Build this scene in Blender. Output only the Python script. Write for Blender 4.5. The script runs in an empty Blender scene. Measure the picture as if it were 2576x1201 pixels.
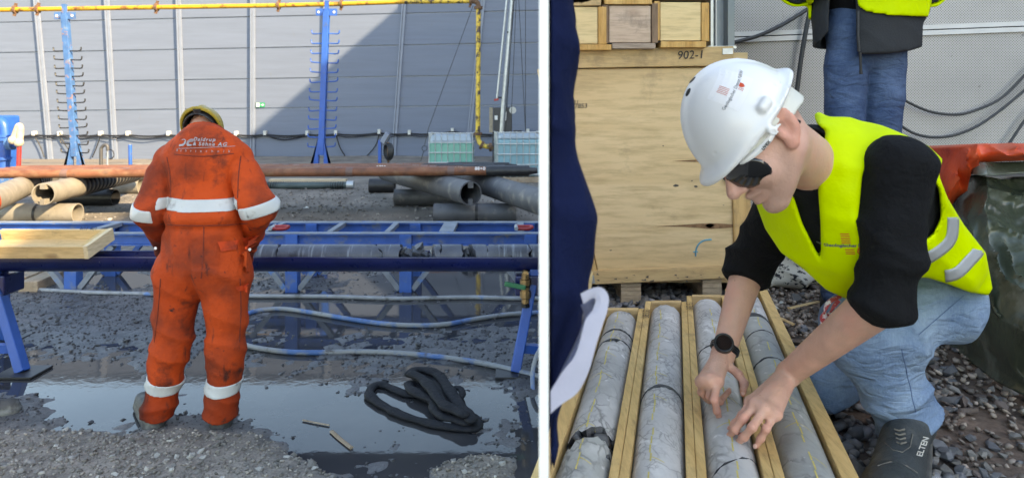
import bpy, math, random
import numpy as np
from mathutils import Vector, Matrix
from mathutils.bvhtree import BVHTree
random.seed(7); RNG = np.random.default_rng(7)
SC = bpy.context.scene; COL = SC.collection

# ---------------------------------------------------------------- camera
FPX, CX, YH, CZ = 1700.0, 1288.0, 280.0, 1.6      # focal length / horizon in units of a 2576 px wide picture
cam_d = bpy.data.cameras.new('camera'); cam = bpy.data.objects.new('camera', cam_d); COL.objects.link(cam)
cam_d.sensor_width = 36.0; cam_d.lens = 36.0*FPX/2576.0
cam_d.shift_y = -(600.5-YH)/2576.0
cam_d.clip_start = 0.05; cam_d.clip_end = 2000
cam.location = (0, 0, CZ); cam.rotation_euler = (math.radians(90), 0, 0)
cam_d.dof.use_dof = True; cam_d.dof.focus_distance = 2.1; cam_d.dof.aperture_fstop = 7.0
SC.camera = cam
# ---------------------------------------------------------------- sky, sun, exposure
SUN = Vector((0.726, -0.472, 0.5)).normalized()
w = bpy.data.worlds.new('World'); SC.world = w; w.use_nodes = True
nt = w.node_tree; sky = nt.nodes.new('ShaderNodeTexSky'); sky.sky_type = 'NISHITA'; sky.sun_disc = False
sky.sun_elevation = math.asin(SUN.z); sky.sun_rotation = math.atan2(SUN.x, SUN.y)
sky.air_density = 1.0; sky.dust_density = .6; sky.ozone_density = 1.2
nt.nodes['Background'].inputs['Strength'].default_value = 0.15
nt.links.new(sky.outputs[0], nt.nodes['Background'].inputs[0])
sun_d = bpy.data.lights.new('sun', 'SUN'); sun_d.energy = 3.4; sun_d.angle = math.radians(0.5); sun_d.color = (1.0, .85, .64)
sun = bpy.data.objects.new('sun', sun_d); COL.objects.link(sun)
sun.rotation_euler = SUN.to_track_quat('Z', 'Y').to_euler(); sun.location = (20, -15, 30)
SC.view_settings.view_transform = 'Standard'; SC.view_settings.look = 'None'
SC.view_settings.gamma = 1; SC.view_settings.use_curve_mapping = False
SC.view_settings.exposure = 2.32
SC.view_settings.use_white_balance = True; SC.view_settings.white_balance_temperature = 8300; SC.view_settings.white_balance_tint = 8
SC.cycles.use_denoising = True
SC.cycles.max_bounces = 6; SC.cycles.diffuse_bounces = 4

# ---------------------------------------------------------------- helpers
def P(x, y, Y): return Vector(((x-CX)*Y/FPX, Y, CZ-(y-YH)*Y/FPX))
def G(x, y, z=0.0): return P(x, y, (CZ-z)*FPX/(y-YH))
def V(*a): return Vector(a)

def tag(o, label=None, cat=None, group=None, kind=None):
    if label: o['label'] = label
    if cat: o['category'] = cat
    if group: o['group'] = group
    if kind: o['kind'] = kind
    return o
def thing(name, loc, label, cat, group=None):
    o = bpy.data.objects.new(name, None); COL.objects.link(o); o.location = loc; o.empty_display_size = .1
    return tag(o, label, cat, group)
def attach(o, parent):
    if parent is not None:
        o.parent = parent
        if parent.type == 'EMPTY': o.matrix_parent_inverse = Matrix.Translation(-Vector(parent.location))
    return o
def link_mesh(name, me, m=None, parent=None, smooth=None, bevel=0):
    o = bpy.data.objects.new(name, me); COL.objects.link(o)
    if m is not None and len(me.materials) == 0: me.materials.append(m)
    if smooth is not None:
        me.polygons.foreach_set('use_smooth', [True]*len(me.polygons))
        if smooth < 179: me.set_sharp_from_angle(angle=math.radians(smooth))
    if bevel:
        b = o.modifiers.new('bevel', 'BEVEL'); b.width = bevel; b.segments = 2; b.limit_method = 'ANGLE'
    return attach(o, parent)
def dup(o, parent=None, name=None):
    c = o.copy(); COL.objects.link(c)
    if parent is not None: attach(c, parent)
    return c

class MB:
    """collects shapes (world coordinates) for ONE mesh object"""
    def __init__(s): s.v = []; s.f = []; s.c = None
    def add(s, vs, fs):
        n = len(s.v); s.v += [tuple(v) for v in vs]; s.f += [tuple(i+n for i in f) for f in fs]; return s
    def hexa(s, c):   # 8 corners: bottom 4 ccw, top 4 ccw
        return s.add(c, [(3,2,1,0),(4,5,6,7),(0,1,5,4),(1,2,6,5),(2,3,7,6),(3,0,4,7)])
    def box(s, lo, hi):
        x0,y0,z0 = lo; x1,y1,z1 = hi
        return s.hexa([(x0,y0,z0),(x1,y0,z0),(x1,y1,z0),(x0,y1,z0),(x0,y0,z1),(x1,y0,z1),(x1,y1,z1),(x0,y1,z1)])
    def obox(s, c, ax, ay, az):  # centre and half-axis vectors
        c,ax,ay,az = map(Vector,(c,ax,ay,az))
        return s.hexa([c-ax-ay-az,c+ax-ay-az,c+ax+ay-az,c-ax+ay-az,c-ax-ay+az,c+ax-ay+az,c+ax+ay+az,c-ax+ay+az])
    def bar(s, a, b, wd, th, up=(0,0,1)):   # rectangular bar from a to b
        a,b = Vector(a),Vector(b); d = (b-a); L = d.length; d.normalize()
        u = Vector(up); sd = d.cross(u)
        if sd.length < 1e-4: sd = d.cross(Vector((1,0,0)))
        sd.normalize(); u = sd.cross(d)
        return s.obox((a+b)/2, d*(L/2), sd*(wd/2), u*(th/2))
    def tube(s, pts, r, n=10, caps=True, flat=1.0, closed=False):
        pts = [Vector(p) for p in pts]; m = len(pts); rr = r if hasattr(r,'__len__') else [r]*m
        ref = None; base = len(s.v)
        for i,p in enumerate(pts):
            t = (pts[min(i+1,m-1)]-pts[max(i-1,0)])
            if closed: t = pts[(i+1)%m]-pts[(i-1)%m]
            t.normalize()
            if ref is None:
                ref = Vector((0,0,1)) if abs(t.z) < .9 else Vector((0,1,0))
            sd = t.cross(ref).normalized(); up = sd.cross(t).normalized(); ref = up if flat == 1.0 else ref
            for k in range(n):
                a = 2*math.pi*k/n
                s.v.append(tuple(p+sd*math.cos(a)*rr[i]+up*math.sin(a)*rr[i]*flat))
        for i in range(m if closed else m-1):
            i2 = (i+1)%m
            for k in range(n):
                k2 = (k+1)%n
                s.f.append((base+i*n+k, base+i*n+k2, base+i2*n+k2, base+i2*n+k))
        if caps and not closed:
            s.f.append(tuple(base+k for k in range(n))[::-1]); s.f.append(tuple(base+(m-1)*n+k for k in range(n)))
        return s
    def cyl(s, a, b, r, r2=None, n=16, caps=True): return s.tube([a,b],[r, r if r2 is None else r2], n, caps)
    def pipe(s, a, b, ro, ri, n=28):       # hollow pipe
        a,b = Vector(a),Vector(b)
        s.tube([a,b], ro, n, False); o0 = len(s.v)-2*n
        s.tube([b,a], ri, n, False); i0 = len(s.v)-2*n
        d=(b-a).normalized()
        # ring caps: match vertices by angle (the inner tube runs backwards)
        A=[Vector(s.v[o0+k]) for k in range(n)]; B=[Vector(s.v[o0+n+k]) for k in range(n)]
        I1=[i0+k for k in range(n)]; I0=[i0+n+k for k in range(n)]
        def ring(outer, inner, flip):
            best=min(range(n), key=lambda q:(Vector(s.v[inner[q]])-Vector(s.v[outer[0]])).length)
            nxt=(Vector(s.v[inner[(best+1)%n]])-Vector(s.v[outer[1]])).length; prv=(Vector(s.v[inner[(best-1)%n]])-Vector(s.v[outer[1]])).length
            sg=1 if nxt<prv else -1
            for k in range(n):
                q=(outer[k],outer[(k+1)%n],inner[(best+sg*(k+1))%n],inner[(best+sg*k)%n])
                s.f.append(q if flip else q[::-1])
        ring([o0+k for k in range(n)], I0, False); ring([o0+n+k for k in range(n)], I1, True)
        return s
    def torus(s, c, axis, R, r, n=20, m=8):
        c,ax = Vector(c),Vector(axis).normalized()
        u = ax.orthogonal().normalized(); v_ = ax.cross(u)
        return s.tube([c+u*math.cos(2*math.pi*i/n)*R+v_*math.sin(2*math.pi*i/n)*R for i in range(n)], r, m, closed=True)
    def ball(s, c, r, n=10, m=6, R=None):
        c = Vector(c); r = (r,r,r) if not hasattr(r,'__len__') else r; b = len(s.v)
        R = R or Matrix.Identity(3)
        for j in range(m+1):
            th = math.pi*j/m
            for i in range(n):
                ph = 2*math.pi*i/n
                s.v.append(tuple(c+R@Vector((r[0]*math.sin(th)*math.cos(ph), r[1]*math.sin(th)*math.sin(ph), r[2]*math.cos(th)))))
        for j in range(m):
            for i in range(n):
                s.f.append((b+j*n+i, b+(j+1)*n+i, b+(j+1)*n+(i+1)%n, b+j*n+(i+1)%n))
        return s
    def prism(s, poly, off):  # polygon (list of points) extruded by vector
        off = Vector(off); n = len(poly); b = len(s.v)
        s.v += [tuple(Vector(p)) for p in poly]+[tuple(Vector(p)+off) for p in poly]
        s.f.append(tuple(b+i for i in range(n))[::-1]); s.f.append(tuple(b+n+i for i in range(n)))
        for i in range(n): s.f.append((b+i, b+(i+1)%n, b+n+(i+1)%n, b+n+i))
        return s
    def build(s, name, m, parent=None, smooth=None, bevel=0):
        me = bpy.data.meshes.new(name); me.from_pydata(s.v, [], s.f); me.update()
        return link_mesh(name, me, m, parent, smooth, bevel)

def spline(pts, n=8):   # Catmull-Rom through points
    pts = [Vector(p) for p in pts]; out = []
    for i in range(len(pts)-1):
        p0,p1,p2,p3 = pts[max(i-1,0)],pts[i],pts[i+1],pts[min(i+2,len(pts)-1)]
        for k in range(n):
            t = k/n
            out.append(.5*((2*p1)+(p2-p0)*t+(2*p0-5*p1+4*p2-p3)*t*t+(3*p1-p0-3*p2+p3)*t**3))
    out.append(pts[-1]); return out

# ---------------------------------------------------------------- procedural materials
def ramp(nt, fac, lo, hi, c0=(0,0,0,1), c1=(1,1,1,1)):
    r = nt.nodes.new('ShaderNodeValToRGB'); r.color_ramp.elements[0].position = lo; r.color_ramp.elements[1].position = hi
    r.color_ramp.elements[0].color = c0; r.color_ramp.elements[1].color = c1
    nt.links.new(fac, r.inputs[0]); return r.outputs[0]
def mixc(nt, fac, a, b, mode='MIX'):
    m = nt.nodes.new('ShaderNodeMix'); m.data_type = 'RGBA'; m.blend_type = mode
    for sock, val in ((m.inputs[0],fac),(m.inputs[6],a),(m.inputs[7],b)):
        if hasattr(val,'links'): nt.links.new(val, sock)
        elif isinstance(val,(int,float)): sock.default_value = val
        else: sock.default_value = (*val,1) if len(val)==3 else val
    return m.outputs[2]
def coords(nt, scale=(1,1,1), rot=(0,0,0), space='Object'):
    t = nt.nodes.new('ShaderNodeTexCoord'); mp = nt.nodes.new('ShaderNodeMapping')
    mp.inputs['Scale'].default_value = scale; mp.inputs['Rotation'].default_value = rot
    nt.links.new(t.outputs[space], mp.inputs[0]); return mp.outputs[0]
def noise(nt, vec, scale, detail=4, rough=.55, dist=0):
    n = nt.nodes.new('ShaderNodeTexNoise'); n.inputs['Scale'].default_value = scale; n.inputs['Detail'].default_value = detail
    n.inputs['Roughness'].default_value = rough; n.inputs['Distortion'].default_value = dist
    nt.links.new(vec, n.inputs['Vector']); return n.outputs[0]
def voro(nt, vec, scale, feature='F1', out=0):
    n = nt.nodes.new('ShaderNodeTexVoronoi'); n.feature = feature; n.inputs['Scale'].default_value = scale
    nt.links.new(vec, n.inputs['Vector']); return n.outputs[out]
def mat(name, base, rough=.6, metal=0, var=.18, vscale=6, layers=(), bump=.15, bscale=60, stretch=(1,1,1), rot=(0,0,0), spec=.5, sss=0, attr=None, sheen=0, coat=0, trans=0, rvar=0, bdist=.01):
    """base colour + large tonal variation + overlay layers [(colour, scale, lo, hi[, stretch])] + fine bump"""
    m = bpy.data.materials.new(name); m.use_nodes = True; nt = m.node_tree; b = nt.nodes['Principled BSDF']
    vec = coords(nt, stretch, rot)
    n1 = noise(nt, vec, vscale, 6)
    dark = tuple(c*(1-var) for c in base); light = tuple(min(1,c*(1+var)) for c in base)
    c = ramp(nt, n1, .3, .7, (*dark,1), (*light,1))
    if attr:
        at = nt.nodes.new('ShaderNodeAttribute'); at.attribute_name = attr
        c = mixc(nt, 1.0, c, at.outputs[0], 'MULTIPLY')
    for L in layers:
        v2 = coords(nt, L[4]) if len(L) > 4 else vec
        f = ramp(nt, noise(nt, v2, L[1], 8, .62), L[2], L[3])
        c = mixc(nt, f, c, L[0])
    nt.links.new(c, b.inputs['Base Color'])
    b.inputs['Roughness'].default_value = rough; b.inputs['Metallic'].default_value = metal
    if rvar:
        r1 = nt.nodes.new('ShaderNodeMapRange'); r1.inputs[3].default_value = rough-rvar; r1.inputs[4].default_value = rough+rvar
        nt.links.new(noise(nt, vec, vscale*2.3, 5), r1.inputs[0]); nt.links.new(r1.outputs[0], b.inputs['Roughness'])
    b.inputs['Specular IOR Level'].default_value = spec
    if sss:
        b.inputs['Subsurface Weight'].default_value = sss; b.inputs['Subsurface Radius'].default_value = (.012,.005,.003); b.inputs['Subsurface Scale'].default_value = 1
    if sheen: b.inputs['Sheen Weight'].default_value = sheen
    if coat: b.inputs['Coat Weight'].default_value = coat; b.inputs['Coat Roughness'].default_value = .15
    if trans: b.inputs['Transmission Weight'].default_value = trans
    if bump:
        bp = nt.nodes.new('ShaderNodeBump'); bp.inputs['Strength'].default_value = bump; bp.inputs['Distance'].default_value = bdist
        nt.links.new(noise(nt, vec, bscale, 6, .6), bp.inputs['Height']); nt.links.new(bp.outputs[0], b.inputs['Normal'])
    return m
def wood(name, c0, c1, axis='X', scale=1.0, rough=.75, knots=True, dirt=.3, dirtcol=(.08,.065,.05), space='Object'):
    m = bpy.data.materials.new(name); m.use_nodes = True; nt = m.node_tree; b = nt.nodes['Principled BSDF']
    st = {'X':(.12,1,1),'Y':(1,.12,1),'Z':(1,1,.12)}[axis]
    vec = coords(nt, tuple(s*scale for s in st), space=space)
    n1 = noise(nt, vec, 9, 4, .5, 1.2); n2 = noise(nt, vec, 70, 5, .7)
    c = ramp(nt, n1, .3, .72, (*c0,1), (*c1,1))
    c = mixc(nt, ramp(nt, n2, .45, .75), c, tuple(x*.72 for x in c0))
    if knots:
        k = voro(nt, coords(nt, tuple((.45 if s<1 else 1)*scale for s in st), space=space), 3.2)
        c = mixc(nt, ramp(nt, k, .03, .12, (1,1,1,1), (0,0,0,1)), c, (.16,.07,.03))
    if dirt:
        c = mixc(nt, ramp(nt, noise(nt, coords(nt,(1,1,1),space=space), 5*scale, 8, .7), .62-dirt*.15, .85), c, dirtcol)
    nt.links.new(c, b.inputs['Base Color']); b.inputs['Roughness'].default_value = rough
    bp = nt.nodes.new('ShaderNodeBump'); bp.inputs['Strength'].default_value = .25; bp.inputs['Distance'].default_value = .004
    nt.links.new(n2, bp.inputs['Height']); nt.links.new(bp.outputs[0], b.inputs['Normal'])
    return m

# ---------------------------------------------------------------- implicit surfaces (numpy) -> one continuous mesh
def A3(p): return np.array(tuple(p), dtype=np.float32)
def s_rc(p, a, b, ra, rb):
    a, b = A3(a), A3(b); d = b-a; L2 = float(d@d)+1e-12
    q = p-a; t = np.clip((q@d)/L2, 0, 1)
    return np.linalg.norm(q-t[:,None]*d, axis=1)-(ra+(rb-ra)*t)
def s_ell(p, c, r, R=None):
    q = p-A3(c)
    if R is not None: q = q@np.array(R, dtype=np.float32)      # columns of R = local axes in world
    r = np.array(r, dtype=np.float32)
    k0 = np.linalg.norm(q/r, axis=1); k1 = np.linalg.norm(q/(r*r), axis=1)+1e-9
    return k0*(k0-1)/k1
def s_box(p, c, h, R=None, rad=.0):
    q = p-A3(c)
    if R is not None: q = q@np.array(R, dtype=np.float32)
    q = np.abs(q)-(np.array(h, dtype=np.float32)-rad)
    return np.linalg.norm(np.maximum(q,0), axis=1)+np.minimum(q.max(axis=1),0)-rad
def smin(a, b, k):
    h = np.maximum(k-np.abs(a-b), 0)/k
    return np.minimum(a,b)-h*h*k*.25
def smax(a, b, k): return -smin(-a,-b,k)
def s_chain(p, pts, rs, k=.02):
    d = None
    for i in range(len(pts)-1):
        e = s_rc(p, pts[i], pts[i+1], rs[i], rs[i+1]); d = e if d is None else smin(d, e, k)
    return d
_wr = np.random.default_rng(3)
_WK = _wr.normal(size=(24,3)).astype(np.float32); _WK /= np.linalg.norm(_WK,axis=1)[:,None]
_WF = (_wr.uniform(.6,1.7,size=24)).astype(np.float32); _WP = (_wr.uniform(0,6.28,size=24)).astype(np.float32)
def wob(p, freq, seed=0, n=7):   # cheap smooth noise about [-1,1]
    o = np.zeros(len(p), np.float32)
    for i in range(n):
        j = (i+seed*5)%24
        o += np.sin((p@_WK[j])*(_WF[j]*freq)+_WP[j]+seed*1.7)
    return o/n*1.6
def creases(p, d, freq, warp=1.2, seed=0):   # sharp ridges running across direction d
    s = (p@A3(d))*freq+warp*wob(p, freq*.35, seed)
    return (1-np.abs(np.sin(s)))**1.6
def gauss(p, c, r): return np.exp(-((p-A3(c))**2).sum(axis=1)/(r*r))

def iso(f, lo, hi, h):
    """surface nets over f<0"""
    lo = np.array(lo, dtype=np.float32); hi = np.array(hi, dtype=np.float32); B = 8
    nb = np.maximum(1, np.ceil((hi-lo)/(h*B)).astype(int)); n = nb*B+1
    ctr = np.stack(np.meshgrid(*[lo[i]+(np.arange(nb[i])+.5)*B*h for i in range(3)], indexing='ij'), -1).reshape(-1,3).astype(np.float32)
    dc = f(ctr); act = np.abs(dc) < B*h*1.35
    val = np.repeat(np.repeat(np.repeat(np.where(dc<0,-1,1).astype(np.float32).reshape(nb),B,0),B,1),B,2)
    val = np.pad(val, ((0,1),(0,1),(0,1)), mode='edge')
    bi = np.argwhere(act.reshape(nb)); loc = np.stack(np.meshgrid(*[np.arange(B+1)]*3, indexing='ij'), -1).reshape(-1,3)
    for s in range(0, len(bi), 400):
        idx = (bi[s:s+400,None,:]*B+loc[None]).reshape(-1,3)
        val[idx[:,0],idx[:,1],idx[:,2]] = f((lo+idx*h).astype(np.float32))
    ins = val < 0
    cnt = sum(ins[i:n[0]-1+i, j:n[1]-1+j, k:n[2]-1+k].astype(np.uint8) for i in (0,1) for j in (0,1) for k in (0,1))
    cell = np.argwhere((cnt>0)&(cnt<8)); vid = np.full(cnt.shape, -1, np.int32); vid[tuple(cell.T)] = np.arange(len(cell))
    acc = np.zeros((len(cell),3)); num = np.zeros(len(cell))
    cs = [(i,j,k) for i in (0,1) for j in (0,1) for k in (0,1)]
    for a in cs:
        for ax in range(3):
            if a[ax]: continue
            b = list(a); b[ax] = 1
            ia = cell+a; ib = cell+b
            va = val[tuple(ia.T)]; vb = val[tuple(ib.T)]; m = (va<0)!=(vb<0)
            t = np.where(m, va/(va-vb+1e-20), 0)
            p = np.array(a)+(np.array(b)-np.array(a))*t[:,None]
            acc += p*m[:,None]; num += m
    verts = lo+(cell+acc/num[:,None])*h
    faces = []
    for ax in range(3):
        u, v = (ax+1)%3, (ax+2)%3
        sl0 = [slice(None)]*3; sl1 = [slice(None)]*3; sl0[ax] = slice(0,-1); sl1[ax] = slice(1,None)
        e0, e1 = ins[tuple(sl0)], ins[tuple(sl1)]
        for flag in (True, False):
            idx = np.argwhere((e0==flag)&(e1!=flag))
            ok = (idx[:,u]>0)&(idx[:,v]>0)&(idx[:,u]<n[u]-1)&(idx[:,v]<n[v]-1); idx = idx[ok]
            if not len(idx): continue
            q = []
            for du, dv in ((-1,-1),(0,-1),(0,0),(-1,0)):
                c = idx.copy(); c[:,u] += du; c[:,v] += dv; q.append(vid[tuple(c.T)])
            q = np.stack(q,1); faces.append(q if flag else q[:,::-1])
    faces = np.concatenate(faces)
    return verts, faces[(faces>=0).all(1)]
def relax(verts, faces, it=2, lam=.5):
    e = np.concatenate([faces[:,[i,(i+1)%4]] for i in range(4)])
    for _ in range(it):
        s = np.zeros_like(verts); c = np.zeros(len(verts))
        np.add.at(s, e[:,0], verts[e[:,1]]); np.add.at(s, e[:,1], verts[e[:,0]])
        np.add.at(c, e[:,0], 1); np.add.at(c, e[:,1], 1)
        verts = verts+lam*(s/np.maximum(c,1)[:,None]-verts)
    return verts
def iso_obj(name, f, lo, hi, h, m, parent=None, it=1, mats=None, pick=None, color=None):
    v, fc = iso(f, lo, hi, h)
    if it: v = relax(v, fc, it)
    me = bpy.data.meshes.new(name)
    me.vertices.add(len(v)); me.vertices.foreach_set('co', v.astype(np.float32).ravel())
    me.loops.add(len(fc)*4); me.loops.foreach_set('vertex_index', fc.astype(np.int32).ravel())
    me.polygons.add(len(fc)); me.polygons.foreach_set('loop_start', np.arange(0,len(fc)*4,4,dtype=np.int32))
    try: me.polygons.foreach_set('loop_total', np.full(len(fc),4,dtype=np.int32))
    except Exception: pass
    me.update(calc_edges=True); me.validate()
    if mats:
        for q in mats: me.materials.append(q)
        cen = v[fc].mean(axis=1).astype(np.float32)
        me.polygons.foreach_set('material_index', pick(cen).astype(np.int32))
    if color is not None:
        at = me.color_attributes.new('tint','FLOAT_COLOR','POINT')
        c = np.ones((len(v),4), np.float32); c[:,:3] = color(v.astype(np.float32)); at.data.foreach_set('color', c.ravel())
    o = link_mesh(name, me, m, parent, smooth=180)
    return o
def local(p, c, r, f):      # evaluate f only around c
    d = np.linalg.norm(p-A3(c), axis=1); m = d < r; o = np.maximum(d-r*.8, .02).astype(np.float32)
    if m.any(): o[m] = f(p[m])
    return o
def bounds(pts, pad):
    a = np.array([tuple(p) for p in pts]); return a.min(0)-pad, a.max(0)+pad

# ---------------------------------------------------------------- lettering laid on surfaces
def bvh_of(*objs):
    vs, fs = [], []
    for o in objs:
        n = len(vs); vs += [v.co.copy() for v in o.data.vertices]; fs += [tuple(i+n for i in p.vertices) for p in o.data.polygons]
    return BVHTree.FromPolygons(vs, fs)
def text_mesh(body, size, align='CENTER', shear=0, bold=0, spacing=1.0):
    cu = bpy.data.curves.new('t','FONT'); cu.body = body; cu.size = size; cu.align_x = align; cu.align_y = 'CENTER'; cu.shear = shear
    cu.offset = bold; cu.space_character = spacing; cu.resolution_u = 3
    ob = bpy.data.objects.new('t', cu); COL.objects.link(ob)
    me = bpy.data.meshes.new_from_object(ob.evaluated_get(bpy.context.evaluated_depsgraph_get()))
    bpy.data.objects.remove(ob); return me
def lay(me, name, m, parent, org, u, v, bvh=None, lift=.0015, subdiv=0, thick=0):
    """place flat mesh (x,y) at org + x*u + y*v, dropped along -n on a surface"""
    u, v = Vector(u).normalized(), Vector(v).normalized(); n = u.cross(v).normalized()
    for q in me.vertices:
        p = Vector(org)+u*q.co.x+v*q.co.y
        if bvh is not None:
            hit = bvh.ray_cast(p+n*.12, -n, .4)
            if hit[0] is not None: p = hit[0]+n*lift
        else: p = p+n*lift
        q.co = p
    me.update(); return link_mesh(name, me, m, parent)
def text(body, size, name, m, parent, org, u, v, bvh=None, lift=.0015, **k):
    me = text_mesh(body, size, **k); return lay(me, name, m, parent, org, u, v, bvh, lift)
def patch(poly, name, m, parent, org, u, v, bvh=None, lift=.0015, cut=.02):
    """flat polygon, finely cut, laid on a surface"""
    import bmesh
    bm = bmesh.new(); bm.faces.new([bm.verts.new((x,y,0)) for x,y in poly])
    xs = [p[0] for p in poly]; ys = [p[1] for p in poly]
    for ax, a, b in ((0,min(xs),max(xs)),(1,min(ys),max(ys))):
        t = a+cut
        while t < b:
            co = [0,0,0]; no = [0,0,0]; co[ax] = t; no[ax] = 1
            bmesh.ops.bisect_plane(bm, geom=bm.verts[:]+bm.edges[:]+bm.faces[:], plane_co=co, plane_no=no); t += cut
    me = bpy.data.meshes.new(name); bm.to_mesh(me); bm.free()
    return lay(me, name, m, parent, org, u, v, bvh, lift)
ICO = None
def ico_data():
    t = (1+5**.5)/2
    v = np.array([(-1,t,0),(1,t,0),(-1,-t,0),(1,-t,0),(0,-1,t),(0,1,t),(0,-1,-t),(0,1,-t),(t,0,-1),(t,0,1),(-t,0,-1),(-t,0,1)],float)
    v /= np.linalg.norm(v[0])
    f = np.array([(0,11,5),(0,5,1),(0,1,7),(0,7,10),(0,10,11),(1,5,9),(5,11,4),(11,10,2),(10,7,6),(7,1,8),(3,9,4),(3,4,2),(3,2,6),(3,6,8),(3,8,9),(4,9,5),(2,4,11),(6,2,10),(8,6,7),(9,8,1)])
    return v, f
IV, IF = ico_data()
def stone_shapes(n, rough=.28, seed=1):
    r = np.random.default_rng(seed); out = []
    for i in range(n):
        v = IV*(1+r.normal(0,rough,(12,1)))*r.uniform(.65,1.3,3)
        for _ in range(3):                     # a few chopped flats
            d = r.normal(size=3); d /= np.linalg.norm(d); s = v@d; lim = r.uniform(.5,.8)
            v = v-np.outer(np.maximum(s-lim,0),d)
        out.append(v)
    return out
def stones_mesh(name, pos, size, cols, m, parent=None, shapes=None, flat=.65, kind='stuff', label=None, cat=None):
    """many small stones joined in one object"""
    r = np.random.default_rng(len(pos)); N = len(pos); shapes = shapes or stone_shapes(12)
    vs = np.zeros((N,12,3)); ang = r.uniform(0,6.28,N); sel = r.integers(0,len(shapes),N)
    for k,sh in enumerate(shapes):
        i = np.where(sel==k)[0]
        if not len(i): continue
        ca, sa = np.cos(ang[i])[:,None], np.sin(ang[i])[:,None]
        x = sh[None,:,0]*ca-sh[None,:,1]*sa; y = sh[None,:,0]*sa+sh[None,:,1]*ca; z = np.repeat(sh[None,:,2],len(i),0)*flat
        z = z+x*r.normal(0,.25,len(i))[:,None]
        vs[i] = np.stack([x,y,z],-1)*np.asarray(size)[i][:,None,None]
    vs += np.asarray(pos)[:,None,:]
    fs = (IF[None]+np.arange(N)[:,None,None]*12).reshape(-1,3)
    me = bpy.data.meshes.new(name); V_ = vs.reshape(-1,3)
    me.vertices.add(len(V_)); me.vertices.foreach_set('co', V_.astype(np.float32).ravel())
    me.loops.add(len(fs)*3); me.loops.foreach_set('vertex_index', fs.astype(np.int32).ravel())
    me.polygons.add(len(fs)); me.polygons.foreach_set('loop_start', np.arange(0,len(fs)*3,3,dtype=np.int32))
    me.update(calc_edges=True); me.validate()
    at = me.color_attributes.new('tint','FLOAT_COLOR','POINT'); c = np.ones((N,12,4),np.float32); c[:,:,:3] = np.asarray(cols)[:,None,:]
    at.data.foreach_set('color', c.ravel())
    o = link_mesh(name, me, m, parent); tag(o, label, cat, kind=kind); return o
# ================================================================ shared materials
M = {}
M['panel'] = mat('hall_panel', (.122,.150,.212), .45, 0, .06, 1.2, [((.105,.130,.184), 2.2, .5, .8, (.25,1,4)), ((.13,.135,.145), 5, .64, .8, (.6,1,.25))], .25, 3.0, stretch=(.35,1,5), spec=.4)
M['seam'] = mat('panel_seam', (.27,.31,.39), .5, 0, .05)
M['pilaster'] = mat('pilaster', (.17,.20,.265), .4, 0, .08, 3)
M['yellow'] = mat('yellow_pipe', (.50,.28,.02), .45, 0, .15, 5, [((.16,.06,.02), 7, .52, .66), ((.05,.03,.02), 13, .62, .72)])
M['yellow_old'] = mat('worn_yellow_pipe', (.62,.42,.05), .5, 0, .2, 5, [((.05,.035,.03), 6, .50, .58), ((.2,.08,.03), 15, .58, .66)])
M['rust'] = mat('rusty_iron', (.13,.07,.04), .8, 0, .4, 20)
M['blue'] = mat('blue_paint', (.014,.085,.36), .42, 0, .15, 4, [((.07,.09,.12), 9, .6, .72), ((.16,.08,.04), 21, .68, .74)], spec=.5, rvar=.1)
M['blue_worn'] = mat('worn_light_blue_paint', (.04,.115,.28), .55, 0, .25, 5, [((.30,.14,.05), 8, .58, .68), ((.15,.19,.24), 5, .58, .72)])
M['blue_mud'] = mat('muddy_blue_paint', (.022,.095,.34), .5, 0, .2, 6, [((.14,.16,.18), 7, .54, .68), ((.08,.07,.06), 19, .66, .74)], rvar=.12)
M['grey_mud'] = mat('mud_grey_steel', (.17,.195,.23), .6, 0, .25, 9, [((.06,.16,.40), 8, .58, .66)])
M['navy'] = mat('navy_trough', (.006,.012,.075), .3, 0, .2, 8, [((.16,.17,.2), 34, .70, .76)], bump=.05, coat=.3, rvar=.1)
M['pipe_rust'] = mat('rusty_drill_pipe', (.17,.062,.03), .62, 0, .35, 5, [((.26,.14,.075), 6, .5, .72, (.6,1,1)), ((.045,.035,.035), 4, .58, .75, (1.2,1,1))], bscale=120)
M['pipe_dark'] = mat('dark_drill_pipe', (.15,.085,.07), .5, 0, .35, 5, [((.26,.16,.13), 4, .5, .72, (.6,1,1)), ((.03,.03,.035), 3, .56, .72, (1.2,1,1))], bscale=120)
M['black'] = mat('black_rubber', (.012,.012,.014), .55, 0, .2, 20)
M['steel_black'] = mat('black_steel', (.018,.018,.02), .42, 0, .3, 12)
M['casing'] = mat('grey_casing', (.075,.076,.082), .5, 0, .28, 4, [((.26,.23,.2), 5, .55, .75), ((.04,.04,.045), 7, .6, .75)], bscale=90)
M['casing_tan'] = mat('dusty_casing', (.20,.18,.15), .62, 0, .22, 4, [((.30,.27,.22), 6, .55, .75), ((.10,.09,.085), 18, .64, .7)], bscale=90)
M['white'] = mat('white_paint', (.82,.82,.81), .5, 0, .03, 3, bump=.03)
M['green'] = mat('sign_green', (.0,.22,.09), .4, 0, .05)
M['ibc1'] = mat('tank_green_liquid', (.15,.38,.31), .3, 0, .08, 3, bump=.03)
M['ibc2'] = mat('tank_pale_blue', (.20,.36,.41), .3, 0, .08, 3, bump=.03)
M['ibc_top'] = mat('tank_milky_plastic', (.33,.40,.46), .3, 0, .05, 3, bump=.03)
M['galv'] = mat('galvanised_steel', (.42,.44,.45), .38, .6, .15, 12)
M['grey_box'] = mat('grey_cabinet', (.055,.055,.058), .5, 0, .15, 6)
M['beige'] = mat('beige_hose', (.42,.36,.27), .8, 0, .2, 14)
M['red'] = mat('red_paint', (.30,.02,.02), .5, 0, .2, 12)
M['pale'] = mat('pale_plastic', (.5,.5,.47), .6, 0, .1)
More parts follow.
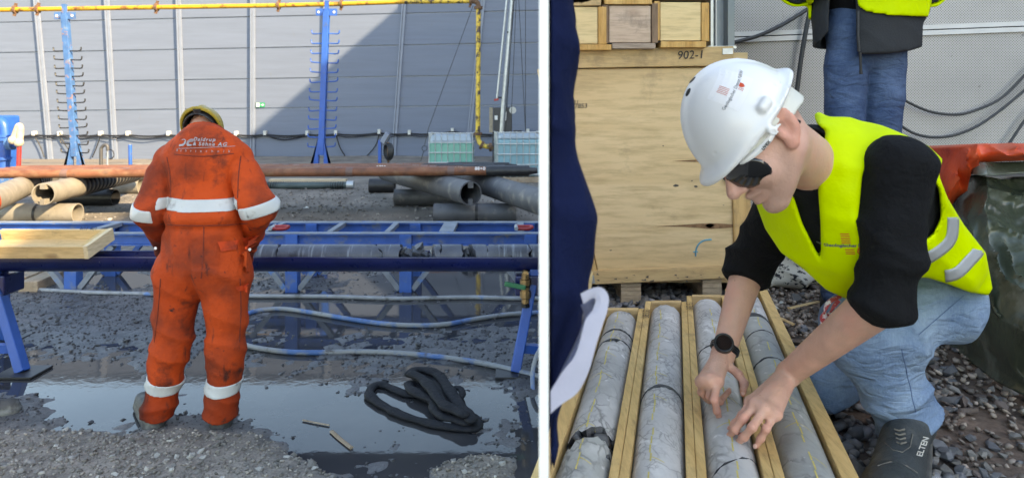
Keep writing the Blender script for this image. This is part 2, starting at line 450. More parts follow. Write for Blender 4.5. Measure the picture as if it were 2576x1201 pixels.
M['pine_x'] = wood('pine_board', (.60,.40,.185), (.70,.52,.28), 'X', 1.2)
M['pine_y'] = wood('pine_board_lengthwise', (.58,.37,.14), (.70,.49,.22), 'Y', 1.6, dirt=.55)
M['timber'] = wood('grey_timber', (.28,.20,.13), (.42,.33,.24), 'Y', 1.0, dirt=.6)
M['ink'] = mat('marker_ink', (.012,.012,.015), .6, 0, 0, bump=0)
M['core_dark'] = mat('dark_wet_core', (.07,.075,.095), .35, 0, .35, 9, [((.22,.24,.28), 5, .56, .68, (9,.6,.6)), ((.012,.012,.016), 4, .6, .7)], bump=.4, bscale=45)
M['rock_dark'] = mat('dark_rock', (.045,.048,.06), .4, 0, .45, 14, [((.2,.22,.25), 9, .62, .7)], bump=.6, bscale=30)
M['hose_blue'] = mat('muddy_blue_hose', (.05,.13,.32), .5, 0, .2, 9, [((.22,.235,.25), 5, .42, .52), ((.07,.06,.055), 12, .6, .7)])
M['hose_grey'] = mat('muddy_pale_hose', (.24,.255,.275), .6, 0, .2, 9, [((.10,.10,.10), 8, .56, .68), ((.10,.2,.42), 9, .64, .7)])
M['fabric_black'] = mat('black_hose_fabric', (.0055,.0065,.010), .7, 0, .3, 12, bump=.5, bscale=25, spec=.3, bdist=.02)
M['brass'] = mat('brass', (.42,.27,.13), .35, .7, .3, 30)
M['green_paint'] = mat('green_handle', (.02,.16,.07), .4, 0, .1)

# ================================================================ unseen big hall beside the yard, shaped to cast the shade
wall_a, wall_b = P(1000,20,24), P(640,330,24)      # where the shadow edge runs on the far wall
ab = wall_a-wall_b; hz = SUN-ab*(SUN.z/ab.z); hz.z = 0; hz.normalize()
HH = 15.0
top0 = wall_a+SUN*((HH-wall_a.z)/SUN.z)
def roofpt(Y): return top0+hz*((Y-top0.y)/hz.y)
far, near = roofpt(30.0), roofpt(-45.0)
mb = MB(); nrm = Vector((-hz.y,hz.x,0)).normalized(); nrm = nrm if nrm.x > 0 else -nrm
mb.hexa([(far.x,far.y,-.1),(near.x,near.y,-.1),(near.x+14,near.y,-.1),(far.x+14,far.y,-.1),(far.x,far.y,HH),(near.x,near.y,HH),(near.x+14,near.y,HH),(far.x+14,far.y,HH)])
o = mb.build('shading_hall', M['pilaster']); tag(o, 'tall unseen hall shaped to cast shade on the yard', 'building', kind='structure')

# ================================================================ ground of the yard with mud and puddles
def sg(x): return 1/(1+np.exp(-np.clip(x,-30,30)))
def yard_fields(X, Y):
    px = CX+X/Y*FPX; py = YH+CZ*FPX/Y; pts = np.stack([X,Y,np.zeros_like(X)],-1).astype(np.float32)
    n1 = wob(pts,3.1,1); n2 = wob(pts,11,2); n3 = wob(pts,34,3,9); n4 = wob(pts,85,4,9)
    e = lambda cx,cy,rx,ry: np.exp(-((px-cx)/rx)**2-((py-cy)/ry)**2)
    front = sg((py-(1090+np.clip(px-400,0,900)*.06+np.clip(px-640,0,400)*.40+16*n2+12*n1))/12)      # dry gravel in the foreground
    front = np.maximum(front, sg((e(1185,1185,150,52)-.55+.12*n2)*14))
    back = sg((672+9*n2-py)/7)                                                       # dry ground beyond the rack
    h = -.011+.034*front+.05*back
    h += .024*e(120,790,380,110)+.03*e(60,1040,120,45)+.022*e(760,712,140,26)+.017*e(880,905,330,52)+.02*e(1320,930,70,80)
    h += .028*e(405,900,60,120)+.035*e(460,1075,60,30)+.02*e(545,1060,80,30)+.022*e(640,1100,120,40)+.024*e(480,830,40,60)
    h += .016*e(1190,850,120,45)+.012*e(960,770,300,20)
    h -= .016*e(210,970,150,65)+.02*e(320,700,90,22)+.022*e(1180,700,170,30)+.010*e(860,1050,290,75)+.02*e(700,760,80,30)+.012*e(500,930,40,60)+.02*e(1000,785,260,26)
    h += .006*n1+.0105*n2+.0085*n3+.0055*n4
    h = np.where(h>.012, .012+(h-.012)*.45, h)
    dry = np.clip(np.maximum(front,back)+0*n1,0,1)
    return h, dry, front, back, (n1,n2,n3,n4)
def grid(x0,x1,y0,y1,st):
    xs = np.arange(x0,x1+st*.5,st); ys = np.arange(y0,y1+st*.5,st)
    X,Y = np.meshgrid(xs,ys); nx,ny = len(xs),len(ys)
    i = (np.arange(ny-1)[:,None]*nx+np.arange(nx-1)[None]).ravel()
    return X.ravel(), Y.ravel(), np.stack([i,i+1,i+nx+1,i+nx],1)
def ground_mesh(name, patches, m, colf):
    VV, FF, CC, n = [], [], [], 0
    for X,Y,Fq,zf in patches:
        z, c = zf(X,Y); VV.append(np.stack([X,Y,z],1)); FF.append(Fq+n); CC.append(c); n += len(X)
    v = np.concatenate(VV); f = np.concatenate(FF); c = np.concatenate(CC)
    me = bpy.data.meshes.new(name); me.vertices.add(len(v)); me.vertices.foreach_set('co', v.astype(np.float32).ravel())
    me.loops.add(len(f)*4); me.loops.foreach_set('vertex_index', f.astype(np.int32).ravel())
    me.polygons.add(len(f)); me.polygons.foreach_set('loop_start', np.arange(0,len(f)*4,4,dtype=np.int32))
    me.update(calc_edges=True)
    at = me.color_attributes.new('tint','FLOAT_COLOR','POINT'); at.data.foreach_set('color', c.astype(np.float32).ravel())
    return link_mesh(name, me, m, smooth=180)
MUD = np.array([.078,.077,.082]); DRYF = np.array([.215,.187,.160]); DRYB = np.array([.165,.145,.125])
def yard_z(X,Y):
    h,dry,fr,bk,(n1,n2,n3,n4) = yard_fields(X,Y)
    c = np.ones((len(X),4)); t = np.clip(dry,0,1)[:,None]
    tone = (1+.25*n3+.2*n2+.15*n4)[:,None]
    c[:,:3] = np.clip((MUD*(1-t)+(DRYF*(fr/(fr+bk+1e-3))[:,None]+DRYB*(bk/(fr+bk+1e-3))[:,None])*t)*tone, .01, .6)
    c[:,3] = t[:,0]
    return h, c
def far_z(X,Y):
    p = np.stack([X,Y,0*X],-1).astype(np.float32)
    z = .015+.012*wob(p,1.2,1)+.008*wob(p,6,2)
    c = np.ones((len(X),4)); c[:,:3] = np.clip(DRYB*(1+.25*wob(p,4,3)+.2*wob(p,15,5))[:,None],.02,.6); return z, c
def wide_z(X,Y):
    c = np.ones((len(X),4)); c[:,:3] = DRYB; return np.full(len(X),-.09), c
gm = bpy.data.materials.new('yard_ground'); gm.use_nodes = True; nt = gm.node_tree; b = nt.nodes['Principled BSDF']
at = nt.nodes.new('ShaderNodeAttribute'); at.attribute_name = 'tint'; vec = coords(nt)
nz = noise(nt, vec, 55, 8, .7); tone = ramp(nt, nz, .3, .72, (.55,.55,.55,1), (1.45,1.45,1.45,1))
nt.links.new(mixc(nt, 1.0, at.outputs[0], tone, 'MULTIPLY'), b.inputs['Base Color'])
mr = nt.nodes.new('ShaderNodeMapRange'); mr.inputs[3].default_value = .38; mr.inputs[4].default_value = .9
nt.links.new(at.outputs['Alpha'], mr.inputs[0]); nt.links.new(mr.outputs[0], b.inputs['Roughness'])
bp = nt.nodes.new('ShaderNodeBump'); bp.inputs['Strength'].default_value = .6; bp.inputs['Distance'].default_value = .012
nt.links.new(noise(nt, vec, 90, 8, .7), bp.inputs['Height']); nt.links.new(bp.outputs[0], b.inputs['Normal'])
M['ground'] = gm
pa = [(*grid(-6.6,.45,2.55,8.4,.015), yard_z), (*grid(-12,2.2,8.39,26,.07), far_z), (*grid(-600,600,-600,600,60), wide_z)]
ground = ground_mesh('ground', pa, gm, None); tag(ground, 'muddy yard ground with gravel in front and behind', 'ground', kind='structure')
wm = bpy.data.materials.new('muddy_water'); wm.use_nodes = True; nt = wm.node_tree; b = nt.nodes['Principled BSDF']
vec = coords(nt); b.inputs['IOR'].default_value = 1.36; b.inputs['Roughness'].default_value = .035
nt.links.new(ramp(nt, noise(nt, vec, 1.6, 5), .35, .7, (.030,.031,.036,1), (.060,.058,.058,1)), b.inputs['Base Color'])
bp = nt.nodes.new('ShaderNodeBump'); bp.inputs['Strength'].default_value = .035; bp.inputs['Distance'].default_value = .01
nt.links.new(noise(nt, vec, 14, 3), bp.inputs['Height']); nt.links.new(bp.outputs[0], b.inputs['Normal'])
pud = MB().add([(-6.6,2.55,0),(.45,2.55,0),(.45,8.3,0),(-6.6,8.3,0)],[(0,1,2,3)]).build('puddle_water', wm); tag(pud, 'shallow muddy water standing in puddles on the yard', 'puddle', kind='structure')
# stones lying on the mud and gravel
M['stone'] = mat('loose_stone', (1,1,1), .62, 0, .25, 25, attr='tint', bump=.3, bscale=90)
M['stone_wet'] = mat('wet_stone', (1,1,1), .35, 0, .25, 25, attr='tint', bump=.3, bscale=90)
def scatter(n, x0,x1,y0,y1, seed):
    r = np.random.default_rng(seed); return r.uniform(x0,x1,n), r.uniform(y0,y1,n), r
X,Y,r = scatter(125000,-6.0,.4,2.7,7.6,1)
h,dry,fr,bk,ns = yard_fields(X,Y); px = CX+X/Y*FPX; py = YH+CZ*FPX/Y
prob = np.where(fr>.5, .62, np.where(bk>.5,.3, np.where(h>.004,.20,np.where(h>-.010,.12,.06))))
keep = (r.uniform(size=len(X))<prob)&(px>-30)&(px<1370); X,Y,h,fr,bk = X[keep],Y[keep],h[keep],fr[keep],bk[keep]
size = np.clip(r.lognormal(-4.62,.42,len(X)),.005,.032)*np.where(fr>.5,.72,.66)
dcol = np.where((fr+bk>.5)[:,None], np.array([.22,.195,.168])*r.lognormal(0,.35,(len(X),1)), np.array([.060,.061,.067])*r.lognormal(0,.35,(len(X),1)))
big = np.argsort(-size/Y)[:170]; mask = np.ones(len(X),bool); mask[big] = False
pos = np.stack([X,Y,h+size*.2],1)
stones_mesh('gravel', pos[mask], size[mask], np.clip(dcol[mask],.01,.6), M['stone'], label='small loose stones scattered over the muddy yard', cat='gravel')
SH = stone_shapes(10, seed=5); stone_me = []
for k,sh in enumerate(SH):
    for cname,cc in (('m',(.06,.063,.072)),('d',(.21,.195,.18)),('l',(.32,.305,.28)),('g',(.17,.17,.18)),('b',(.15,.115,.10))):
        me = bpy.data.meshes.new('stone'); me.from_pydata([tuple(v*np.array([1,1,.65])) for v in sh],[],[tuple(f) for f in IF.tolist()]); me.update()
        a_ = me.color_attributes.new('tint','FLOAT_COLOR','POINT'); kk = random.uniform(.7,1.35); cv = tuple(min(.7,x*kk) for x in cc)
        for d_ in a_.data: d_.color = (*cv,1)
        me.materials.append(M['stone_wet'] if cname=='m' else M['stone']); stone_me.append((cname,me))
X2 = r.uniform(-7.6,.9,5200); Y2 = r.uniform(6.9,15,5200); far_s = np.clip(r.lognormal(-4.2,.4,5200),.008,.045)
stones_mesh('gravel', np.stack([X2,Y2,np.full(5200,.018)],1), far_s, np.clip(np.array([.17,.155,.14])*r.lognormal(0,.4,(5200,1)),.02,.5), M['stone'], label='coarse dry stones strewn over the far ground under the pipes', cat='gravel')
def put_stone(p, s, kind, parent):
    me = random.choice([m_ for c_,m_ in stone_me if c_ in kind]); o = bpy.data.objects.new('stone', me); COL.objects.link(o)
    o.location = p; o.scale = (s*random.uniform(.8,1.3), s*random.uniform(.8,1.2), s*random.uniform(.7,1.1)); o.rotation_euler = (random.uniform(-.4,.4),random.uniform(-.4,.4),random.uniform(0,6.28)); o.parent = parent
for i in big: put_stone(pos[i], size[i], 'dl' if fr[i]+bk[i]>.5 else 'm', ground)

# ================================================================ far hall wall: panels, pilasters
YW = 24.0
PIL = [(-268,-215),(-87,-45),(91.6,128),(269,291),(449,462),(636,636),(820,812),(1017,989),(1215,1173),(1415,1360),(1610,1545)]
def pil_x(i,y): a,b_ = PIL[i]; return a+(b_-a)*y/396.0
SEAM = [(-166,-172),(-97,-139),(-20,-58),(57,26),(133,107),(208,187),(280,264),(350,341),(425,420)]
def seam_y(j,x): l,r_ = SEAM[j]; return l+(r_-l)*x/1356.0
hall = thing('hall_wall', (-6,24.3,0), 'long grey panelled hall wall across the back of the yard', 'wall')
mb = MB(); a,b_ = P(-300,0,YW+.1),P(1650,0,YW+.1)
mb.box((a.x,YW+.06,-.1),(b_.x,YW+.5,7.9)).build('backing', M['seam'], hall)
for i in range(len(PIL)-1):
    for j in range(len(SEAM)-1):
        q = []
        for (ii,jj) in ((i,j+1),(i+1,j+1),(i+1,j),(i,j)):
            y = seam_y(jj,pil_x(ii,200)); y += -1.5 if jj == j+1 else 1.5
            x = pil_x(ii,y); q.append(P(x,y,YW))
        if j == 0:
            for k in (2,3): q[k].z = min(q[k].z, 7.84)
        m0 = MB(); off = Vector((0,.055,0)); dz = random.uniform(-.006,.006)
        m0.prism([p+Vector((0,dz,0)) for p in q], off).build('panel', M['panel'], hall)
for i in range(len(PIL)):
    t,bt = P(pil_x(i,-160),-160,YW), P(pil_x(i,425),425,YW); m0 = MB()
    for dx,wd,pr in ((-.035,.05,.10),(.045,.09,.07)):
        m0.hexa([(bt.x+dx-wd/2,YW-pr,bt.z),(bt.x+dx+wd/2,YW-pr,bt.z),(bt.x+dx+wd/2,YW+.02,bt.z),(bt.x+dx-wd/2,YW+.02,bt.z),
                 (t.x+dx-wd/2,YW-pr,7.88),(t.x+dx+wd/2,YW-pr,7.88),(t.x+dx+wd/2,YW+.02,7.88),(t.x+dx-wd/2,YW+.02,7.88)])
    m0.build('pilaster', M['pilaster'], hall)
mb = MB().box((P(-300,0,YW).x,YW-.12,7.86),(P(1650,0,YW).x,YW+.5,7.98)).build('coping', M['pilaster'], hall)

# exit sign
sg_ = thing('exit_sign', P(655,264,YW-.02), 'green escape route sign with running figure and arrow on the hall wall', 'sign')
a,b_ = P(644,269.5,YW-.03),P(665.5,258,YW-.03)
MB().box((a.x,YW-.03,a.z),(b_.x,YW-.002,b_.z)).build('plate', M['green'], sg_)
mid = (a+b_)/2; u = (b_.x-a.x)
m0 = MB(); zz = YW-.034
def flat(poly): m0.prism([(mid.x+x*u, zz, mid.z+z*u) for x,z in poly], (0,.003,0))
flat([(-.46,-.22),(-.1,-.22),(-.1,.22),(-.46,.22)]); m0.build('figure_panel', M['white'], sg_)
m0 = MB(); flat([(.06,-.04),(.26,-.04),(.26,-.14),(.44,0),(.26,.14),(.26,.04),(.06,.04)]); m0.build('arrow', M['white'], sg_)
m0 = MB(); zz = YW-.038
for a1,b1,t in (((-.30,.08),(-.27,-.04),.05),((-.27,-.04),(-.20,-.10),.04),((-.20,-.10),(-.20,-.19),.035),((-.27,-.04),(-.34,-.10),.04),((-.34,-.10),(-.42,-.10),.03),((-.30,.08),(-.20,.03),.03),((-.30,.08),(-.38,.02),.03)):
    m0.bar((mid.x+a1[0]*u,zz,mid.z+a1[1]*u),(mid.x+b1[0]*u,zz,mid.z+b1[1]*u),.004,t*u,(0,-1,0)) if False else m0.bar((mid.x+a1[0]*u,zz,mid.z+a1[1]*u),(mid.x+b1[0]*u,zz,mid.z+b1[1]*u),t*u,.003,(0,1,0))
m0.ball((mid.x-.28*u,zz,mid.z+.15*u),(.035*u,.003,.035*u)); m0.build('running_figure', M['green'], sg_)

# cables along the wall
cl = [(-40,345),(86,339),(150,339.5),(253,339),(322,339),(424,339),(594,339),(667,338),(773,338),(845,337),(954,334),(1030,336),(1138,331),(1328,333),(1400,333)]
pts = []
for k in range(len(cl)-1):
    (x0,y0),(x1,y1) = cl[k],cl[k+1]
    for t in np.linspace(0,1,9)[:-1]: pts.append(P(x0+(x1-x0)*t, y0+(y1-y0)*t+ (x1-x0)*.035*4*t*(1-t), YW-.1))
wc = thing('wall_cable', P(600,340,YW-.1), 'black power cable strung along the foot of the hall wall', 'cable')
MB().tube(pts, .032, 6).build('line', M['black'], wc, 60)
pts2 = [p+Vector((0,-.05,-.03-.05*math.sin(i*.4)**2)) for i,p in enumerate(pts)]
MB().tube(pts2, .018, 5).build('second_line', M['black'], wc, 60)
for (x,y) in cl[1:]:
    c = P(x,y-2,YW-.08); MB().box((c.x-.05,YW-.14,c.z-.07),(c.x+.05,YW+.0,c.z+.1)).build('clip', M['pale'], wc)
for k,(pp) in enumerate([[(86,341),(100,365),(112,396)],[(150,341),(165,365),(176,380)],[(253,341),(243,370),(232,396)],[(845,338),(855,370),(868,392)],[(954,336),(945,365),(923,392)],[(667,339),(710,352),(770,341)]]):
    MB().tube(spline([P(x,y,YW-.12) for x,y in pp],6), .02, 5).build('drop_line', M['black'], wc, 60)

# yellow pipe with flanges, elbow and downpipe
YP = 18.0
yp = thing('yellow_pipeline', P(600,16,YP), 'yellow painted pipeline on tall posts with a worn downpipe at its end', 'pipe')
path = [P(-60,26,YP),P(400,18.5,YP),P(700,14,YP),P(860,10,YP),P(1020,4.5,YP)]
MB().tube(path, .06, 14).build('run', M['yellow'], yp, 60)
MB().tube([P(1018,4.6,YP),P(1186,3,YP)], .0605, 14).build('right_run', M['yellow_old'], yp, 60)  # right end of the run, in the patchier yellow
MB().tube(spline([P(1186,3,YP),P(1198,5,YP),P(1203,12,YP),P(1203.5,20,YP)],5), .066, 14).build('elbow', M['rust'], yp, 60)
MB().tube([P(1203.5,18,YP),P(1202,335,YP)], .062, 14).build('downpipe', M['yellow_old'], yp, 60)
MB().tube(spline([P(1202,333,YP),P(1204,352,YP),P(1212,364,YP-.1),P(1225,368,YP-.2),P(1240,370,YP-.25)],6), .066, 14).build('bend', M['yellow_old'], yp, 60)
for x,y in ((38,24.5),(95,23.3),(394,18.6),(701,14),(859,10),(1184,3)):
    c = P(x,y,YP); m0 = MB(); m0.cyl(c-V(.03,0,0),c+V(.03,0,0),.11,n=14)
    for s in (-1,1): m0.bar(c+V(0,0,s*.08),c+V(s*.03,0,s*.17),.06,.05,(0,1,0))
    m0.build('flange', M['rust'], yp, 40)
for c,ax in ((P(1203.5,20,YP),(0,0,1)),(P(1202,336,YP),(0,0,1)),(P(1212,365,YP-.1),(1,0,-.5)),(P(1234,370,YP-.25),(1,0,0))):
    ax = Vector(ax).normalized(); MB().cyl(c-ax*.035,c+ax*.035,.115,n=14).build('flange', M['rust'], yp, 40)

# tall blue posts with hooks
def rack_post(top, bot, Y, m, hooks, label, dirt):
    t,b_ = P(*top,Y),P(*bot,Y); root = thing('hook_post', (b_.x,Y,0), label, 'post', 'tall hook posts before the hall wall')
    foot = Vector((b_.x+(b_.x-t.x)*.08,Y,0)); d = (t-b_).normalized()
    MB().bar(b_-d*.2,t,.15,.16,(0,1,0)).build('mast', m, root, bevel=.01)
    MB().bar(t-d*.02,t+d*.28,.09,.09,(0,1,0)).build('saddle', m, root)
    MB().obox(t-d*.02,(.27,0,0),(0,.02,0),(0,0,.09)).build('head_plate', m, root)
    for s in (-1,1): MB().cyl(t+V(s*.2,-.03,-.02*1),t+V(s*.2,.03,-.02),.035,n=10).build('plate_hole', M['pale'], root)
    m0 = MB()
    for s in (-1,1):
        m0.prism([b_+V(s*.07,-.06,.25),b_+V(s*.07,-.06,-.5),foot+V(s*.34,-.06,0),foot+V(s*.24,-.06,.0)], (0,.12,0))
    m0.build('gusset', m, root)
    for y in hooks:
        tt = (y-top[1])/(bot[1]-top[1]); c = t+(b_-t)*tt
        for s in (-1,1):
            j = random.uniform(-.02,.02)
            MB().tube(spline([c+V(s*.06,-.02,0),c+V(s*.3,-.02,j),c+V(s*.35,-.02,j+.03),c+V(s*.36,-.02,j+.1)],3), .018, 6).build('hook', dirt, root, 60)
    return root
c1 = lambda y: y*.3666
rack_post((163.5,38),(189,374),17.5, M['blue_worn'], [c1(y) for y in (350,410,468,525,588,645,705,762,818,875,930,988,1045)], 'faded rusty blue hook post in sunlight near the left edge', M['steel_black'])
rack_post((821.5,29),(809,370),17.5, M['blue'], [c1(y) for y in (230,298,366,432,498,562,630,690,757,820,883,942,1008)], 'bright blue hook post half in shade in the middle of the wall', M['blue'])

# tanks in wire cages
def cage_tank(x0,x1,y0,Y,rz,body,label,fill):
    w_ = (x1-x0)*Y/FPX; ztop = P(0,y0,Y).z; cx = P((x0+x1)/2,0,Y).x; root = thing('cage_tank', (cx,Y+.5,0), label, 'tank', 'liquid tanks in wire cages')
    R = Matrix.Rotation(rz,3,'Z'); T = lambda x,y,z: V(cx,Y+.5,0)+R@V(x,y,z)
    hw = w_/2-.03; m0 = MB(); m0.hexa([T(-hw,-.48,.15),T(hw,-.48,.15),T(hw,.48,.15),T(-hw,.48,.15),T(-hw,-.48,fill),T(hw,-.48,fill),T(hw,.48,fill),T(-hw,.48,fill)]).build('liquid_part', body, root, bevel=.05)
    m0 = MB(); hw2 = hw-.004; m0.hexa([T(-hw2,-.476,fill+.001),T(hw2,-.476,fill+.001),T(hw2,.476,fill+.001),T(-hw2,.476,fill+.001),T(-hw2+.05,-.42,ztop-.03),T(hw2-.05,-.42,ztop-.03),T(hw2-.05,.42,ztop-.03),T(-hw2+.05,.42,ztop-.03)]).build('container', M['ibc_top'], root, bevel=.05)
    m0 = MB(); m0.hexa([T(-hw,-.5,0.02),T(hw,-.5,0.02),T(hw,.5,0.02),T(-hw,.5,0.02),T(-hw,-.5,.14),T(hw,-.5,.14),T(hw,.5,.14),T(-hw,.5,.14)]).build('pallet', M['timber'], root)
    for k in range(8):
        x = -hw+2*hw*k/7; MB().tube([T(x,-.5,.14),T(x,-.5,ztop),T(x,-.4,ztop+.01)], .011, 5).build('cage_bar', M['galv'], root, 60)
    for z in (.2,.42,.65,.88,ztop):
        MB().tube([T(-hw-.01,.5,z),T(-hw-.01,-.515,z),T(hw+.01,-.515,z),T(hw+.01,.5,z)], .012, 5).build('cage_rail', M['galv'], root, 60)
    for k in range(1,6):
        y = -.5+k/6; MB().tube([T(-hw-.012,y,.14),T(-hw-.012,y,ztop)], .011, 5).build('cage_bar', M['galv'], root, 60)
    MB().cyl(T(0,0,ztop-.04),T(0,0,ztop+.03),.1,n=16).build('lid', M['black'], root, 40)
    return root
cage_tank(1075,1191,335,15.6,.02,M['ibc1'],'caged tank half full of green liquid left of the yellow downpipe', .88)
cage_tank(1243,1362,333,15.0,.10,M['ibc2'],'caged tank of pale blue liquid at the right of the yard', .98)

# cabinet, masts and wires
cb = thing('control_cabinet', P(1262,300,19)*1, 'grey control cabinet on legs behind the tanks', 'cabinet'); cb.location.z = 0
a,b_ = P(1231,333,19),P(1288,270,19)
MB().box((a.x+.12,19,a.z),(b_.x,19.4,b_.z)).build('housing', M['grey_box'], cb, bevel=.02)
MB().hexa([(a.x,18.9,a.z),(a.x+.1,18.98,a.z),(a.x+.1,19.4,a.z),(a.x,19.4,a.z),(a.x,18.9,b_.z),(a.x+.1,18.98,b_.z),(a.x+.1,19.4,b_.z),(a.x,19.4,b_.z)]).build('open_door', M['beige'], cb)
for s in (.12,.6): MB().box((a.x+s-.04,19.1,0),(a.x+s+.04,19.2,a.z)).build('leg', M['grey_box'], cb)
MB().cyl(V(b_.x+.02,18.95,b_.z-.08),V(b_.x+.02,19.2,b_.z-.08),.1,n=12).build('lamp', M['pale'], cb, 40)
c = P(1268,292,18.97); MB().box((c.x-.07,18.97,c.z-.12),(c.x+.07,18.995,c.z+.12)).build('notice', M['white'], cb)
c = P(1248,296,18.97); MB().box((c.x-.04,18.975,c.z-.06),(c.x+.04,18.995,c.z+.06)).build('notice', M['white'], cb)
ms = thing('steel_mast', (P(1266,0,18.5).x,18.5,0), 'slim silver mast with guy wires beside the cabinet', 'mast')
MB().tube([(P(1266,0,18.5).x-.1,18.5,0),P(1267,255,18.5),P(1293,-60,18.5)], [.07,.065,.05], 10).build('tube', M['galv'], ms, 60)
MB().tube([P(1250,250,18.45),P(1281,-60,18.45)], .03, 8).build('thin_rod', M['galv'], ms, 60)
for y in (81,245): MB().bar(P(1276-(y-81)*.14,y,18.45),P(1286-(y-81)*.14,y+1,18.5),.03,.04).build('bracket', M['steel_black'], ms)
c = P(1243,252,18.4); MB().bar(c,c+V(.12,0,.03),.05,.06).build('red_grip', M['red'], ms)
for xa,xb,yb in ((1297,1268,333),(1300,1285,330),(1303,1322,333),(1294,1272,330),(1322,1322,333)):
    MB().tube([P(xa,-40,18.4),P(xb,yb,18.4)], .008, 4).build('guy_wire', M['steel_black'], ms)
gw = thing('guy_line', P(1063,380,20), 'thin dark guy line with a wire loop slanting up the wall', 'wire')
MB().tube([P(1190,15,20),P(1078,322,20),P(1068,365,20)], .009, 4).build('line', M['steel_black'], gw)
MB().torus(P(1068,373,20),(0,1,0),.075,.01,16,5).build('loop', M['steel_black'], gw)
MB().tube([P(1066,380,20),P(1058,405,20)], .012, 4).build('tail', M['steel_black'], gw)

# tilted floodlight on a blue post with coiled hose
fl = thing('work_light', (P(958,0,16.5).x,16.5,0), 'tilted grey work light on a short blue post', 'lamp')
c = P(971,348,16.5); MB().obox(c,(.07,0,.12),(0,.12,0),(-.06,0,.05)).build('housing', M['pilaster'], fl, bevel=.02)
MB().obox(c+V(.035,0,-.035),(.075,0,.13),(0,.125,0),(.012,0,-.01)).build('rim', M['grey_box'], fl)
MB().box((P(952,0,16.5).x,16.45,0),(P(959.5,0,16.5).x,16.55,P(0,352,16.5).z)).build('post', M['blue'], fl)
hc = thing('coiled_hose', (P(977,0,16.4).x,16.4,0), 'black hose coil hung beside the work light', 'hose')
for k in range(5): MB().torus(P(973+k*2.4,380+k%2*3,16.4-.02*k),(.9,.5,0),.17,.03,18,6).build('turn', M['black'], hc, 60)
MB().bar((P(977,0,16.4).x,16.4,0),(P(977,0,16.4).x,16.4,.85),.05,.05).build('stake', M['rust'], hc)

# pump at the left edge
pu = thing('pump_manifold', (P(10,0,13.0).x,13.0,0), 'blue pump pipework with flanges at the left edge', 'pump')
q = lambda x,y,Y=13.0: P(x,y,Y)
MB().tube(spline([q(-25,300),q(-5,302),q(8,312),q(12,330),q(13,348)],5), .085, 14).build('pipe_bend', M['blue'], pu, 60)
MB().tube([q(12,345),q(11,440)], .10, 14).build('riser', M['blue'], pu, 60)
for x,y in ((12,342),(12,350),(11,398)): c = q(x,y); MB().cyl(c-V(0,0,.025),c+V(0,0,.025),.16,n=16).build('flange', M['blue'], pu, 40)
MB().tube([q(14,360),q(36,360,12.8)], .07, 12).build('branch', M['blue'], pu, 60)
for x in (25,31): c = q(x,360,12.85); MB().cyl(c-V(.03,0,0),c+V(.03,0,0),.13,n=14).build('flange', M['blue_worn'], pu, 40)
MB().box((q(-40,0).x,12.9,0),(q(4,0).x,13.5,q(0,290).z)).build('casing', M['blue'], pu, bevel=.04)
m0 = MB(); m0.bar((q(6,0,11.8).x,11.8,0),q(10,440,11.8),.14,.1,(0,1,0)); m0.build('leg', M['blue_worn'], pu)
dh = thing('clamped_hose', (P(46,0,13).x,13,0), 'beige wrapped hose bend joined to a dark red standpipe', 'hose')
MB().tube(spline([q(30,357,12.7),q(36,345,12.7),q(43,325,12.7),q(47,317,12.7),q(51,320,12.7),q(51,335,12.7),q(49,352,12.7),q(46,360,12.7)],5), .06, 10).build('hose', M['beige'], dh, 60)
MB().tube([q(49,350,12.7),V(q(44,0,12.7).x,12.7,0)], .04, 8).build('standpipe', M['red'], dh, 60)
for x,y in ((33,352),(47,358)): MB().ball(q(x,y,12.68),.085,10,6).build('coupling', M['beige'], dh, 40)
sp = thing('standpipe', (P(327,0,14).x,14,0), 'short upright blue pipe stub before the wall', 'pipe')
MB().tube([(P(329,0,14).x,14,0),P(327,364,14)], .035, 10).build('tube', M['blue'], sp, 60); MB().ball(P(327,366,14),.034,8,5).build('cap', M['grey_mud'], sp)
hk = thing('hose_hook', (P(258,0,14).x,14,0), 'grey hooked steel pipe with a loop of cable', 'pipe')
MB().tube(spline([(P(255,0,14).x,14,0),P(254,385,14),P(256,370,14),P(264,364,14),P(270,368,14),P(271,378,14)],4), .035, 8).build('hook', M['grey_box'], hk, 60)
MB().tube([P(270,376,14),(P(270,0,14).x,14,0)], .02, 6).build('stem', M['grey_mud'], hk, 60); MB().torus(P(277,388,14),(.3,1,0),.1,.01,16,5).build('loop', M['black'], hk)

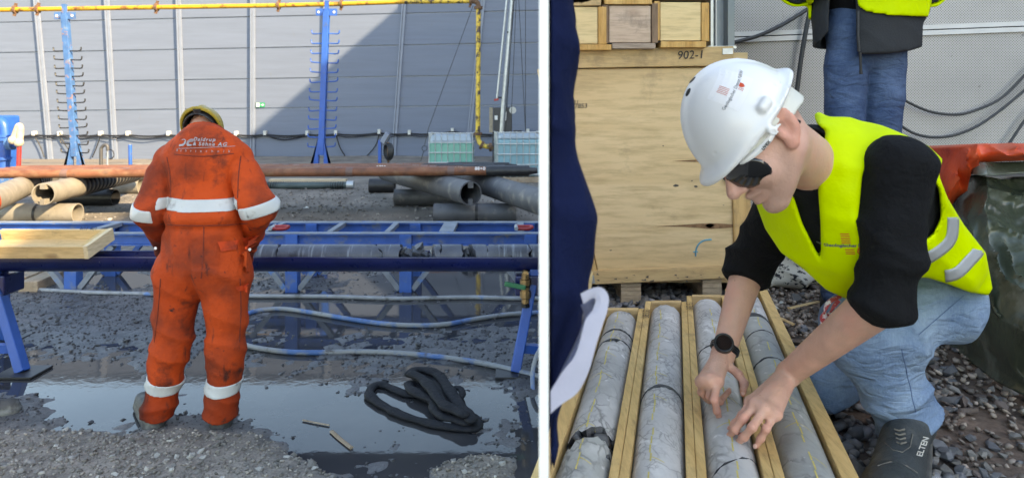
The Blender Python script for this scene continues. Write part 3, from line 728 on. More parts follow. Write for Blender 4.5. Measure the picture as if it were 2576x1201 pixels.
# ================================================================ drill pipes on casings
ends = [1352,1326,1290,1217,1262,1180,1300,1242]; offs = [0,.145,.28,.41,.535,.66,.78,.90]
DL = ['front drill pipe with a chalk number, nearest of the rusty row','second rusty drill pipe from the front of the row','third rusty drill pipe from the front of the row','fourth rusty drill pipe from the front of the row','fourth rusty drill pipe from the back of the row','third rusty drill pipe from the back of the row','second rusty drill pipe from the back of the row','rearmost rusty drill pipe of the long row']
for k in range(8):
    Y = 10.0+offs[k]; r0 = .066 if k == 0 else .058; zc = .765-.066+ (0 if k==0 else .0)
    xl = -7.9; xr = (ends[k]-CX)*Y/FPX; xm = -3.2
    root = thing('drill_pipe', (xm,Y,zc-r0), DL[k], 'drill pipe', 'long rusty drill pipes laid side by side')
    sl = .006
    z = lambda x: zc+(x+3.5)*sl
    MB().tube([(xl,Y,z(xl)),(xm,Y,z(xm)),(xr-.75,Y,z(xr-.75))], r0, 16).build('shaft', M['pipe_rust'] , root, 60)
    MB().tube([(xr-.76,Y,z(xr-.76)),(xr-.70,Y,z(xr-.7)),(xr-.12,Y,z(xr-.12))], [r0,r0+.012,r0+.012], 16).build('tool_joint', M['steel_black'], root, 60)
    MB().tube([(xr-.12,Y,z(xr-.12)),(xr,Y,z(xr))], [r0*.86,r0*.66], 16).build('pin_end', M['steel_black'], root, 60)
    for x in (-6.6+.37*k,-2.4-.2*k,-.9-.15*k):
        MB().tube([(x-.05,Y,z(x)),(x+.05,Y,z(x))], r0+.004, 16).build('wear_band', M['pipe_dark'], root, 60)
    if k in (0,1,3):
        for tx,s in (((1208,'88+0') if k==0 else (1150,'DMA') if k==1 else (960,'0720')),):
            X_ = (tx-CX)*Y/FPX
            text(s, .075, 'chalk_mark', M['white'], root, (X_,Y-r0*.85,z(X_)+r0*.6), (1,0,0), (0,.5,.86), None, .003)

def casing(a, b, r, m, name, label, groove=None, rings=None, clamp=False):
    a, b = Vector(a),Vector(b); root = thing(name, ((a+b)/2)*1, label, 'steel pipe', 'wide steel casing pipes'); root.location.z = min(a.z,b.z)-r
    MB().pipe(a,b,r,r*.9,32).build('tube', m, root, 50)
    d = (b-a).normalized()
    if groove is not None:
        for g in groove: c = a+(b-a)*g; MB().tube([c-d*.02,c+d*.02], r+.004, 32, False).build('weld_band', M['steel_black'], root, 60)
    if rings:
        for g in rings:
            c = a+d*g; MB().tube([c-d*.05,c-d*.035,c+d*.035,c+d*.05], [r,r+.012,r+.012,r], 28, False).build('thread_ring', M['steel_black'], root, 60)
    if clamp:
        e = a-d*.0
        MB().box((e.x-.035,e.y-.02,e.z+r*.45),(e.x+.035,e.y+.1,e.z+r*.9)).build('lug', m, root)
        MB().box((e.x-.03,e.y-.03,e.z-r*.95),(e.x+.03,e.y+.08,e.z-r*.45)).build('lug', m, root)
    return root
r1 = .15; zc = .475
yA = 9.2
casing((-6.38,9.2,zc),(-6.95,12.6,zc), r1, M['casing_tan'],'casing_pipe','open ended dusty casing pipe with dark ribs at far left', None, [1.0+.14*k for k in range(16)], True)
casing((-6.15,7.6,zc),(-8.2,12.0,zc), .16, M['casing_tan'],'casing_pipe','dusty casing pipe running off the left edge', None, [3.2+.16*k for k in range(6)])
casing((-.563,9.2,zc+.01),(-2.35,12.6,zc), .165, M['casing'],'casing_pipe','dark open casing pipe slanting under the drill pipes at right', None, None, True)
casing((.62,7.7,zc),(-.95,11.9,zc), .165, M['casing'],'casing_pipe','dark casing pipe running off at the right of the yard')
Zl = .155
def lower(x0,x1,Y,m,label,groove=None,r=.14):
    a = P(x0,0,Y); b_ = P(x1,0,Y); casing((a.x,Y,r+.012),(b_.x,Y,r+.012), r, m,'casing_stub', label, groove)
lower(7,196,9.62,M['casing_tan'],'short dusty pipe stub lying crosswise under the left casings',[.49])
lower(1092,1299,9.62,M['casing'],'short dark pipe stub lying crosswise under the right casing',[.52])
lower(993,1175,11.4,M['casing'],'black pipe stub in deep shade behind the right casing')
lower(930,993,13.2,M['steel_black'],'small black pipe stub farthest back on the right')
lower(154,291,11.4,M['steel_black'],'black pipe stub lying behind the ribbed casing',[.3])
lower(295,356,13.0,M['casing_tan'],'pale pipe stub farthest back beside the worker',None,.16)
# timber and hose lying far back
tb = thing('timber_beam', P(775,462,14.6)*1, 'pale squared timber lying on the far ground', 'timber'); tb.location.z = 0
a = P(676,0,14.6); b_ = P(870,0,14.6); MB().box((a.x,14.6,.02),(b_.x,14.75,.14)).build('beam', wood('far_timber',(.42,.33,.22),(.55,.45,.32),'X'), tb, bevel=.01)
hs = thing('ribbed_hose', P(775,470,13.9)*1, 'dark ribbed suction hose lying before the far timber', 'hose'); hs.location.z = 0
MB().tube(spline([(P(660,0,13.9).x,13.9,.08),(P(760,0,13.9).x,13.85,.08),(P(875,0,13.9).x,13.9,.09)],6), .07, 12).build('hose', mat('dark_green_hose',(.05,.075,.075),.5), hs, 60)
for k in range(34):
    x = P(665+6*k,0,13.88).x; MB().torus((x,13.88,.082),(1,0,0),.07,.012,14,4).build('rib', M['steel_black'], hs, 60)
MB().tube([(P(873,0,13.9).x,13.9,.09),(P(890,0,13.9).x,13.9,.09)], .085, 12).build('coupling', M['galv'], hs, 60)

# ================================================================ long blue rack
ZT = .515; YF, YR = 6.03, 6.62
rk = thing('pipe_rack', (-1.6,6.3,0), 'long muddy blue steel rack standing behind the core trough', 'rack')
XL, XR = -5.4, .32
def ibeam(Y, name):
    m0 = MB(); m0.box((XL,Y-.045,ZT-.012),(XR,Y+.045,ZT)); m0.box((XL,Y-.045,ZT-.104),(XR,Y+.045,ZT-.092)); m0.box((XL+.001,Y-.006,ZT-.092),(XR-.001,Y+.006,ZT-.012)); m0.build(name, M['blue_mud'], rk)
    MB().box((XL+.002,Y-.047,ZT+.0005),(XR-.002,Y+.047,ZT+.004)).build('mud_film', M['grey_mud'], rk)
ibeam(YF,'front_beam'); ibeam(YR,'rear_beam')
for xpx in (-160,185,737,1022,1335):
    X = (xpx-CX)*YF/FPX if xpx > 0 else (xpx-CX)*YF/FPX
    for Y in (YF,YR):
        MB().box((X-.055,Y-.052,-.02),(X+.055,Y+.05,ZT-.006)).build('post', M['blue_mud'], rk, bevel=.006)
        for s in (-1,1):
            MB().bar((X+s*.06,Y-.01,.02),(X+s*.36,Y-.01,ZT-.11),.05,.045).build('brace', M['grey_mud'] if Y==YF else M['blue_mud'], rk)
for xpx,wd in ((690,.04),(845,.05),(985,.05),(1128,.13),(1310,.06),(410,.06),(255,.08)):
    X = (xpx-CX)*6.3/FPX; MB().box((X-wd/2,YF+.05,ZT-.03),(X+wd/2,YR-.05,ZT+.008)).build('crossbar', M['grey_mud'], rk)
for xpx in (705,1315):
    X = (xpx-CX)*6.2/FPX; sh = thing('lifting_shackle', (X,6.2,ZT), 'red lifting shackle %s' % ('beside the worker on the rack' if xpx == 705 else 'at the right end of the rack'), 'shackle', 'lifting shackles on the rack')
    MB().tube(spline([(X-.06,6.14,ZT+.02),(X+.05,6.13,ZT+.02),(X+.085,6.17,ZT+.03),(X+.05,6.21,ZT+.03),(X-.06,6.2,ZT+.03)],5), .016, 8).build('bow', M['red'], sh, 60)
    MB().tube([(X-.06,6.1,ZT+.025),(X-.06,6.24,ZT+.03)], .018, 8).build('pin', M['galv'], sh, 60)

# ================================================================ trough with broken core
YT, ZR, RT = 4.31, .688, .105
tr = thing('core_trough', (-1.5,YT,.55), 'dark navy half pipe trough carrying broken drill core', 'trough')
def halfpipe(x0,x1):
    n = 18; vs, fs = [], []
    for x in (x0,x1):
        for rr in (RT,RT-.008):
            for k in range(n+1):
                a = math.pi+math.pi*k/n; vs.append((x,YT+rr*math.cos(a),ZR+rr*math.sin(a)))
    q = n+1
    for k in range(n):
        fs += [(k,k+1,2*q+k+1,2*q+k),(q+k+1,q+k,3*q+k,3*q+k+1),(k,q+k,q+k+1,k+1),(2*q+k,2*q+k+1,3*q+k+1,3*q+k)]
    fs += [(0,2*q,3*q,q),(n,q+n,3*q+n,2*q+n)]
    return MB().add(vs,fs)
halfpipe(-3.9,.19).build('half_pipe', M['navy'], tr, 50)
for s in (-1,1): MB().tube([(-3.9,YT+s*(RT-.004),ZR),(.19,YT+s*(RT-.004),ZR)], .006, 6).build('rim', M['navy'], tr, 60)
def trestle(x_top, x_foot, lean, label):
    root = thing('trestle', (x_foot,YT,0), label, 'trestle', 'blue trestles under the trough')
    s = 1 if lean > 0 else -1
    xf0 = x_foot
    for Y0,Y1 in ((YT-.03,YT-.18),(YT+.05,YT+.42)):
        if Y1 > YT: x_foot = x_top-s*.25
        MB().bar((x_top,Y0,ZR-.06),(x_foot,Y1,.012),.06,.065,(0,1,0)).build('leg', M['blue'], root, bevel=.006)
        MB().box((x_foot-.12,Y1-.1,.002),(x_foot+.12,Y1+.1,.016)).build('foot_plate', M['steel_black'], root, bevel=.003)
    x_foot = xf0
    MB().bar((x_foot*.8+x_top*.2,YT-.13,.14),(x_top*1.0+ (x_top-x_foot)*.3,YT-.1,.12),.05,.05).build('stay', M['blue'], root)
    MB().box((x_top-.13,YT-.09,ZR-.24),(x_top+.13,YT+.09,ZR-.115)).build('cradle', M['navy'], root, bevel=.01)
    return root
trestle(-3.30,-2.99,1,'blue trestle leg with foot plate at the left edge')
trestle(.15,.02,-1,'blue trestle leg with foot plate at the right of the yard')
bv = thing('ball_valve', P(1318,720,4.2), 'brass ball valve with green lever dripping below the trough', 'valve')
c = P(1322,695,4.2)
for dz,r_,h_ in ((0,.022,.03),(-.035,.03,.035),(-.075,.024,.03),(-.11,.03,.04),(-.15,.022,.03),(-.178,.026,.02)):
    MB().cyl(c+V(0,0,dz-h_/2),c+V(0,0,dz+h_/2),r_*1.15,n=8).build('fitting', M['brass'] if dz>-.16 else M['steel_black'], bv, 40)
MB().cyl(c+V(0,0,.015),V(c.x,c.y+.08,ZR-.1),.02,n=8).build('stem', M['brass'], bv, 40)
MB().bar(c+V(.0,-.035,-.06),c+V(-.13,-.035,-.035),.02,.028).build('lever', M['green_paint'], bv, bevel=.004)

# core pieces (cylinder with rough, slanted ends)
def core_piece(name, a, b, r, m, sa, sb, seed, parent=None, n=26, k=7, rough=.004, endr=.006):
    a, b = Vector(a),Vector(b); d = (b-a); L = d.length; d.normalize(); rr = np.random.default_rng(seed)
    u = d.cross(Vector((0,0,1))).normalized(); v = u.cross(d).normalized(); vs, fs = [], []
    ja, jb = rr.normal(0,endr,n), rr.normal(0,endr,n)
    for i in range(k+1):
        t = i/k
        for q in range(n):
            an = 2*math.pi*q/n; cu, cv = math.cos(an), math.sin(an)
            s0 = (sa[0]*cu+sa[1]*cv)*r+ja[q]; s1 = L+(sb[0]*cu+sb[1]*cv)*r+jb[q]
            s = s0+(s1-s0)*t; R_ = r*(1+rr.normal(0,rough)) if 0<i<k else r*.985
            vs.append(a+d*s+u*cu*R_+v*cv*R_)
    for i in range(k):
        for q in range(n): fs.append((i*n+q,i*n+(q+1)%n,(i+1)*n+(q+1)%n,(i+1)*n+q))
    for base,sgn,sl,off in ((0,-1,sa,0),(k*n,1,sb,L)):
        ring = [base+q for q in range(n)]; st = len(vs)
        for q in range(n):
            an = 2*math.pi*q/n; cu, cv = .55*math.cos(an), .55*math.sin(an)
            vs.append(a+d*(off+(sl[0]*cu+sl[1]*cv)*r+rr.normal(0,endr*1.3))+u*cu*r+v*cv*r)
        c = len(vs); vs.append(a+d*(off+rr.normal(0,endr)))
        for q in range(n):
            f1 = (ring[q],st+q,st+(q+1)%n,ring[(q+1)%n]); f2 = (st+q,c,st+(q+1)%n)
            fs += [f1 if sgn>0 else f1[::-1], f2 if sgn>0 else f2[::-1]]
        if sgn > 0: pass
    me = bpy.data.meshes.new(name); me.from_pydata([tuple(x) for x in vs],[],[f[::-1] for f in fs]); me.update()
    return link_mesh(name, me, m, parent, smooth=35)
RC = .078; ZC = .583+.008+RC+.006
xx = lambda c: (666.7+.3666*c-CX)*YT/FPX
CL = [((-330,88),(0,0),(.05,.1),'long scored dark core piece partly behind the worker'),((104,782),(0,.1),(.5,-.3),'longest scored dark core piece just right of the worker'),((792,924),(.5,-.3),(0,.1),'dark core piece with a broken sloping end'),
      ((1146,1206),(.3,.2),(.1,0),'short rounded dark core piece after the rubble'),((1213,1354),(0,0),(.1,-.1),'dark core piece with pale smears in the middle right'),((1428,1512),(.4,-.2),(.2,.1),'short cracked dark core piece left of the slanted break'),
      ((1520,1622),(0,.2),(.9,-.6),'dark core piece with a slanted break'),((1634,1803),(.9,-.6),(.2,0),'dark core piece with long slanted left end'),((1812,1990),(.2,0),(0,0),'last dark core piece at the right end of the trough')]
for i,((x0,x1),sa,sb,lab) in enumerate(CL):
    o = core_piece('drill_core', (xx(x0),YT,ZC),(xx(x1),YT,ZC), RC, M['core_dark'], sa, sb, 40+i); tag(o, lab, 'drill core', 'dark core pieces in the trough')
SHR = stone_shapes(8,.22,9)
frag = [(945,690,.03),(955,730,.045),(985,705,.05),(1010,735,.04),(1035,690,.045),(1060,700,.06),(1080,740,.035),(1100,715,.04),(1120,738,.035),(1140,735,.03),(935,720,.035),(1385,720,.04),(1410,738,.032),(1395,700,.028),(1150,750,.02)]
ORD = 'first second third fourth fifth sixth seventh eighth ninth tenth eleventh twelfth thirteenth fourteenth fifteenth'.split()
names_ = ['leftmost rock fragment of the broken core','large wedge shaped rock fragment in the rubble']
for i,(cx_,cy_,s) in enumerate(frag):
    me = bpy.data.meshes.new('core_fragment'); me.from_pydata([tuple(v*s*np.array([.9,.9,1.0])) for v in SHR[i%8]],[],[tuple(f) for f in IF.tolist()]); me.update()
    o = link_mesh('core_fragment', me, M['rock_dark']); p = P(666.7+.3666*cx_, 377.4+.3666*cy_, YT-.01); o.location = (p.x,YT+random.uniform(-.03,.02),max(p.z,ZR-.05)); o.rotation_euler = (random.uniform(0,6),random.uniform(0,6),random.uniform(0,6))
    rank = sorted(f_[0] for f_ in frag).index(cx_); tag(o, '%s rock fragment from the left in the broken stretch of dark core' % ORD[rank], 'rock fragment', 'rubble between the core pieces')

# ================================================================ pine tray at the left
bx = thing('core_tray', P(110,640,4.3), 'empty pine core tray marked 301.80 lying on the trough', 'tray')
A_,B_ = P(-70,650,4.12), P(213,647.5,4.12); 
e1 = Vector((1,0,0)); e2n = V(0,.97,.235).normalized(); e3 = e1.cross(e2n).normalized(); e3 = e3 if e3.z>0 else -e3
Lx = B_.x-A_.x; Wd = .27; Ht = .078; tk = .022
def tray_board(o0,o1,h0,h1,x0,x1,name,m): # along e2: o0..o1, up: h0..h1, x
    c = [A_+e1*x+e2n*o+e3*h for h in (h0,h1) for (x,o) in ((x0,o0),(x1,o0),(x1,o1),(x0,o1))]
    return MB().hexa(c).build(name, m, bx, bevel=.002)
tray_board(0,tk,0,Ht,0,Lx,'side_board',M['pine_x']); tray_board(Wd-tk,Wd,0,Ht,0,Lx,'side_board',M['pine_x'])
tray_board(tk+.001,Wd-tk-.001,0,.015,0,Lx-.03,'base_board',M['pine_x'])
tray_board(-.004,Wd+.004,.0,Ht+.004,Lx+.001,Lx+.028,'end_board',wood('pine_end',(.62,.48,.28),(.74,.6,.4),'Y',1.5))
tray_board(tk+.001,Wd-tk-.001,.0151,Ht,Lx-.03,Lx-.001,'end_cleat',M['pine_y'])
text('301.80', .042, 'marker_text', M['ink'], bx, A_+e1*(Lx-.13)+e2n*(Wd-tk*.5)+e3*(Ht+.001), e1, (0,.55,.83), None, .004, shear=.2)
# timbers on the ground at the left
for x0,y0,x1,y1,lab in ((28,716,118,680,'old squared timber with split end lying left on the mud'),(70,722,160,684,'second weathered timber beside the split one')):
    a = G(x0,y0,.05); b_ = G(x1,y1,.05); o = MB().bar(a,b_,.16,.10).build('ground_timber', M['timber'], bevel=.008); tag(o, lab, 'timber')

# ================================================================ hoses on the ground
def lay_hose(name, pts, r, m, label, z=.012):
    o = MB().tube(spline([G(x,y,z+r*.3) for x,y in pts],8), r, 10).build(name, m, None, 60); tag(o, label, 'hose')
lay_hose('pale_hose',[(-20,726),(110,729),(230,735),(390,739),(640,744),(820,745),(1000,750),(1180,747),(1300,750),(1400,749)], .018, M['hose_grey'],'long pale muddy hose lying straight across behind the worker')
lay_hose('blue_hose',[(600,800),(640,783),(700,776),(760,782),(850,797),(950,812),(1040,818),(1120,815),(1200,801),(1290,789),(1400,784)], .018, M['hose_blue'],'upper curved blue hose lying through the puddle')
lay_hose('blue_hose',[(590,858),(640,873),(720,884),(800,886),(920,884),(1050,891),(1180,907),(1280,927),(1390,955)], .017, M['hose_blue'],'lower blue hose running to the right trestle foot')
o = MB().tube(spline([P(1368,868,4.05),P(1352,890,4.0),P(1341,930,3.95),P(1340,970,3.9),P(1347,1005,3.85),P(1362,1035,3.78)],6), .014, 8).build('blue_hose_loop', M['hose_blue'], None, 60); tag(o,'bright blue hose loop at the right edge of the yard','hose')
# black lay-flat hose in a heap
bh = thing('black_hose_heap', G(1080,1040), 'heap of limp black hose lying in the puddle', 'hose')
C6 = lambda x,y: (666.7+.3666*x, 761+.3666*y)
loops = [([(1180,700),(1130,640),(1040,632),(950,618),(870,585),(800,560),(745,572),(716,625),(770,680),(850,725),(900,752),(1000,790),(1150,830),(1290,855),(1400,862),(1455,845),(1450,800),(1400,775)],.03,.020),
         ([(980,500),(1030,462),(1110,462),(1190,495),(1240,560),(1290,640),(1340,705),(1385,760),(1430,820)],.034,.075),
         ([(985,480),(1060,510),(1130,570),(1180,640),(1230,700),(1320,740),(1390,780)],.034,.10),
         ([(990,540),(1000,590),(1070,630),(1150,670),(1175,730),(1230,780),(1330,800),(1410,830)],.034,.05),
         ([(1020,520),(1100,540),(1200,600),(1260,660),(1330,700)],.03,.05),([(1290,575),(1340,590),(1355,630),(1335,660)],.02,.045),
         ([(1010,560),(1090,590),(1160,650),(1250,690),(1340,690)],.036,.025),([(1000,500),(1100,500),(1190,550),(1260,620)],.04,.035)]
for k,(pp,r_,z_) in enumerate(loops):
    pts = spline([G(*C6(x,y), z_*.7) for x,y in pp],6); nn = len(pts); rr = [r_*(1+.10*math.sin(i*.45+k)+.06*math.sin(i*.9+2*k))*(.25 if i in (0,nn-1) else .75 if i in (1,nn-2) else 1) for i in range(nn)]
    MB().tube(pts, rr, 14, flat=.5).build('strand', M['fabric_black'], bh, 60)
for pp,r_,lab in (([(762,1055),(790,1061),(828,1068)],.007,'thin brown twig floating in the puddle'),([(834,1083),(855,1102),(884,1125)],.012,'short flat stick lying at the puddle edge')):
    o = MB().tube(spline([G(x,y,.006) for x,y in pp],3), r_, 6, flat=.5).build('stick', M['timber'], None, 60); tag(o, lab, 'stick')
# scraps
for (x,y,s,lab) in ((770,524,.05,'small white paper scrap on the far ground'),(540,1346/1.59-.0,.0,'')):
    if not lab: continue
    c = G(x,y,.03); o = MB().add([c+V(-s,0,0),c+V(0,-s*.5,.02),c+V(s,0,.01),c+V(0,s*.8,.03)],[(0,1,2),(0,2,3)]).build('paper_scrap', M['white']); tag(o, lab, 'scrap')
# ================================================================ worker in orange coverall, seen from behind
def denim(name, c0, c1, scale=1):
    m = bpy.data.materials.new(name); m.use_nodes = True; nt = m.node_tree; b = nt.nodes['Principled BSDF']; vec = coords(nt)
    c = ramp(nt, noise(nt, vec, 7*scale, 6, .6), .34, .68, (*c0,1), (*c1,1))
    wv = nt.nodes.new('ShaderNodeTexNoise'); wv.inputs['Scale'].default_value = 260; nt.links.new(coords(nt,(1,1,.25)), wv.inputs['Vector'])
    c = mixc(nt, ramp(nt, wv.outputs[0], .35, .7, (.78,.78,.78,1),(1.15,1.15,1.15,1)), (0,0,0), c) if False else mixc(nt, 1.0, c, ramp(nt, wv.outputs[0], .35, .68, (.90,.91,.93,1),(1.08,1.07,1.06,1)), 'MULTIPLY')
    nt.links.new(c, b.inputs['Base Color']); b.inputs['Roughness'].default_value = .85; b.inputs['Specular IOR Level'].default_value = .2
    bp = nt.nodes.new('ShaderNodeBump'); bp.inputs['Strength'].default_value = .35; bp.inputs['Distance'].default_value = .003
    nt.links.new(noise(nt, vec, 220, 3), bp.inputs['Height'])
    b2 = nt.nodes.new('ShaderNodeBump'); b2.inputs['Strength'].default_value = .6; b2.inputs['Distance'].default_value = .028
    nt.links.new(noise(nt, coords(nt,(1,1,2.4),(0,.5,0)), 13, 4, .5, 1.2), b2.inputs['Height']); nt.links.new(b2.outputs[0], bp.inputs['Normal'])
    nt.links.new(bp.outputs[0], b.inputs['Normal']); return m
def omat(nm, at=None): return mat(nm, (.44,.050,.007), .8, 0, .16, 3, [((.17,.024,.008), 3.4, .46, .66), ((.05,.014,.009), 6, .58, .72), ((.035,.012,.010), 20, .65, .72), ((.07,.016,.010), 9, .60, .70, (2.2,2.2,.5))], .55, 17, spec=.25, attr=at, bdist=.022)
M['orange'] = omat('orange_coverall'); M['orange_t'] = omat('grimy_orange_coverall', 'tint')
M['reflect'] = mat('reflective_band', (.45,.46,.455), .45, 0, .07, 8, [((.17,.155,.14), 10, .56, .72), ((.08,.07,.06), 17, .66, .74, (1,1,.3))], .15, 60)
M['skin'] = mat('skin', (.50,.275,.205), .48, 0, .10, 18, [((.52,.225,.165), 9, .5, .72)], .12, 140, sss=.12, spec=.4)
M['helmet_yellow'] = mat('yellow_helmet', (.28,.20,.025), .4, 0, .2, 8, [((.10,.075,.04), 9, .58, .72)], .1, 40)
M['boot'] = mat('muddy_boot', (.045,.045,.045), .6, 0, .3, 14, [((.17,.18,.17), 9, .52, .7)], .5, 50)
M['badge'] = mat('grey_lettering', (.27,.27,.28), .6, 0, .08, 30, bump=.05)

wk = thing('person', (-1.57,3.45,0), 'person in muddy orange coverall and yellow helmet bending over the trough', 'person')
q = lambda x,y,Y: P(x,y,Y)
pel, wai, che, nek = q(511,660,3.44), q(512,560,3.45), q(512,450,3.50), q(510,352,3.57)
shL, shR = q(428,400,3.53), q(598,398,3.53)
elL, elR = q(384,530,3.42), q(650,522,3.42)
wrL, wrR = q(440,660,3.98), q(600,660,3.98)
hipL, hipR = q(452,690,3.45), q(570,690,3.45)
knL, knR = q(428,880,3.42), q(569,880,3.42)
anL, anR = q(398,1040,3.44), q(556,1045,3.44)
hd = q(508,336,3.65)
def worker_torso(p):
    d = s_ell(p, che+V(0,.0,.03), (.205,.13,.26)); d = smin(d, s_ell(p, wai, (.192,.14,.17)), .08)
    d = smin(d, s_ell(p, pel+V(0,0,.0), (.212,.15,.17)), .07)
    d = smin(d, s_rc(p, shL, shR, .088, .088), .07); d = smin(d, s_rc(p, che+V(0,.03,.12), nek, .13, .07), .07)
    return d
def worker_arm(p, sh, el, wr): return s_chain(p, [sh, el, wr], [.085,.078,.060], .04)
def worker_leg(p, hp, kn, an): return s_chain(p, [hp, kn, an], [.120,.080,.076], .05)
def worker_cloth(p):
    t = worker_torso(p)
    waist = q(512,566,3.45).z
    t = t-.012*np.exp(-((p[:,2]-waist+.045)/.02)**2)*0+.012*np.exp(-((p[:,2]-waist)/.022)**2)
    t = t-.014*np.exp(-((p[:,2]-waist-.06)/.035)**2)
    a = np.minimum(worker_arm(p, shL, elL, wrL), worker_arm(p, shR, elR, wrR))
    lg = np.minimum(worker_leg(p, hipL, knL, anL), worker_leg(p, hipR, knR, anR))
    d = smin(t, a, .012)+.013*np.exp(-((t-a)/.014)**2); d = smin(d, lg, .05)
    d = d-.010*creases(p,(.95,0,.12),13,1.9,8)*np.exp(-((p[:,2]-che.z)/.2)**2)-.012*creases(p,(.55,0,.8),12,2.2,9)*(p[:,2]<pel.z)
    # folds
    d = d-.020*creases(p,(.25,.1,1),26,1.6,1)*(gauss(p,anL,.16)+gauss(p,anR,.16))
    d = d-.016*creases(p,(.5,0,1),20,1.8,2)*(gauss(p,knL,.15)+gauss(p,knR,.15))
    d = d-.016*creases(p,(.6,.3,-.7),22,1.7,3)*(gauss(p,elL,.16)+gauss(p,elR,.16))
    d = d-.012*creases(p,(1,0,.35),26,1.7,4)*np.exp(-((p[:,2]-waist+.09)/.07)**2)
    d = d-.006*creases(p,(1,0,.1),34,1.2,5)*np.exp(-((p[:,2]-waist-.04)/.05)**2)
    d = d-.016*creases(p,(.9,0,.45),15,1.6,6)*(gauss(p,(shL+V(.03,0,-.1)),.12)+gauss(p,(shR+V(-.03,0,-.1)),.12))
    d = d-.014*creases(p,(.8,0,.6),13,1.9,7)*(gauss(p,hipL,.2)+gauss(p,hipR,.2))
    d = d-.0045*wob(p,16,2)-.002*wob(p,45,3)
    cz = (hipL.z+hipR.z)/2
    seat = np.exp(-((p[:,0]-pel.x)/.016)**2)*sg((p[:,1]<3.45)*6-3)*np.exp(-((p[:,2]-pel.z+.03)/.15)**2)
    d = d+.018*seat
    d = np.maximum(d, .048+.008*np.sin(p[:,0]*40)-p[:,2])
    d = smax(d, -s_ell(p, hd+V(0,-.0,-.02), (.088,.10,.12)), .01)
    return d
allp = [shL,shR,elL,elR,wrL,wrR,hipL,hipR,knL,knR,anL,anR,hd]
lo, hi = bounds(allp, .17)
def dirty(v):
    z = v[:,2:3]; w1 = wob(v,7,1)[:,None]; w2 = wob(v,19,3)[:,None]
    low = np.clip((.30-z)/.3,0,1)*.5; leg = np.clip((pel.z+.12-z)/.25,0,1)*.20
    arm = np.clip((np.abs(v[:,0:1]-pel.x)-.215)/.06,0,1)*np.clip((elL.z+.05-z)/.12,0,1)*.55
    g = np.clip(1-(low+leg+arm)*(.65+.5*w1+.3*w2)-.15*np.clip(w1+.3*w2,0,1),.18,1)
    return np.concatenate([g, g*(.75+.25*g), g*(.85+.15*g)],1)
M['orange_c'] = M['orange']
cover = iso_obj('coverall', worker_cloth, lo, hi, .0075, M['orange_t'], wk, 1, color=dirty)
# bare body inside the clothes: head, neck, torso, limbs, hands as one mesh
def s_head(p, O, F, L, U, neck, sc=1.0, mouth=True):
    Rm = np.stack([A3(F),A3(L),A3(U)],1); t = (p-A3(O))@Rm/sc
    E = lambda c,r: s_ell(t,c,r)
    d = E((-.006,0,.052),(.099,.077,.098)); d = smin(d, E((.042,0,-.03),(.062,.056,.078)), .03)
    ay = np.stack([t[:,0],np.abs(t[:,1]),t[:,2]],1)
    d = smin(d, s_rc(ay,(.0,.056,-.045),(.078,.016,-.104),.020,.016), .03)
    d = smin(d, s_ell(t,(.088,0,-.104),(.022,.024,.019)), .016)
    d = smin(d, s_rc(ay,(.086,.004,.022),(.074,.045,.02),.014,.012), .014)
    d = smin(d, s_ell(ay,(.066,.04,-.032),(.026,.022,.026)), .02)
    d = smin(d, s_rc(t,(.098,0,.014),(.131,0,-.028),.0095,.0140), .012)
    d = smin(d, s_ell(ay,(.112,.0125,-.034),(.014,.0095,.009)), .006)
    d = smin(d, s_rc(ay,(.112,0,-.057),(.092,.024,-.063),.0095,.006), .006)
    d = smin(d, s_rc(ay,(.108,0,-.075),(.090,.020,-.071),.0095,.006), .006)
    d = smax(d, -s_rc(ay,(.108,.020,-.042),(.088,.034,-.066),.0022,.002), .006)
    d = smax(d, -s_rc(ay,(.122,0,-.0655),(.088,.03,-.067),.0032,.002), .005)
    d = smax(d, -s_ell(ay,(.100,.033,.0),(.014,.02,.012)), .012)
    ey = s_ell(ay,(.084,.033,.0),(.013,.014,.013)); d = np.minimum(d, ey)
    d = smax(d, -s_rc(ay,(.122,.007,-.046),(.112,.008,-.040),.0036,.003), .003)
    # ear: rim, bowl, lobe
    c, s_ = math.cos(.25), math.sin(.25)
    e = ay-np.array([-.012,.077,.004],np.float32); ex = e[:,0]*c+e[:,2]*s_; ez = -e[:,0]*s_+e[:,2]*c
    ee = np.stack([ex, e[:,1]-.010-ex*-.35, ez],1)/1.25
    ear = s_ell(ee,(0,0,.004),(.0185,.0075,.031)); bowl = s_ell(ee,(.004,.010,.002),(.0105,.010,.019)); groove = s_ell(ee,(-.003,.008,.02),(.010,.005,.009))
    ear = smax(ear,-bowl,.004); ear = smax(ear,-groove,.003); ear = smin(ear, s_ell(ee,(.006,0,-.026),(.0095,.006,.011)), .008)
    ear = smin(ear, s_ell(ee,(.014,.002,-.004),(.005,.005,.008)), .005)
    d = smin(d, ear*1.25, .005)
    return d*sc if neck is None else smin(d*sc, s_rc(p, O+(-F)*.018*sc-U*.035*sc, neck, .058*sc, .064*sc), .03)
def s_hand(p, wrist, knuck, fingers, r=.0088, palm=.0135):
    d = None
    for k in knuck:
        e = s_rc(p, wrist, k, .021, palm); d = e if d is None else smin(d, e, .008)
    for i in range(len(knuck)-1): d = smin(d, s_rc(p, knuck[i], knuck[i+1], palm, palm), .01)
    for f in fingers:
        n = len(f['p']); r0 = f.get('r', r); rs = [r0*1.12]+[r0*(1.0-.10*i) for i in range(n-1)]; rs[-1] = r0*.78
        e = s_chain(p, f['p'], rs, .004)
        for j in f['p'][1:-1]: e = smin(e, s_ell(p, j, (r0*1.06,)*3), .004)
        d = smin(d, e, .0055)
    return d
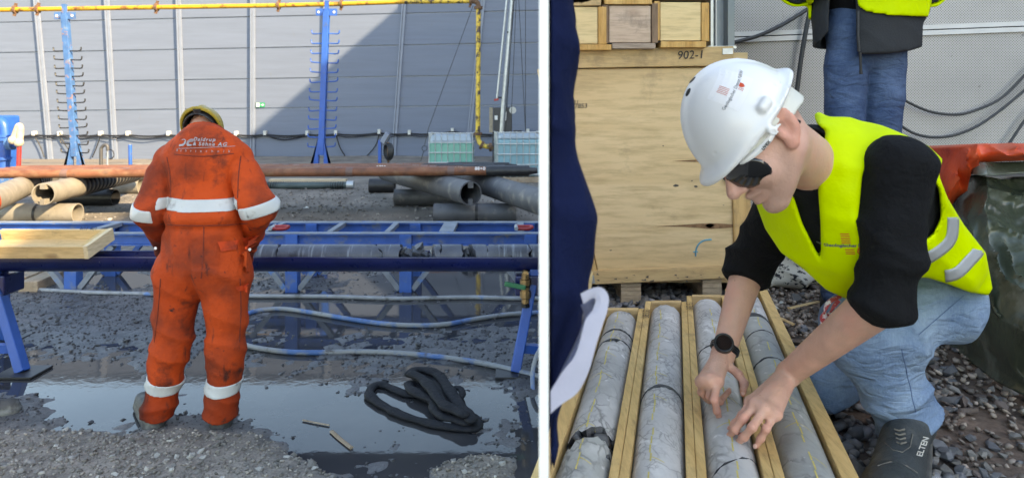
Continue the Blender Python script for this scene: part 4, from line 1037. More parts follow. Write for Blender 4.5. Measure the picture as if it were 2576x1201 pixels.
wF = V(.03,.45,-.9).normalized(); wL = V(0,0,1).cross(wF); wL = V(-1,0,0)-wF*V(-1,0,0).dot(wF); wL.normalize(); wU = wF.cross(wL)
handL, handR = q(452,690,4.14), q(588,690,4.14)
def finger_fan(wr, dirn, side, up=V(0,0,1)):
    ks, fs = [], []
    for i,(o,l) in enumerate(((-.03,.062),(-.01,.072),(.011,.068),(.03,.054))):
        k = wr+dirn*.085+side*o; ks.append(k); fs.append({'p':[k,k+dirn*l*.5-up*.012,k+dirn*l*.8-up*.045]})
    t0 = wr+dirn*.03-side*.03; fs.append({'p':[t0,t0+dirn*.03-side*.025,t0+dirn*.06-side*.03-up*.02],'r':.0105})
    return ks, fs
def worker_body(p):
    d = local(p, hd, .3, lambda p: s_head(p, hd, wF, wL, wU, nek+V(0,-.01,-.02), 1.0))
    d = smin(d, worker_torso(p)+.03, .02)
    for sh,el,wr,hn,sd in ((shL,elL,wrL,handL,1),(shR,elR,wrR,handR,-1)):
        d = smin(d, s_chain(p,[sh,el,wr],[.055,.045,.032],.02), .02)
        dr = (hn-wr).normalized(); side = dr.cross(V(0,0,1)).normalized()*(-sd)
        ks, fs = finger_fan(wr, dr, side); d = smin(d, local(p, wr, .3, lambda p: s_hand(p, wr, ks, fs)), .01)
    for hp,kn,an in ((hipL,knL,anL),(hipR,knR,anR)): d = smin(d, s_chain(p,[hp,kn,an],[.09,.06,.045],.02), .02)
    return d
lo, hi = bounds(allp+[handL,handR], .14); hi[1] += .04
iso_obj('body', worker_body, lo, hi, .008, M['skin'], wk, 1)
# collar
def collar(p):
    c = nek+V(0,.015,.01); t = p-A3(c); t = t@np.stack([A3(V(1,0,0)),A3(V(0,.86,-.5)),A3(V(0,.5,.86))],1)
    rad = np.sqrt((t[:,0]/1.1)**2+t[:,1]**2); w_ = .095-.25*np.clip(t[:,2],-.05,.06)
    d = np.abs(rad-w_)-.006; return np.maximum(d, np.abs(t[:,2]-.005)-.048-.006*np.sin(t[:,0]*14))*.8
iso_obj('collar', collar, A3(nek)-.2, A3(nek)+.2, .006, M['orange'], wk, 2)
# reflective bands
def band(name, axis_pt, axis, half, objf, lo, hi, mask=None, off=.005):
    ax = A3(Vector(axis).normalized()); c = A3(axis_pt)
    def f(p):
        s = (p-c)@ax; d = np.maximum(objf(p)-off, np.abs(s)-half)
        if mask is not None: d = np.maximum(d, mask(p))
        return np.maximum(d, -(objf(p)+.012))
    return iso_obj(name, f, lo, hi, .0055, M['reflect'], wk, 1)
tors = lambda p: worker_cloth(p)
bz = q(512,522,3.3)
band('waist_band', bz, (.02,-.05,1), .029, tors, (bz.x-.26,3.2,bz.z-.08),(bz.x+.26,3.8,bz.z+.08), lambda p: np.abs(p[:,0]-(pel.x))-.205)
for el,sh,wr,sd in ((elL,shL,wrL,-1),(elR,shR,wrR,1)):
    c = el+V(0,.02,.0)
    band('sleeve_band', c+V(0,0,.0), (sd*-.25,-.15,1), .032, tors, A3(c)-.15, A3(c)+.15, (lambda s: (lambda p: -(p[:,0]-pel.x)*s+.210))(sd))
for kn,an,x_,y_,sd in ((knL,anL,411,961,-1),(knR,anR,562,965,1)):
    c = q(x_,y_,3.43); band('leg_band', c, (an-kn)*-1+V(0,-.03,0), .030, tors, A3(c)-.15, A3(c)+.15)
# pocket flap, side pocket, seams
bv_ = bvh_of(cover)
def back_patch(poly_px, name, m, lift, Y=3.375):
    c = sum((q(x,y,Y) for x,y in poly_px), V(0,0,0))/len(poly_px)
    patch([(( q(x,y,Y)-c).x,(q(x,y,Y)-c).z) for x,y in poly_px], name, m, wk, c, (1,0,0),(0,0,1), bv_, lift, .015)
M['orange_d'] = mat('orange_flap', (.50,.050,.012), .8, 0, .2, 5, [((.10,.02,.012), 9, .55, .75)], .4, 45, spec=.25)
o = back_patch([(556,604),(625,606),(622,626),(565,628)], 'pocket_flap', M['orange_d'], .012)
back_patch([(562,632),(622,632),(618,690),(566,690)], 'hip_pocket', M['orange'], .004)
back_patch([(596,718),(622,716),(622,736),(602,730)], 'thigh_flap', M['orange_d'], .012)
for x,y in ((391,624),(628,627)):
    c = q(x,y,3.4); hit = bv_.ray_cast(V(c.x*1.0,3.0,c.z), V(0,1,0)); c = hit[0] if hit[0] else c
    MB().ball(c,(.008,.005,.008),8,5).build('rivet', M['white'], wk)
M['orange_seam'] = mat('dark_orange_seam', (.14,.018,.006), .9, 0, .2, 30, bump=0)
def back_seam(pts):
    out = []
    for c_ in spline([V(x,y,0) for x,y in pts],6):
        dr = (P(c_.x,c_.y,1.0)-V(0,0,CZ)).normalized(); h_ = bv_.ray_cast(V(0,0,CZ), dr)
        if h_[0]: out.append(h_[0])
    if len(out)>2: MB().tube(out, .0032, 6).build('seam', M['orange_seam'], cover, 60)
back_seam([(402,563),(450,566),(512,567),(575,565),(624,561)]); back_seam([(513,570),(511,640),(506,700)])
back_seam([(420,395),(428,440),(430,498)]); back_seam([(606,392),(600,440),(598,498)]); back_seam([(440,388),(512,393),(588,386)])
back_seam([(604,700),(606,780),(602,860)]); back_seam([(404,700),(398,780),(388,860)])
# lettering on the back
def seat_text(s, size, px, name, m, bold=0, spacing=1.0, tilt=-.035):
    c = q(px[0],px[1],3.40); text(s, size, name, m, wk, c, (1,0,-tilt*1.0), (tilt*0,0,1), bv_, .004, bold=bold, spacing=spacing)
seat_text('Daldrup', .0245, (513,351), 'lettering', M['badge'], .0006, 1.3, .04)
seat_text('& Söhne AG', .0245, (527,362.5), 'lettering', M['badge'], .0006, 1.25, .04)
seat_text('B o h r t e c h n i k', .017, (510,379), 'lettering', M['badge'], 0, 1.75, .03)
back_patch([(445,373),(576,368.6),(576,369.6),(445,374)], 'lettering_rule', M['badge'], .004)
def strip_px(pts, w_, name='emblem'):
    for (x0,y0),(x1,y1) in zip(pts[:-1],pts[1:]):
        dx,dy = x1-x0,y1-y0; L = math.hypot(dx,dy); nx,ny = -dy/L*w_/2,dx/L*w_/2; ex,ey = dx/L*w_*.25,dy/L*w_*.25
        back_patch([(x0+nx-ex,y0+ny-ey),(x0-nx-ex,y0-ny-ey),(x1-nx+ex,y1-ny+ey),(x1+nx+ex,y1+ny+ey)], name, M['badge'], .004)
for k in range(3):
    o_ = k*2.6
    strip_px([(449,352+o_*.0+k*.0),(456,351),(461-o_*.6,354+o_*.5),(462-o_*.6,361),(458-o_,366-o_*.4),(445,367.5-o_*.6)][0 if k==0 else 2:], 1.7)
    strip_px([(481,350.5+o_),(472+o_*.4,351+o_),(466.5+o_*.8,355+o_*.6),(466+o_*.8,361-o_*.2),(470+o_*.5,366.5-o_*.6),(480,366-o_*.4)], 1.5)
# helmet: open towards the viewer because the head is bowed
hel = thing('helmet', q(508,318,3.66), 'worn yellow safety helmet with black lining on the bowed head of the coverall wearer', 'helmet')
hel['label'] = 'worn yellow safety helmet with black inner band on a bowed head'
hO = q(508,326,3.64); hU = V(0,.91,.41).normalized(); hF = V(0,.41,-.91).normalized(); hL = V(-1,0,0)
Rh = np.stack([A3(hF),A3(hL),A3(hU)],1)
def helm(p, O, Rm, crest=.0, visor=True, r=(.13,.103,.128), tks=.004, cut=-.012):
    t = (p-A3(O))@Rm
    d = s_ell(t,(0,0,0),r)
    if crest: d = smin(d, s_ell(t,(-.004,0,0),(r[0]+.006,.03,r[2]+crest)), .012)
    if visor:
        v = np.maximum(s_ell(t,(.055,0,-.006),(.125,.098,.02)), -(t[:,0]+.0)); d = smin(d, v, .014)
        d = smin(d, s_ell(t,(-.02,0,-.006),(.122,.112,.010)), .012)
    inner = s_ell(t,(0,0,-.004),tuple(x-tks for x in r)); d = smax(d, -inner, .003)
    return smax(d, cut-t[:,2], .004)
iso_obj('shell', lambda p: helm(p, hO, Rh, .003, True, (.125,.106,.13), .006), A3(hO)-.2, A3(hO)+.2, .0042, M['helmet_yellow'], hel, 1)
def hband(p):
    t = (p-A3(hO))@Rh; rad = np.sqrt((t[:,0]/1.1)**2+(t[:,1]/.93)**2)
    return np.maximum(np.abs(rad-.094)-.005, np.abs(t[:,2]+.005)-.024)
iso_obj('head_band', hband, A3(hO)-.16, A3(hO)+.16, .006, M['black'], hel, 1)
c = hO-hF*.108-hU*.005; MB().cyl(c, c-hF*.02, .022, n=14).build('ratchet_knob', M['steel_black'], hel, 40)
iso_obj('liner', lambda p: (lambda t: np.maximum(np.maximum(s_ell(t,(0,0,0),(.117,.099,.12)), -s_ell(t,(0,0,0),(.110,.092,.113))), .03-t[:,2]))((p-A3(hO))@Rh), A3(hO)-.16, A3(hO)+.16, .006, M['black'], hel, 1)
# boots
def boot(p, heel, toe, an):
    d = s_rc(p, heel+V(0,0,.05), toe+V(0,0,.038), .048, .044); d = smin(d, s_rc(p, heel+V(0,0,.06), an, .05, .055), .03)
    d = np.maximum(d, .004-p[:,2])
    sole = np.maximum(s_rc(p, heel+V(0,0,.02), toe+V(0,0,.02), .056, .052), np.abs(p[:,2]-.02)-.016)
    return np.minimum(d, sole)-.0015*wob(p,60,2)
for hl,to,an,nm in ((G(396,1068),G(376,1010),anL,'left'),(G(556,1074),G(584,1015),anR,'right')):
    hl = V(hl.x,3.42,0); to = V(to.x,3.66,0)
    iso_obj('boot', lambda p,hl=hl,to=to,an=an: boot(p,hl,to,V(an.x,an.y,.16)), A3(hl)+np.array([-.22,-.1,-.02]), A3(hl)+np.array([.22,.42,.26]), .007, M['boot'], wk, 1)
# second person: only boot and trouser hem reach into the picture
p2 = thing('person', G(-10,1050), 'second person, only one muddy boot and orange hem showing at left edge', 'person')
h2, t2 = G(-75,1058), G(36,1040); an2 = h2+V(0,.02,.2)
iso_obj('boot', lambda p: boot(p,h2,t2+V(-.02,0,0),V(an2.x,an2.y,.16)), A3(h2)-.2, A3(t2)+.25, .007, M['boot'], p2, 1)
def hem2(p): return np.maximum(s_chain(p,[V(an2.x-.01,an2.y,.09),V(an2.x-.04,an2.y,.5),V(an2.x-.04,an2.y,.9)],[.082,.095,.12],.03)-.008*creases(p,(.2,0,1),30,1.2,2), p[:,2]-.95)
iso_obj('trousers', hem2, (an2.x-.3,an2.y-.2,.03),(an2.x+.2,an2.y+.2,1.0), .008, M['orange'], p2, 1)
def p2body(p):
    x,y = an2.x-.04,an2.y; d = s_chain(p,[V(x,y,.1),V(x,y,.5),V(x,y,.9)],[.045,.055,.075],.02); d = smin(d,s_chain(p,[V(x-.25,y,.1),V(x-.25,y,.5),V(x-.23,y,.9)],[.045,.055,.075],.02),.02)
    d = smin(d,s_ell(p,V(x-.12,y,1.15),(.17,.12,.33)),.05); d = smin(d,s_rc(p,V(x-.12,y,1.4),V(x-.12,y,1.5),.055,.055),.03); d = smin(d,s_ell(p,V(x-.12,y,1.62),(.078,.095,.12)),.02)
    for s in (-1,1): d = smin(d,s_chain(p,[V(x-.12+s*.17,y,1.38),V(x-.12+s*.22,y,1.12),V(x-.12+s*.2,y-.05,.86)],[.05,.042,.03],.02),.03)
    return d
iso_obj('body', p2body, (an2.x-.55,an2.y-.3,0),(an2.x+.4,an2.y+.3,1.8), .014, M['skin'], p2, 1)
def p2coat(p):
    x,y = an2.x-.04,an2.y; d = s_ell(p,V(x-.12,y,1.15),(.2,.15,.36))
    for s in (-1,1): d = smin(d,s_chain(p,[V(x-.12+s*.17,y,1.38),V(x-.12+s*.22,y,1.12),V(x-.12+s*.2,y-.05,.9)],[.075,.065,.05],.02),.03)
    return np.maximum(d,.85-p[:,2])
iso_obj('jacket', p2coat, (an2.x-.6,an2.y-.3,.8),(an2.x+.4,an2.y+.3,1.6), .012, M['orange'], p2, 1)
# ================================================================ RIGHT: gravel terrace behind an added white board
ZG = .78                                  # level of the raised gravel area
dirp = V(80/FPX,1,0).normalized(); sidep = V(dirp.y,-dirp.x,0)
Y0 = .55; hw = 12*Y0/FPX
pt_c = lambda t: V(80*Y0/FPX,Y0,0)+dirp*t
mb = MB(); a = pt_c(0); b_ = pt_c(3.4)
mb.hexa([a-sidep*hw+V(0,0,-.05),a+sidep*hw+V(0,0,-.05),b_+sidep*hw+V(0,0,-.05),b_-sidep*hw+V(0,0,-.05),a-sidep*hw+V(0,0,2.4),a+sidep*hw+V(0,0,2.4),b_+sidep*hw+V(0,0,2.4),b_-sidep*hw+V(0,0,2.4)])
par = mb.build('gap_board', M['white']); tag(par, 'thin white board added in the gap between the two work areas', 'partition')  # added board, stands in for the blank gap between the two places
def part_x(Y): return Y*80/FPX+hw+.0015            # right face of the board

M['gravel_ground'] = None
def terr_z(X,Y):
    p = np.stack([X,Y,0*X],-1).astype(np.float32)
    z = ZG-.012+.008*wob(p,4,1)+.006*wob(p,14,2)+.004*wob(p,45,3)
    brown = sg((X-.9+.25*wob(p,3,4))*5)[:,None]
    c = np.ones((len(X),4)); c[:,:3] = np.clip((np.array([.075,.07,.072])*(1-brown)+np.array([.145,.098,.070])*brown)*(1+.3*wob(p,12,5)+.25*wob(p,50,6))[:,None],.01,.5); c[:,3] = 1
    return z, c
gx, gy, gf = grid(.02,4.0,.9,4.3,.016)
gx = gx+gy*80/FPX
terr = ground_mesh('gravel_terrace', [(gx,gy,gf,terr_z)], gm, None); tag(terr, 'brown earth and grey gravel ground of the core yard', 'ground', kind='structure')
tm = MB().hexa([(part_x(.9)+.002,.9,-.05),(4.0,.9,-.05),(4.0,4.3,-.05),(part_x(4.3)+.002,4.3,-.05),(part_x(.9)+.002,.9,ZG-.06),(4.0,.9,ZG-.06),(4.0,4.3,ZG-.06),(part_x(4.3)+.002,4.3,ZG-.06)]).build('terrace_fill', gm); tag(tm,'earth bank carrying the gravel','ground',kind='structure')
X,Y,r = scatter(21000,.05,3.6,1.2,3.7,11); X = X+Y*80/FPX
p_ = np.stack([X,Y,0*X],-1).astype(np.float32)
grey = (X<.98+.2*wob(p_,3,4))
prob = np.where(grey,.95,.62+.25*wob(p_,3,7)); keep = r.uniform(size=len(X))<prob; X,Y,grey = X[keep],Y[keep],grey[keep]
size = np.clip(r.lognormal(-4.36,.38,len(X)),.006,.034)*np.where(grey,1.0,.78)
tone = r.lognormal(0,.42,(len(X),1))
col_ = np.where(grey[:,None], np.array([.17,.17,.18])*tone, np.array([.27,.215,.175])*tone)
pos = np.stack([X,Y,ZG-.010+size*.35],1)
px = CX+X/Y*FPX; py = YH+(CZ-ZG)*FPX/Y; vis = (px<2570)&(py<1200)&(((px>2300)&(py>800))|((px>1900)&(px<2130)&(py>640)&(py<900))|((px<1900)&(py<770)))
sc_ = np.where(vis, size/Y, 0); big = np.argsort(-sc_)[:300]; mask = np.ones(len(X),bool); mask[big] = False
stones_mesh('gravel', pos[mask], size[mask], np.clip(col_[mask],.02,.62), M['stone'], label='crushed grey and brown stones covering the core yard', cat='gravel')
for i in big: put_stone(pos[i], size[i], 'gggd' if grey[i] else 'bbbdg', terr)

# ---------------------------------------------------------------- perforated wall
def perf_mat():
    m = bpy.data.materials.new('perforated_sheet'); m.use_nodes = True; nt = m.node_tree; b = nt.nodes['Principled BSDF']
    vec = coords(nt,(1,0,1)); vv = nt.nodes.new('ShaderNodeTexVoronoi'); vv.inputs['Scale'].default_value = 95; vv.inputs['Randomness'].default_value = 0
    nt.links.new(coords(nt,(1,0,1),(0,math.radians(45),0)), vv.inputs['Vector'])
    holes = ramp(nt, vv.outputs[0], .22, .33, (1,1,1,1),(0,0,0,1))
    c = ramp(nt, noise(nt, vec, 2.5, 5), .3, .7, (.40,.38,.365,1),(.50,.475,.455,1))
    c = mixc(nt, ramp(nt, noise(nt, vec, 13, 6,.6), .66, .72), c, (.16,.145,.14))
    c = mixc(nt, ramp(nt, noise(nt, coords(nt,(1,0,1)), 45, 3,.5), .70, .74), c, (.07,.065,.06))
    c = mixc(nt, holes, c, (.12,.118,.115))
    nt.links.new(c, b.inputs['Base Color']); b.inputs['Roughness'].default_value = .5
    return m
M['perf'] = perf_mat()
M['rim_white'] = mat('white_panel_edge', (.60,.59,.58), .45, 0, .06, 6, [((.2,.19,.18), 14, .68, .75)], .05)
YB = 3.7
pw = thing('perforated_wall', (1.9,YB+.1,ZG), 'perforated light grey metal wall behind the two people', 'wall')
def wq(x0,x1,yf0,yf1,Y): return [P(x0,yf0(x0),Y),P(x1,yf0(x1),Y),P(x1,yf1(x1),Y),P(x0,yf1(x0),Y)]
seam = lambda x: 93+(x-1850)*(66-93)/(2576-1850)
xa, xb = 1700, 2700
def panel(x0,x1,f0,f1,name,m,Y,th=.04): MB().prism(wq(x0,x1,f0,f1,Y),(0,th,0)).build(name,m,pw)
lowy = lambda x: 662.0
panel(xa,xb,lambda x: seam(x)-13, lambda x: -520.0,'sheet',M['perf'],YB)
panel(xa,xb,lowy, lambda x: seam(x)+14,'sheet',M['perf'],YB)
panel(xa,xb,lambda x: seam(x)-1.2, lambda x: seam(x)-12.6,'edge_profile',M['rim_white'],YB-.012)
panel(xa,xb,lambda x: seam(x)+13.6, lambda x: seam(x)+1.6,'edge_profile',M['rim_white'],YB-.012)
MB().box((part_x(YB+.05)+.01,YB+.045,-.05),(4.2,YB+.2,2.9)).build('backing', M['steel_black'], pw)
# cables hanging on it
R2 = lambda x,y: (1947.2+.3351*x, .3351*y)
R1 = lambda x,y: (1352.2+.3351*x, .3351*y)
def wall_cable(pts, r, label, Y=YB-.05):
    o = MB().tube(spline([P(*c,Y) for c in pts],8), r, 8).build('hanging_cable', M['cable'], None, 60); tag(o, label, 'cable')
M['cable'] = mat('grey_rubber_cable', (.04,.042,.045), .55, 0, .15, 20)
wall_cable([R2(700,520),R2(820,640),R2(940,730),R2(1150,830),R2(1350,860),R2(1500,832),R2(1700,740),R2(1877,570),R2(2000,440)], .0075, 'upper sagging cable on the perforated wall')
wall_cable([R2(800,800),R2(920,915),R2(1050,1000),R2(1220,1030),R2(1400,1000),R2(1600,900),R2(1877,680),R2(2000,540)], .0075, 'lower sagging cable on the perforated wall', YB-.06)
wall_cable([R2(1690,1190),R2(1770,1070),R2(1877,910),R2(1980,780)], .0075, 'short cable dropping behind the orange tarpaulin')
wall_cable([R2(275,60),R2(245,200),R2(205,430),R2(170,700),R2(150,900)], .013, 'thick dark cable hanging left of the standing person')
wall_cable([R1(1480,318),R1(1640,275),R1(1780,215),R1(1900,150),R2(330,20)], .0105, 'dark cable slanting from the steel post along the wall')

# ---------------------------------------------------------------- plywood crate
M['ply'] = wood('plywood', (.60,.42,.215), (.70,.52,.30), 'X', .55, dirt=.25)
M['ply_edge'] = wood('crate_board', (.52,.345,.16), (.64,.45,.23), 'X', 1.0, dirt=.6)
M['ply_v'] = wood('crate_board_upright', (.55,.33,.13), (.66,.43,.19), 'Z', 1.0, dirt=.35)
M['lam'] = wood('laminated_block', (.38,.29,.19), (.54,.42,.29), 'X', 4.0, knots=False, dirt=.3)
YC = 2.9
cr = thing('plywood_crate', (P(1660,0,YC).x,YC+.3,ZG), 'large plywood crate on blocks holding stacked core boxes', 'crate')
def face(poly, name, m, Y, th, bevel=.003): return MB().prism([P(x,y,Y) for x,y in poly],(0,th,0)).build(name,m,cr,bevel=bevel)
face([(1504,682),(1848,667),(1834,170),(1398,174)],'plywood_panel',M['ply'],YC+.012,.03)
face([(1390,127),(1846,116),(1846,165),(1395,172)][::-1],'top_rail',M['ply_edge'],YC-.006,.05)
face([(1478,716),(1846,699),(1850,668),(1478,682)],'bottom_rail',M['ply_edge'],YC-.008,.05)
face([(1458,716),(1502.5,683.5),(1440,402),(1396,174),(1352,174),(1396,400)],'upright',M['ply_v'],YC-.004,.045)
face([(1849,666),(1893,664),(1880,166),(1835.5,166)],'upright',M['ply_v'],YC-.004,.045)
face([(1432,452),(1452,450),(1448,430),(1430,432)],'metal_bracket',M['galv'],YC-.012,.004,0)
face([(1482,714),(1497,712),(1494,692),(1480,694)],'metal_bracket',M['galv'],YC-.014,.004,0)
face([(1818,122),(1844,121),(1844,136),(1818,137)],'metal_bracket',M['galv'],YC-.012,.004,0)
face([(1826,460),(1850,459),(1848,440),(1825,441)],'metal_bracket',M['galv'],YC-.012,.004,0)
a,b_ = P(1400,0,YC+.05),P(1890,0,YC+.05)
MB().box((P(1478,0,YC).x,YC+.045,ZG+.075),(P(1890,0,YC).x,YC+.7,P(0,130,YC).z)).build('crate_body',M['ply'],cr)
for x0,x1 in ((1480,1500),(1563,1614),(1769,1818),(1860,1895)):
    A = P(x0,714,YC+.0); B = P(x1,714,YC)
    if x0 == 1480: continue
    n_ = 5; zt_ = P(0,712 if x0<1700 else 700,YC).z; z0_ = ZG-.01
    for k in range(n_): MB().box((A.x+random.uniform(0,.002),YC+.012+random.uniform(0,.003),z0_+(zt_-z0_)*k/n_+.0008),(B.x,YC+.5,z0_+(zt_-z0_)*(k+1)/n_-.0008)).build('block_layer',M['lam'],cr,bevel=.001)
# writing on the crate
tx = lambda s,size,x,y,name='marker_text',m=M['ink'],sh=.1: text(s,size,name,m,cr,P(x,y,YC-.008),(1,0,.03),(0,0,1),None,.003,shear=sh)
tx('902-1',.05,1737,139)
text('31',.026,'marker_text',M['ink'],cr,P(1448.5,258,YC+.010),(1,0,.03),(0,0,1),None,.003,shear=.1)
text('37853',.028,'marker_text',M['ink'],cr,P(1457,267,YC+.010),(1,0,.03),(0,0,1),None,.003,shear=.1)
M['chalk_blue'] = mat('blue_chalk', (.10,.32,.42), .9, 0, .2, 30, bump=0)
pp = [(1750,644),(1751,628),(1758,613),(1772,604),(1790,602)]
MB().tube(spline([P(x,y,YC+.011) for x,y in pp],4), .0035, 5).build('chalk_arc', M['chalk_blue'], cr); MB().tube([P(1744,633,YC+.011),P(1756,632,YC+.011)], .003, 5).build('chalk_tick', M['chalk_blue'], cr)
M['stain'] = mat('dark_wood_stain', (.10,.085,.07), .9, 0, .3, 30, bump=0)
rs = np.random.default_rng(21)
for k in range(7):                                        # stray dark specks, knots and scuffs
    x,y = rs.uniform(1470,1830), rs.uniform(190,650); s = rs.uniform(1.2,4.2); xl_ = 1398+(y-174)*(1504-1398)/508
    if x < xl_+10: x = xl_+20
    n_ = 7; poly = [(x+s*rs.uniform(.5,1.6)*math.cos(t)*1.4, y+s*rs.uniform(.4,1.0)*math.sin(t)) for t in np.linspace(0,6.28,n_,endpoint=False)]
    MB().prism([P(px_,py_,YC+.0095) for px_,py_ in poly],(0,.001,0)).build('stain_mark', M['stain'], cr)
M['streak'] = mat('brown_wood_streak', (.22,.12,.06), .9, 0, .35, 60, bump=0)
for poly in ([(1690,405),(1740,402),(1790,399),(1828,401),(1830,409),(1800,410),(1760,407)],[(1640,569),(1700,566),(1760,562),(1800,561),(1845,564),(1845,572),(1790,575),(1720,570)],[(1772,567),(1785,561),(1798,566),(1786,574)]):
    MB().prism([P(x,y,YC+.0098) for x,y in poly],(0,.001,0)).build('stain_mark', M['streak'], cr)
for k in range(22):
    x,y = rs.uniform(1490,1835), rs.uniform(690,708); MB().prism([P(x,y,YC-.0105),P(x+rs.uniform(4,9),y-rs.uniform(-3,5),YC-.0105),P(x+8,y+2,YC-.0105)],(0,.001,0)).build('stain_mark', M['stain'], cr)

# ---------------------------------------------------------------- stacked boxes on the crate
M['pine_pale'] = wood('pale_pine_end', (.68,.50,.25), (.76,.60,.34), 'X', 1.0, knots=False, dirt=.12)
M['pine_pink'] = wood('weathered_pine_end', (.50,.36,.26), (.62,.47,.36), 'X', 1.3, knots=True, dirt=.2)
M['pine_side'] = wood('pine_side_end', (.52,.27,.07), (.66,.42,.16), 'Z', 1.8, knots=False, dirt=.35)
M['dark_side'] = wood('dark_side_end', (.14,.085,.05), (.25,.16,.10), 'Z', 2.0, knots=False, dirt=.5)
M['grey_side'] = wood('grey_board_end', (.28,.21,.16), (.42,.33,.26), 'X', 3.0, knots=False, dirt=.5)
def box_stack(name, fc, sl, sr, bt, mats_, label, Y=2.86):
    root = thing(name, P((fc[0]+fc[1])/2,bt[3],Y), label, 'box', 'stacked wooden core boxes')
    z = lambda y: P(0,y,Y).z; xw = lambda x: P(x,0,Y).x
    MB().box((xw(fc[0]),Y+.006,z(fc[3])),(xw(fc[1]),Y+.03,z(fc[2]))).build('end_board',mats_[0],root,bevel=.002)
    for s_,nm in ((sl,'side_board'),(sr,'side_board')): MB().box((xw(s_[0]),Y+rs.uniform(-.004,.003),z(fc[3]+rs.uniform(-1,2))),(xw(s_[1]),Y+.62,z(fc[2]-rs.uniform(-2,6)))).build(nm,mats_[1],root,bevel=.002)
    MB().box((xw(bt[0]),Y-.004,z(bt[3])),(xw(bt[1]),Y+.62,z(bt[2]))).build('base_board',mats_[2],root,bevel=.002)
    return root
box_stack('core_box',(1400,1504,17,110),(1385,1399),(1505,1526),(1390,1538,112,126),(M['pine_pale'],M['pine_side'],M['pine_side']),'pale pine box end at the left of the stack on the crate')
box_stack('core_box',(1533,1638,14,107),(1515.5,1531.5),(1639.5,1655),(1540,1649,109,122.5),(M['pine_pink'],M['dark_side'],M['grey_side']),'pinkish weathered box end between two dark boards')
box_stack('core_box',(1662,1764,5,102),(1646,1660),(1765,1784),(1662,1776,104.5,119.5),(M['pine_pale'],M['pine_side'],M['pine_side']),'pale pine box end at the right of the stack on the crate')
box_stack('core_box',(1395,1500,-95,-4),(1385,1394),(1501,1518),(1392,1512,-2,14.5),(M['pine_pink'],M['pine_side'],M['ply_edge']),'box of the upper row above the left pine end, only its base showing',2.862)
box_stack('core_box',(1533,1636,-98,-6),(1518.5,1532),(1637,1655),(1520,1640,-3.5,11),(M['pine_pale'],M['pine_side'],M['pine_side']),'box of the upper row above the pinkish end, only its base showing',2.858)
box_stack('core_box',(1662,1770,-110,-16),(1657,1661),(1772,1785),(1660,1786,-14,1),(M['pine_pink'],M['dark_side'],M['dark_side']),'box of the upper row above the right pine end, dark base showing',2.862)
# steel post
st_ = thing('steel_post', (P(1815,0,3.1).x,3.15,ZG), 'grey steel angle post rising behind the stacked boxes', 'post')
x0,x1 = P(1788,0,3.05).x,P(1846,0,3.05).x; zb = P(0,117,3.05).z
MB().box((x0,3.05,zb),(x0+.012,3.2,2.7)).build('flange',M['galv2'] if 'galv2' in M else M['galv'],st_)
M['post_grey'] = mat('grey_post_paint', (.25,.28,.30), .45, .0, .1, 5)
MB().box((x0+.0125,3.10,zb),(x1-.03,3.115,2.7)).build('web',M['post_grey'],st_); MB().box((x0+.028,3.07,zb),(x0+.034,3.0999,2.7)).build('seal',M['rim_white'],st_)
MB().box((x1-.029,3.04,zb),(x1,3.2,2.7)).build('flange',M['post_grey'],st_)
MB().box((x0-.02,3.02,zb-.012),(x1+.002,3.22,zb-.0005)).build('base_plate',M['galv'],st_)

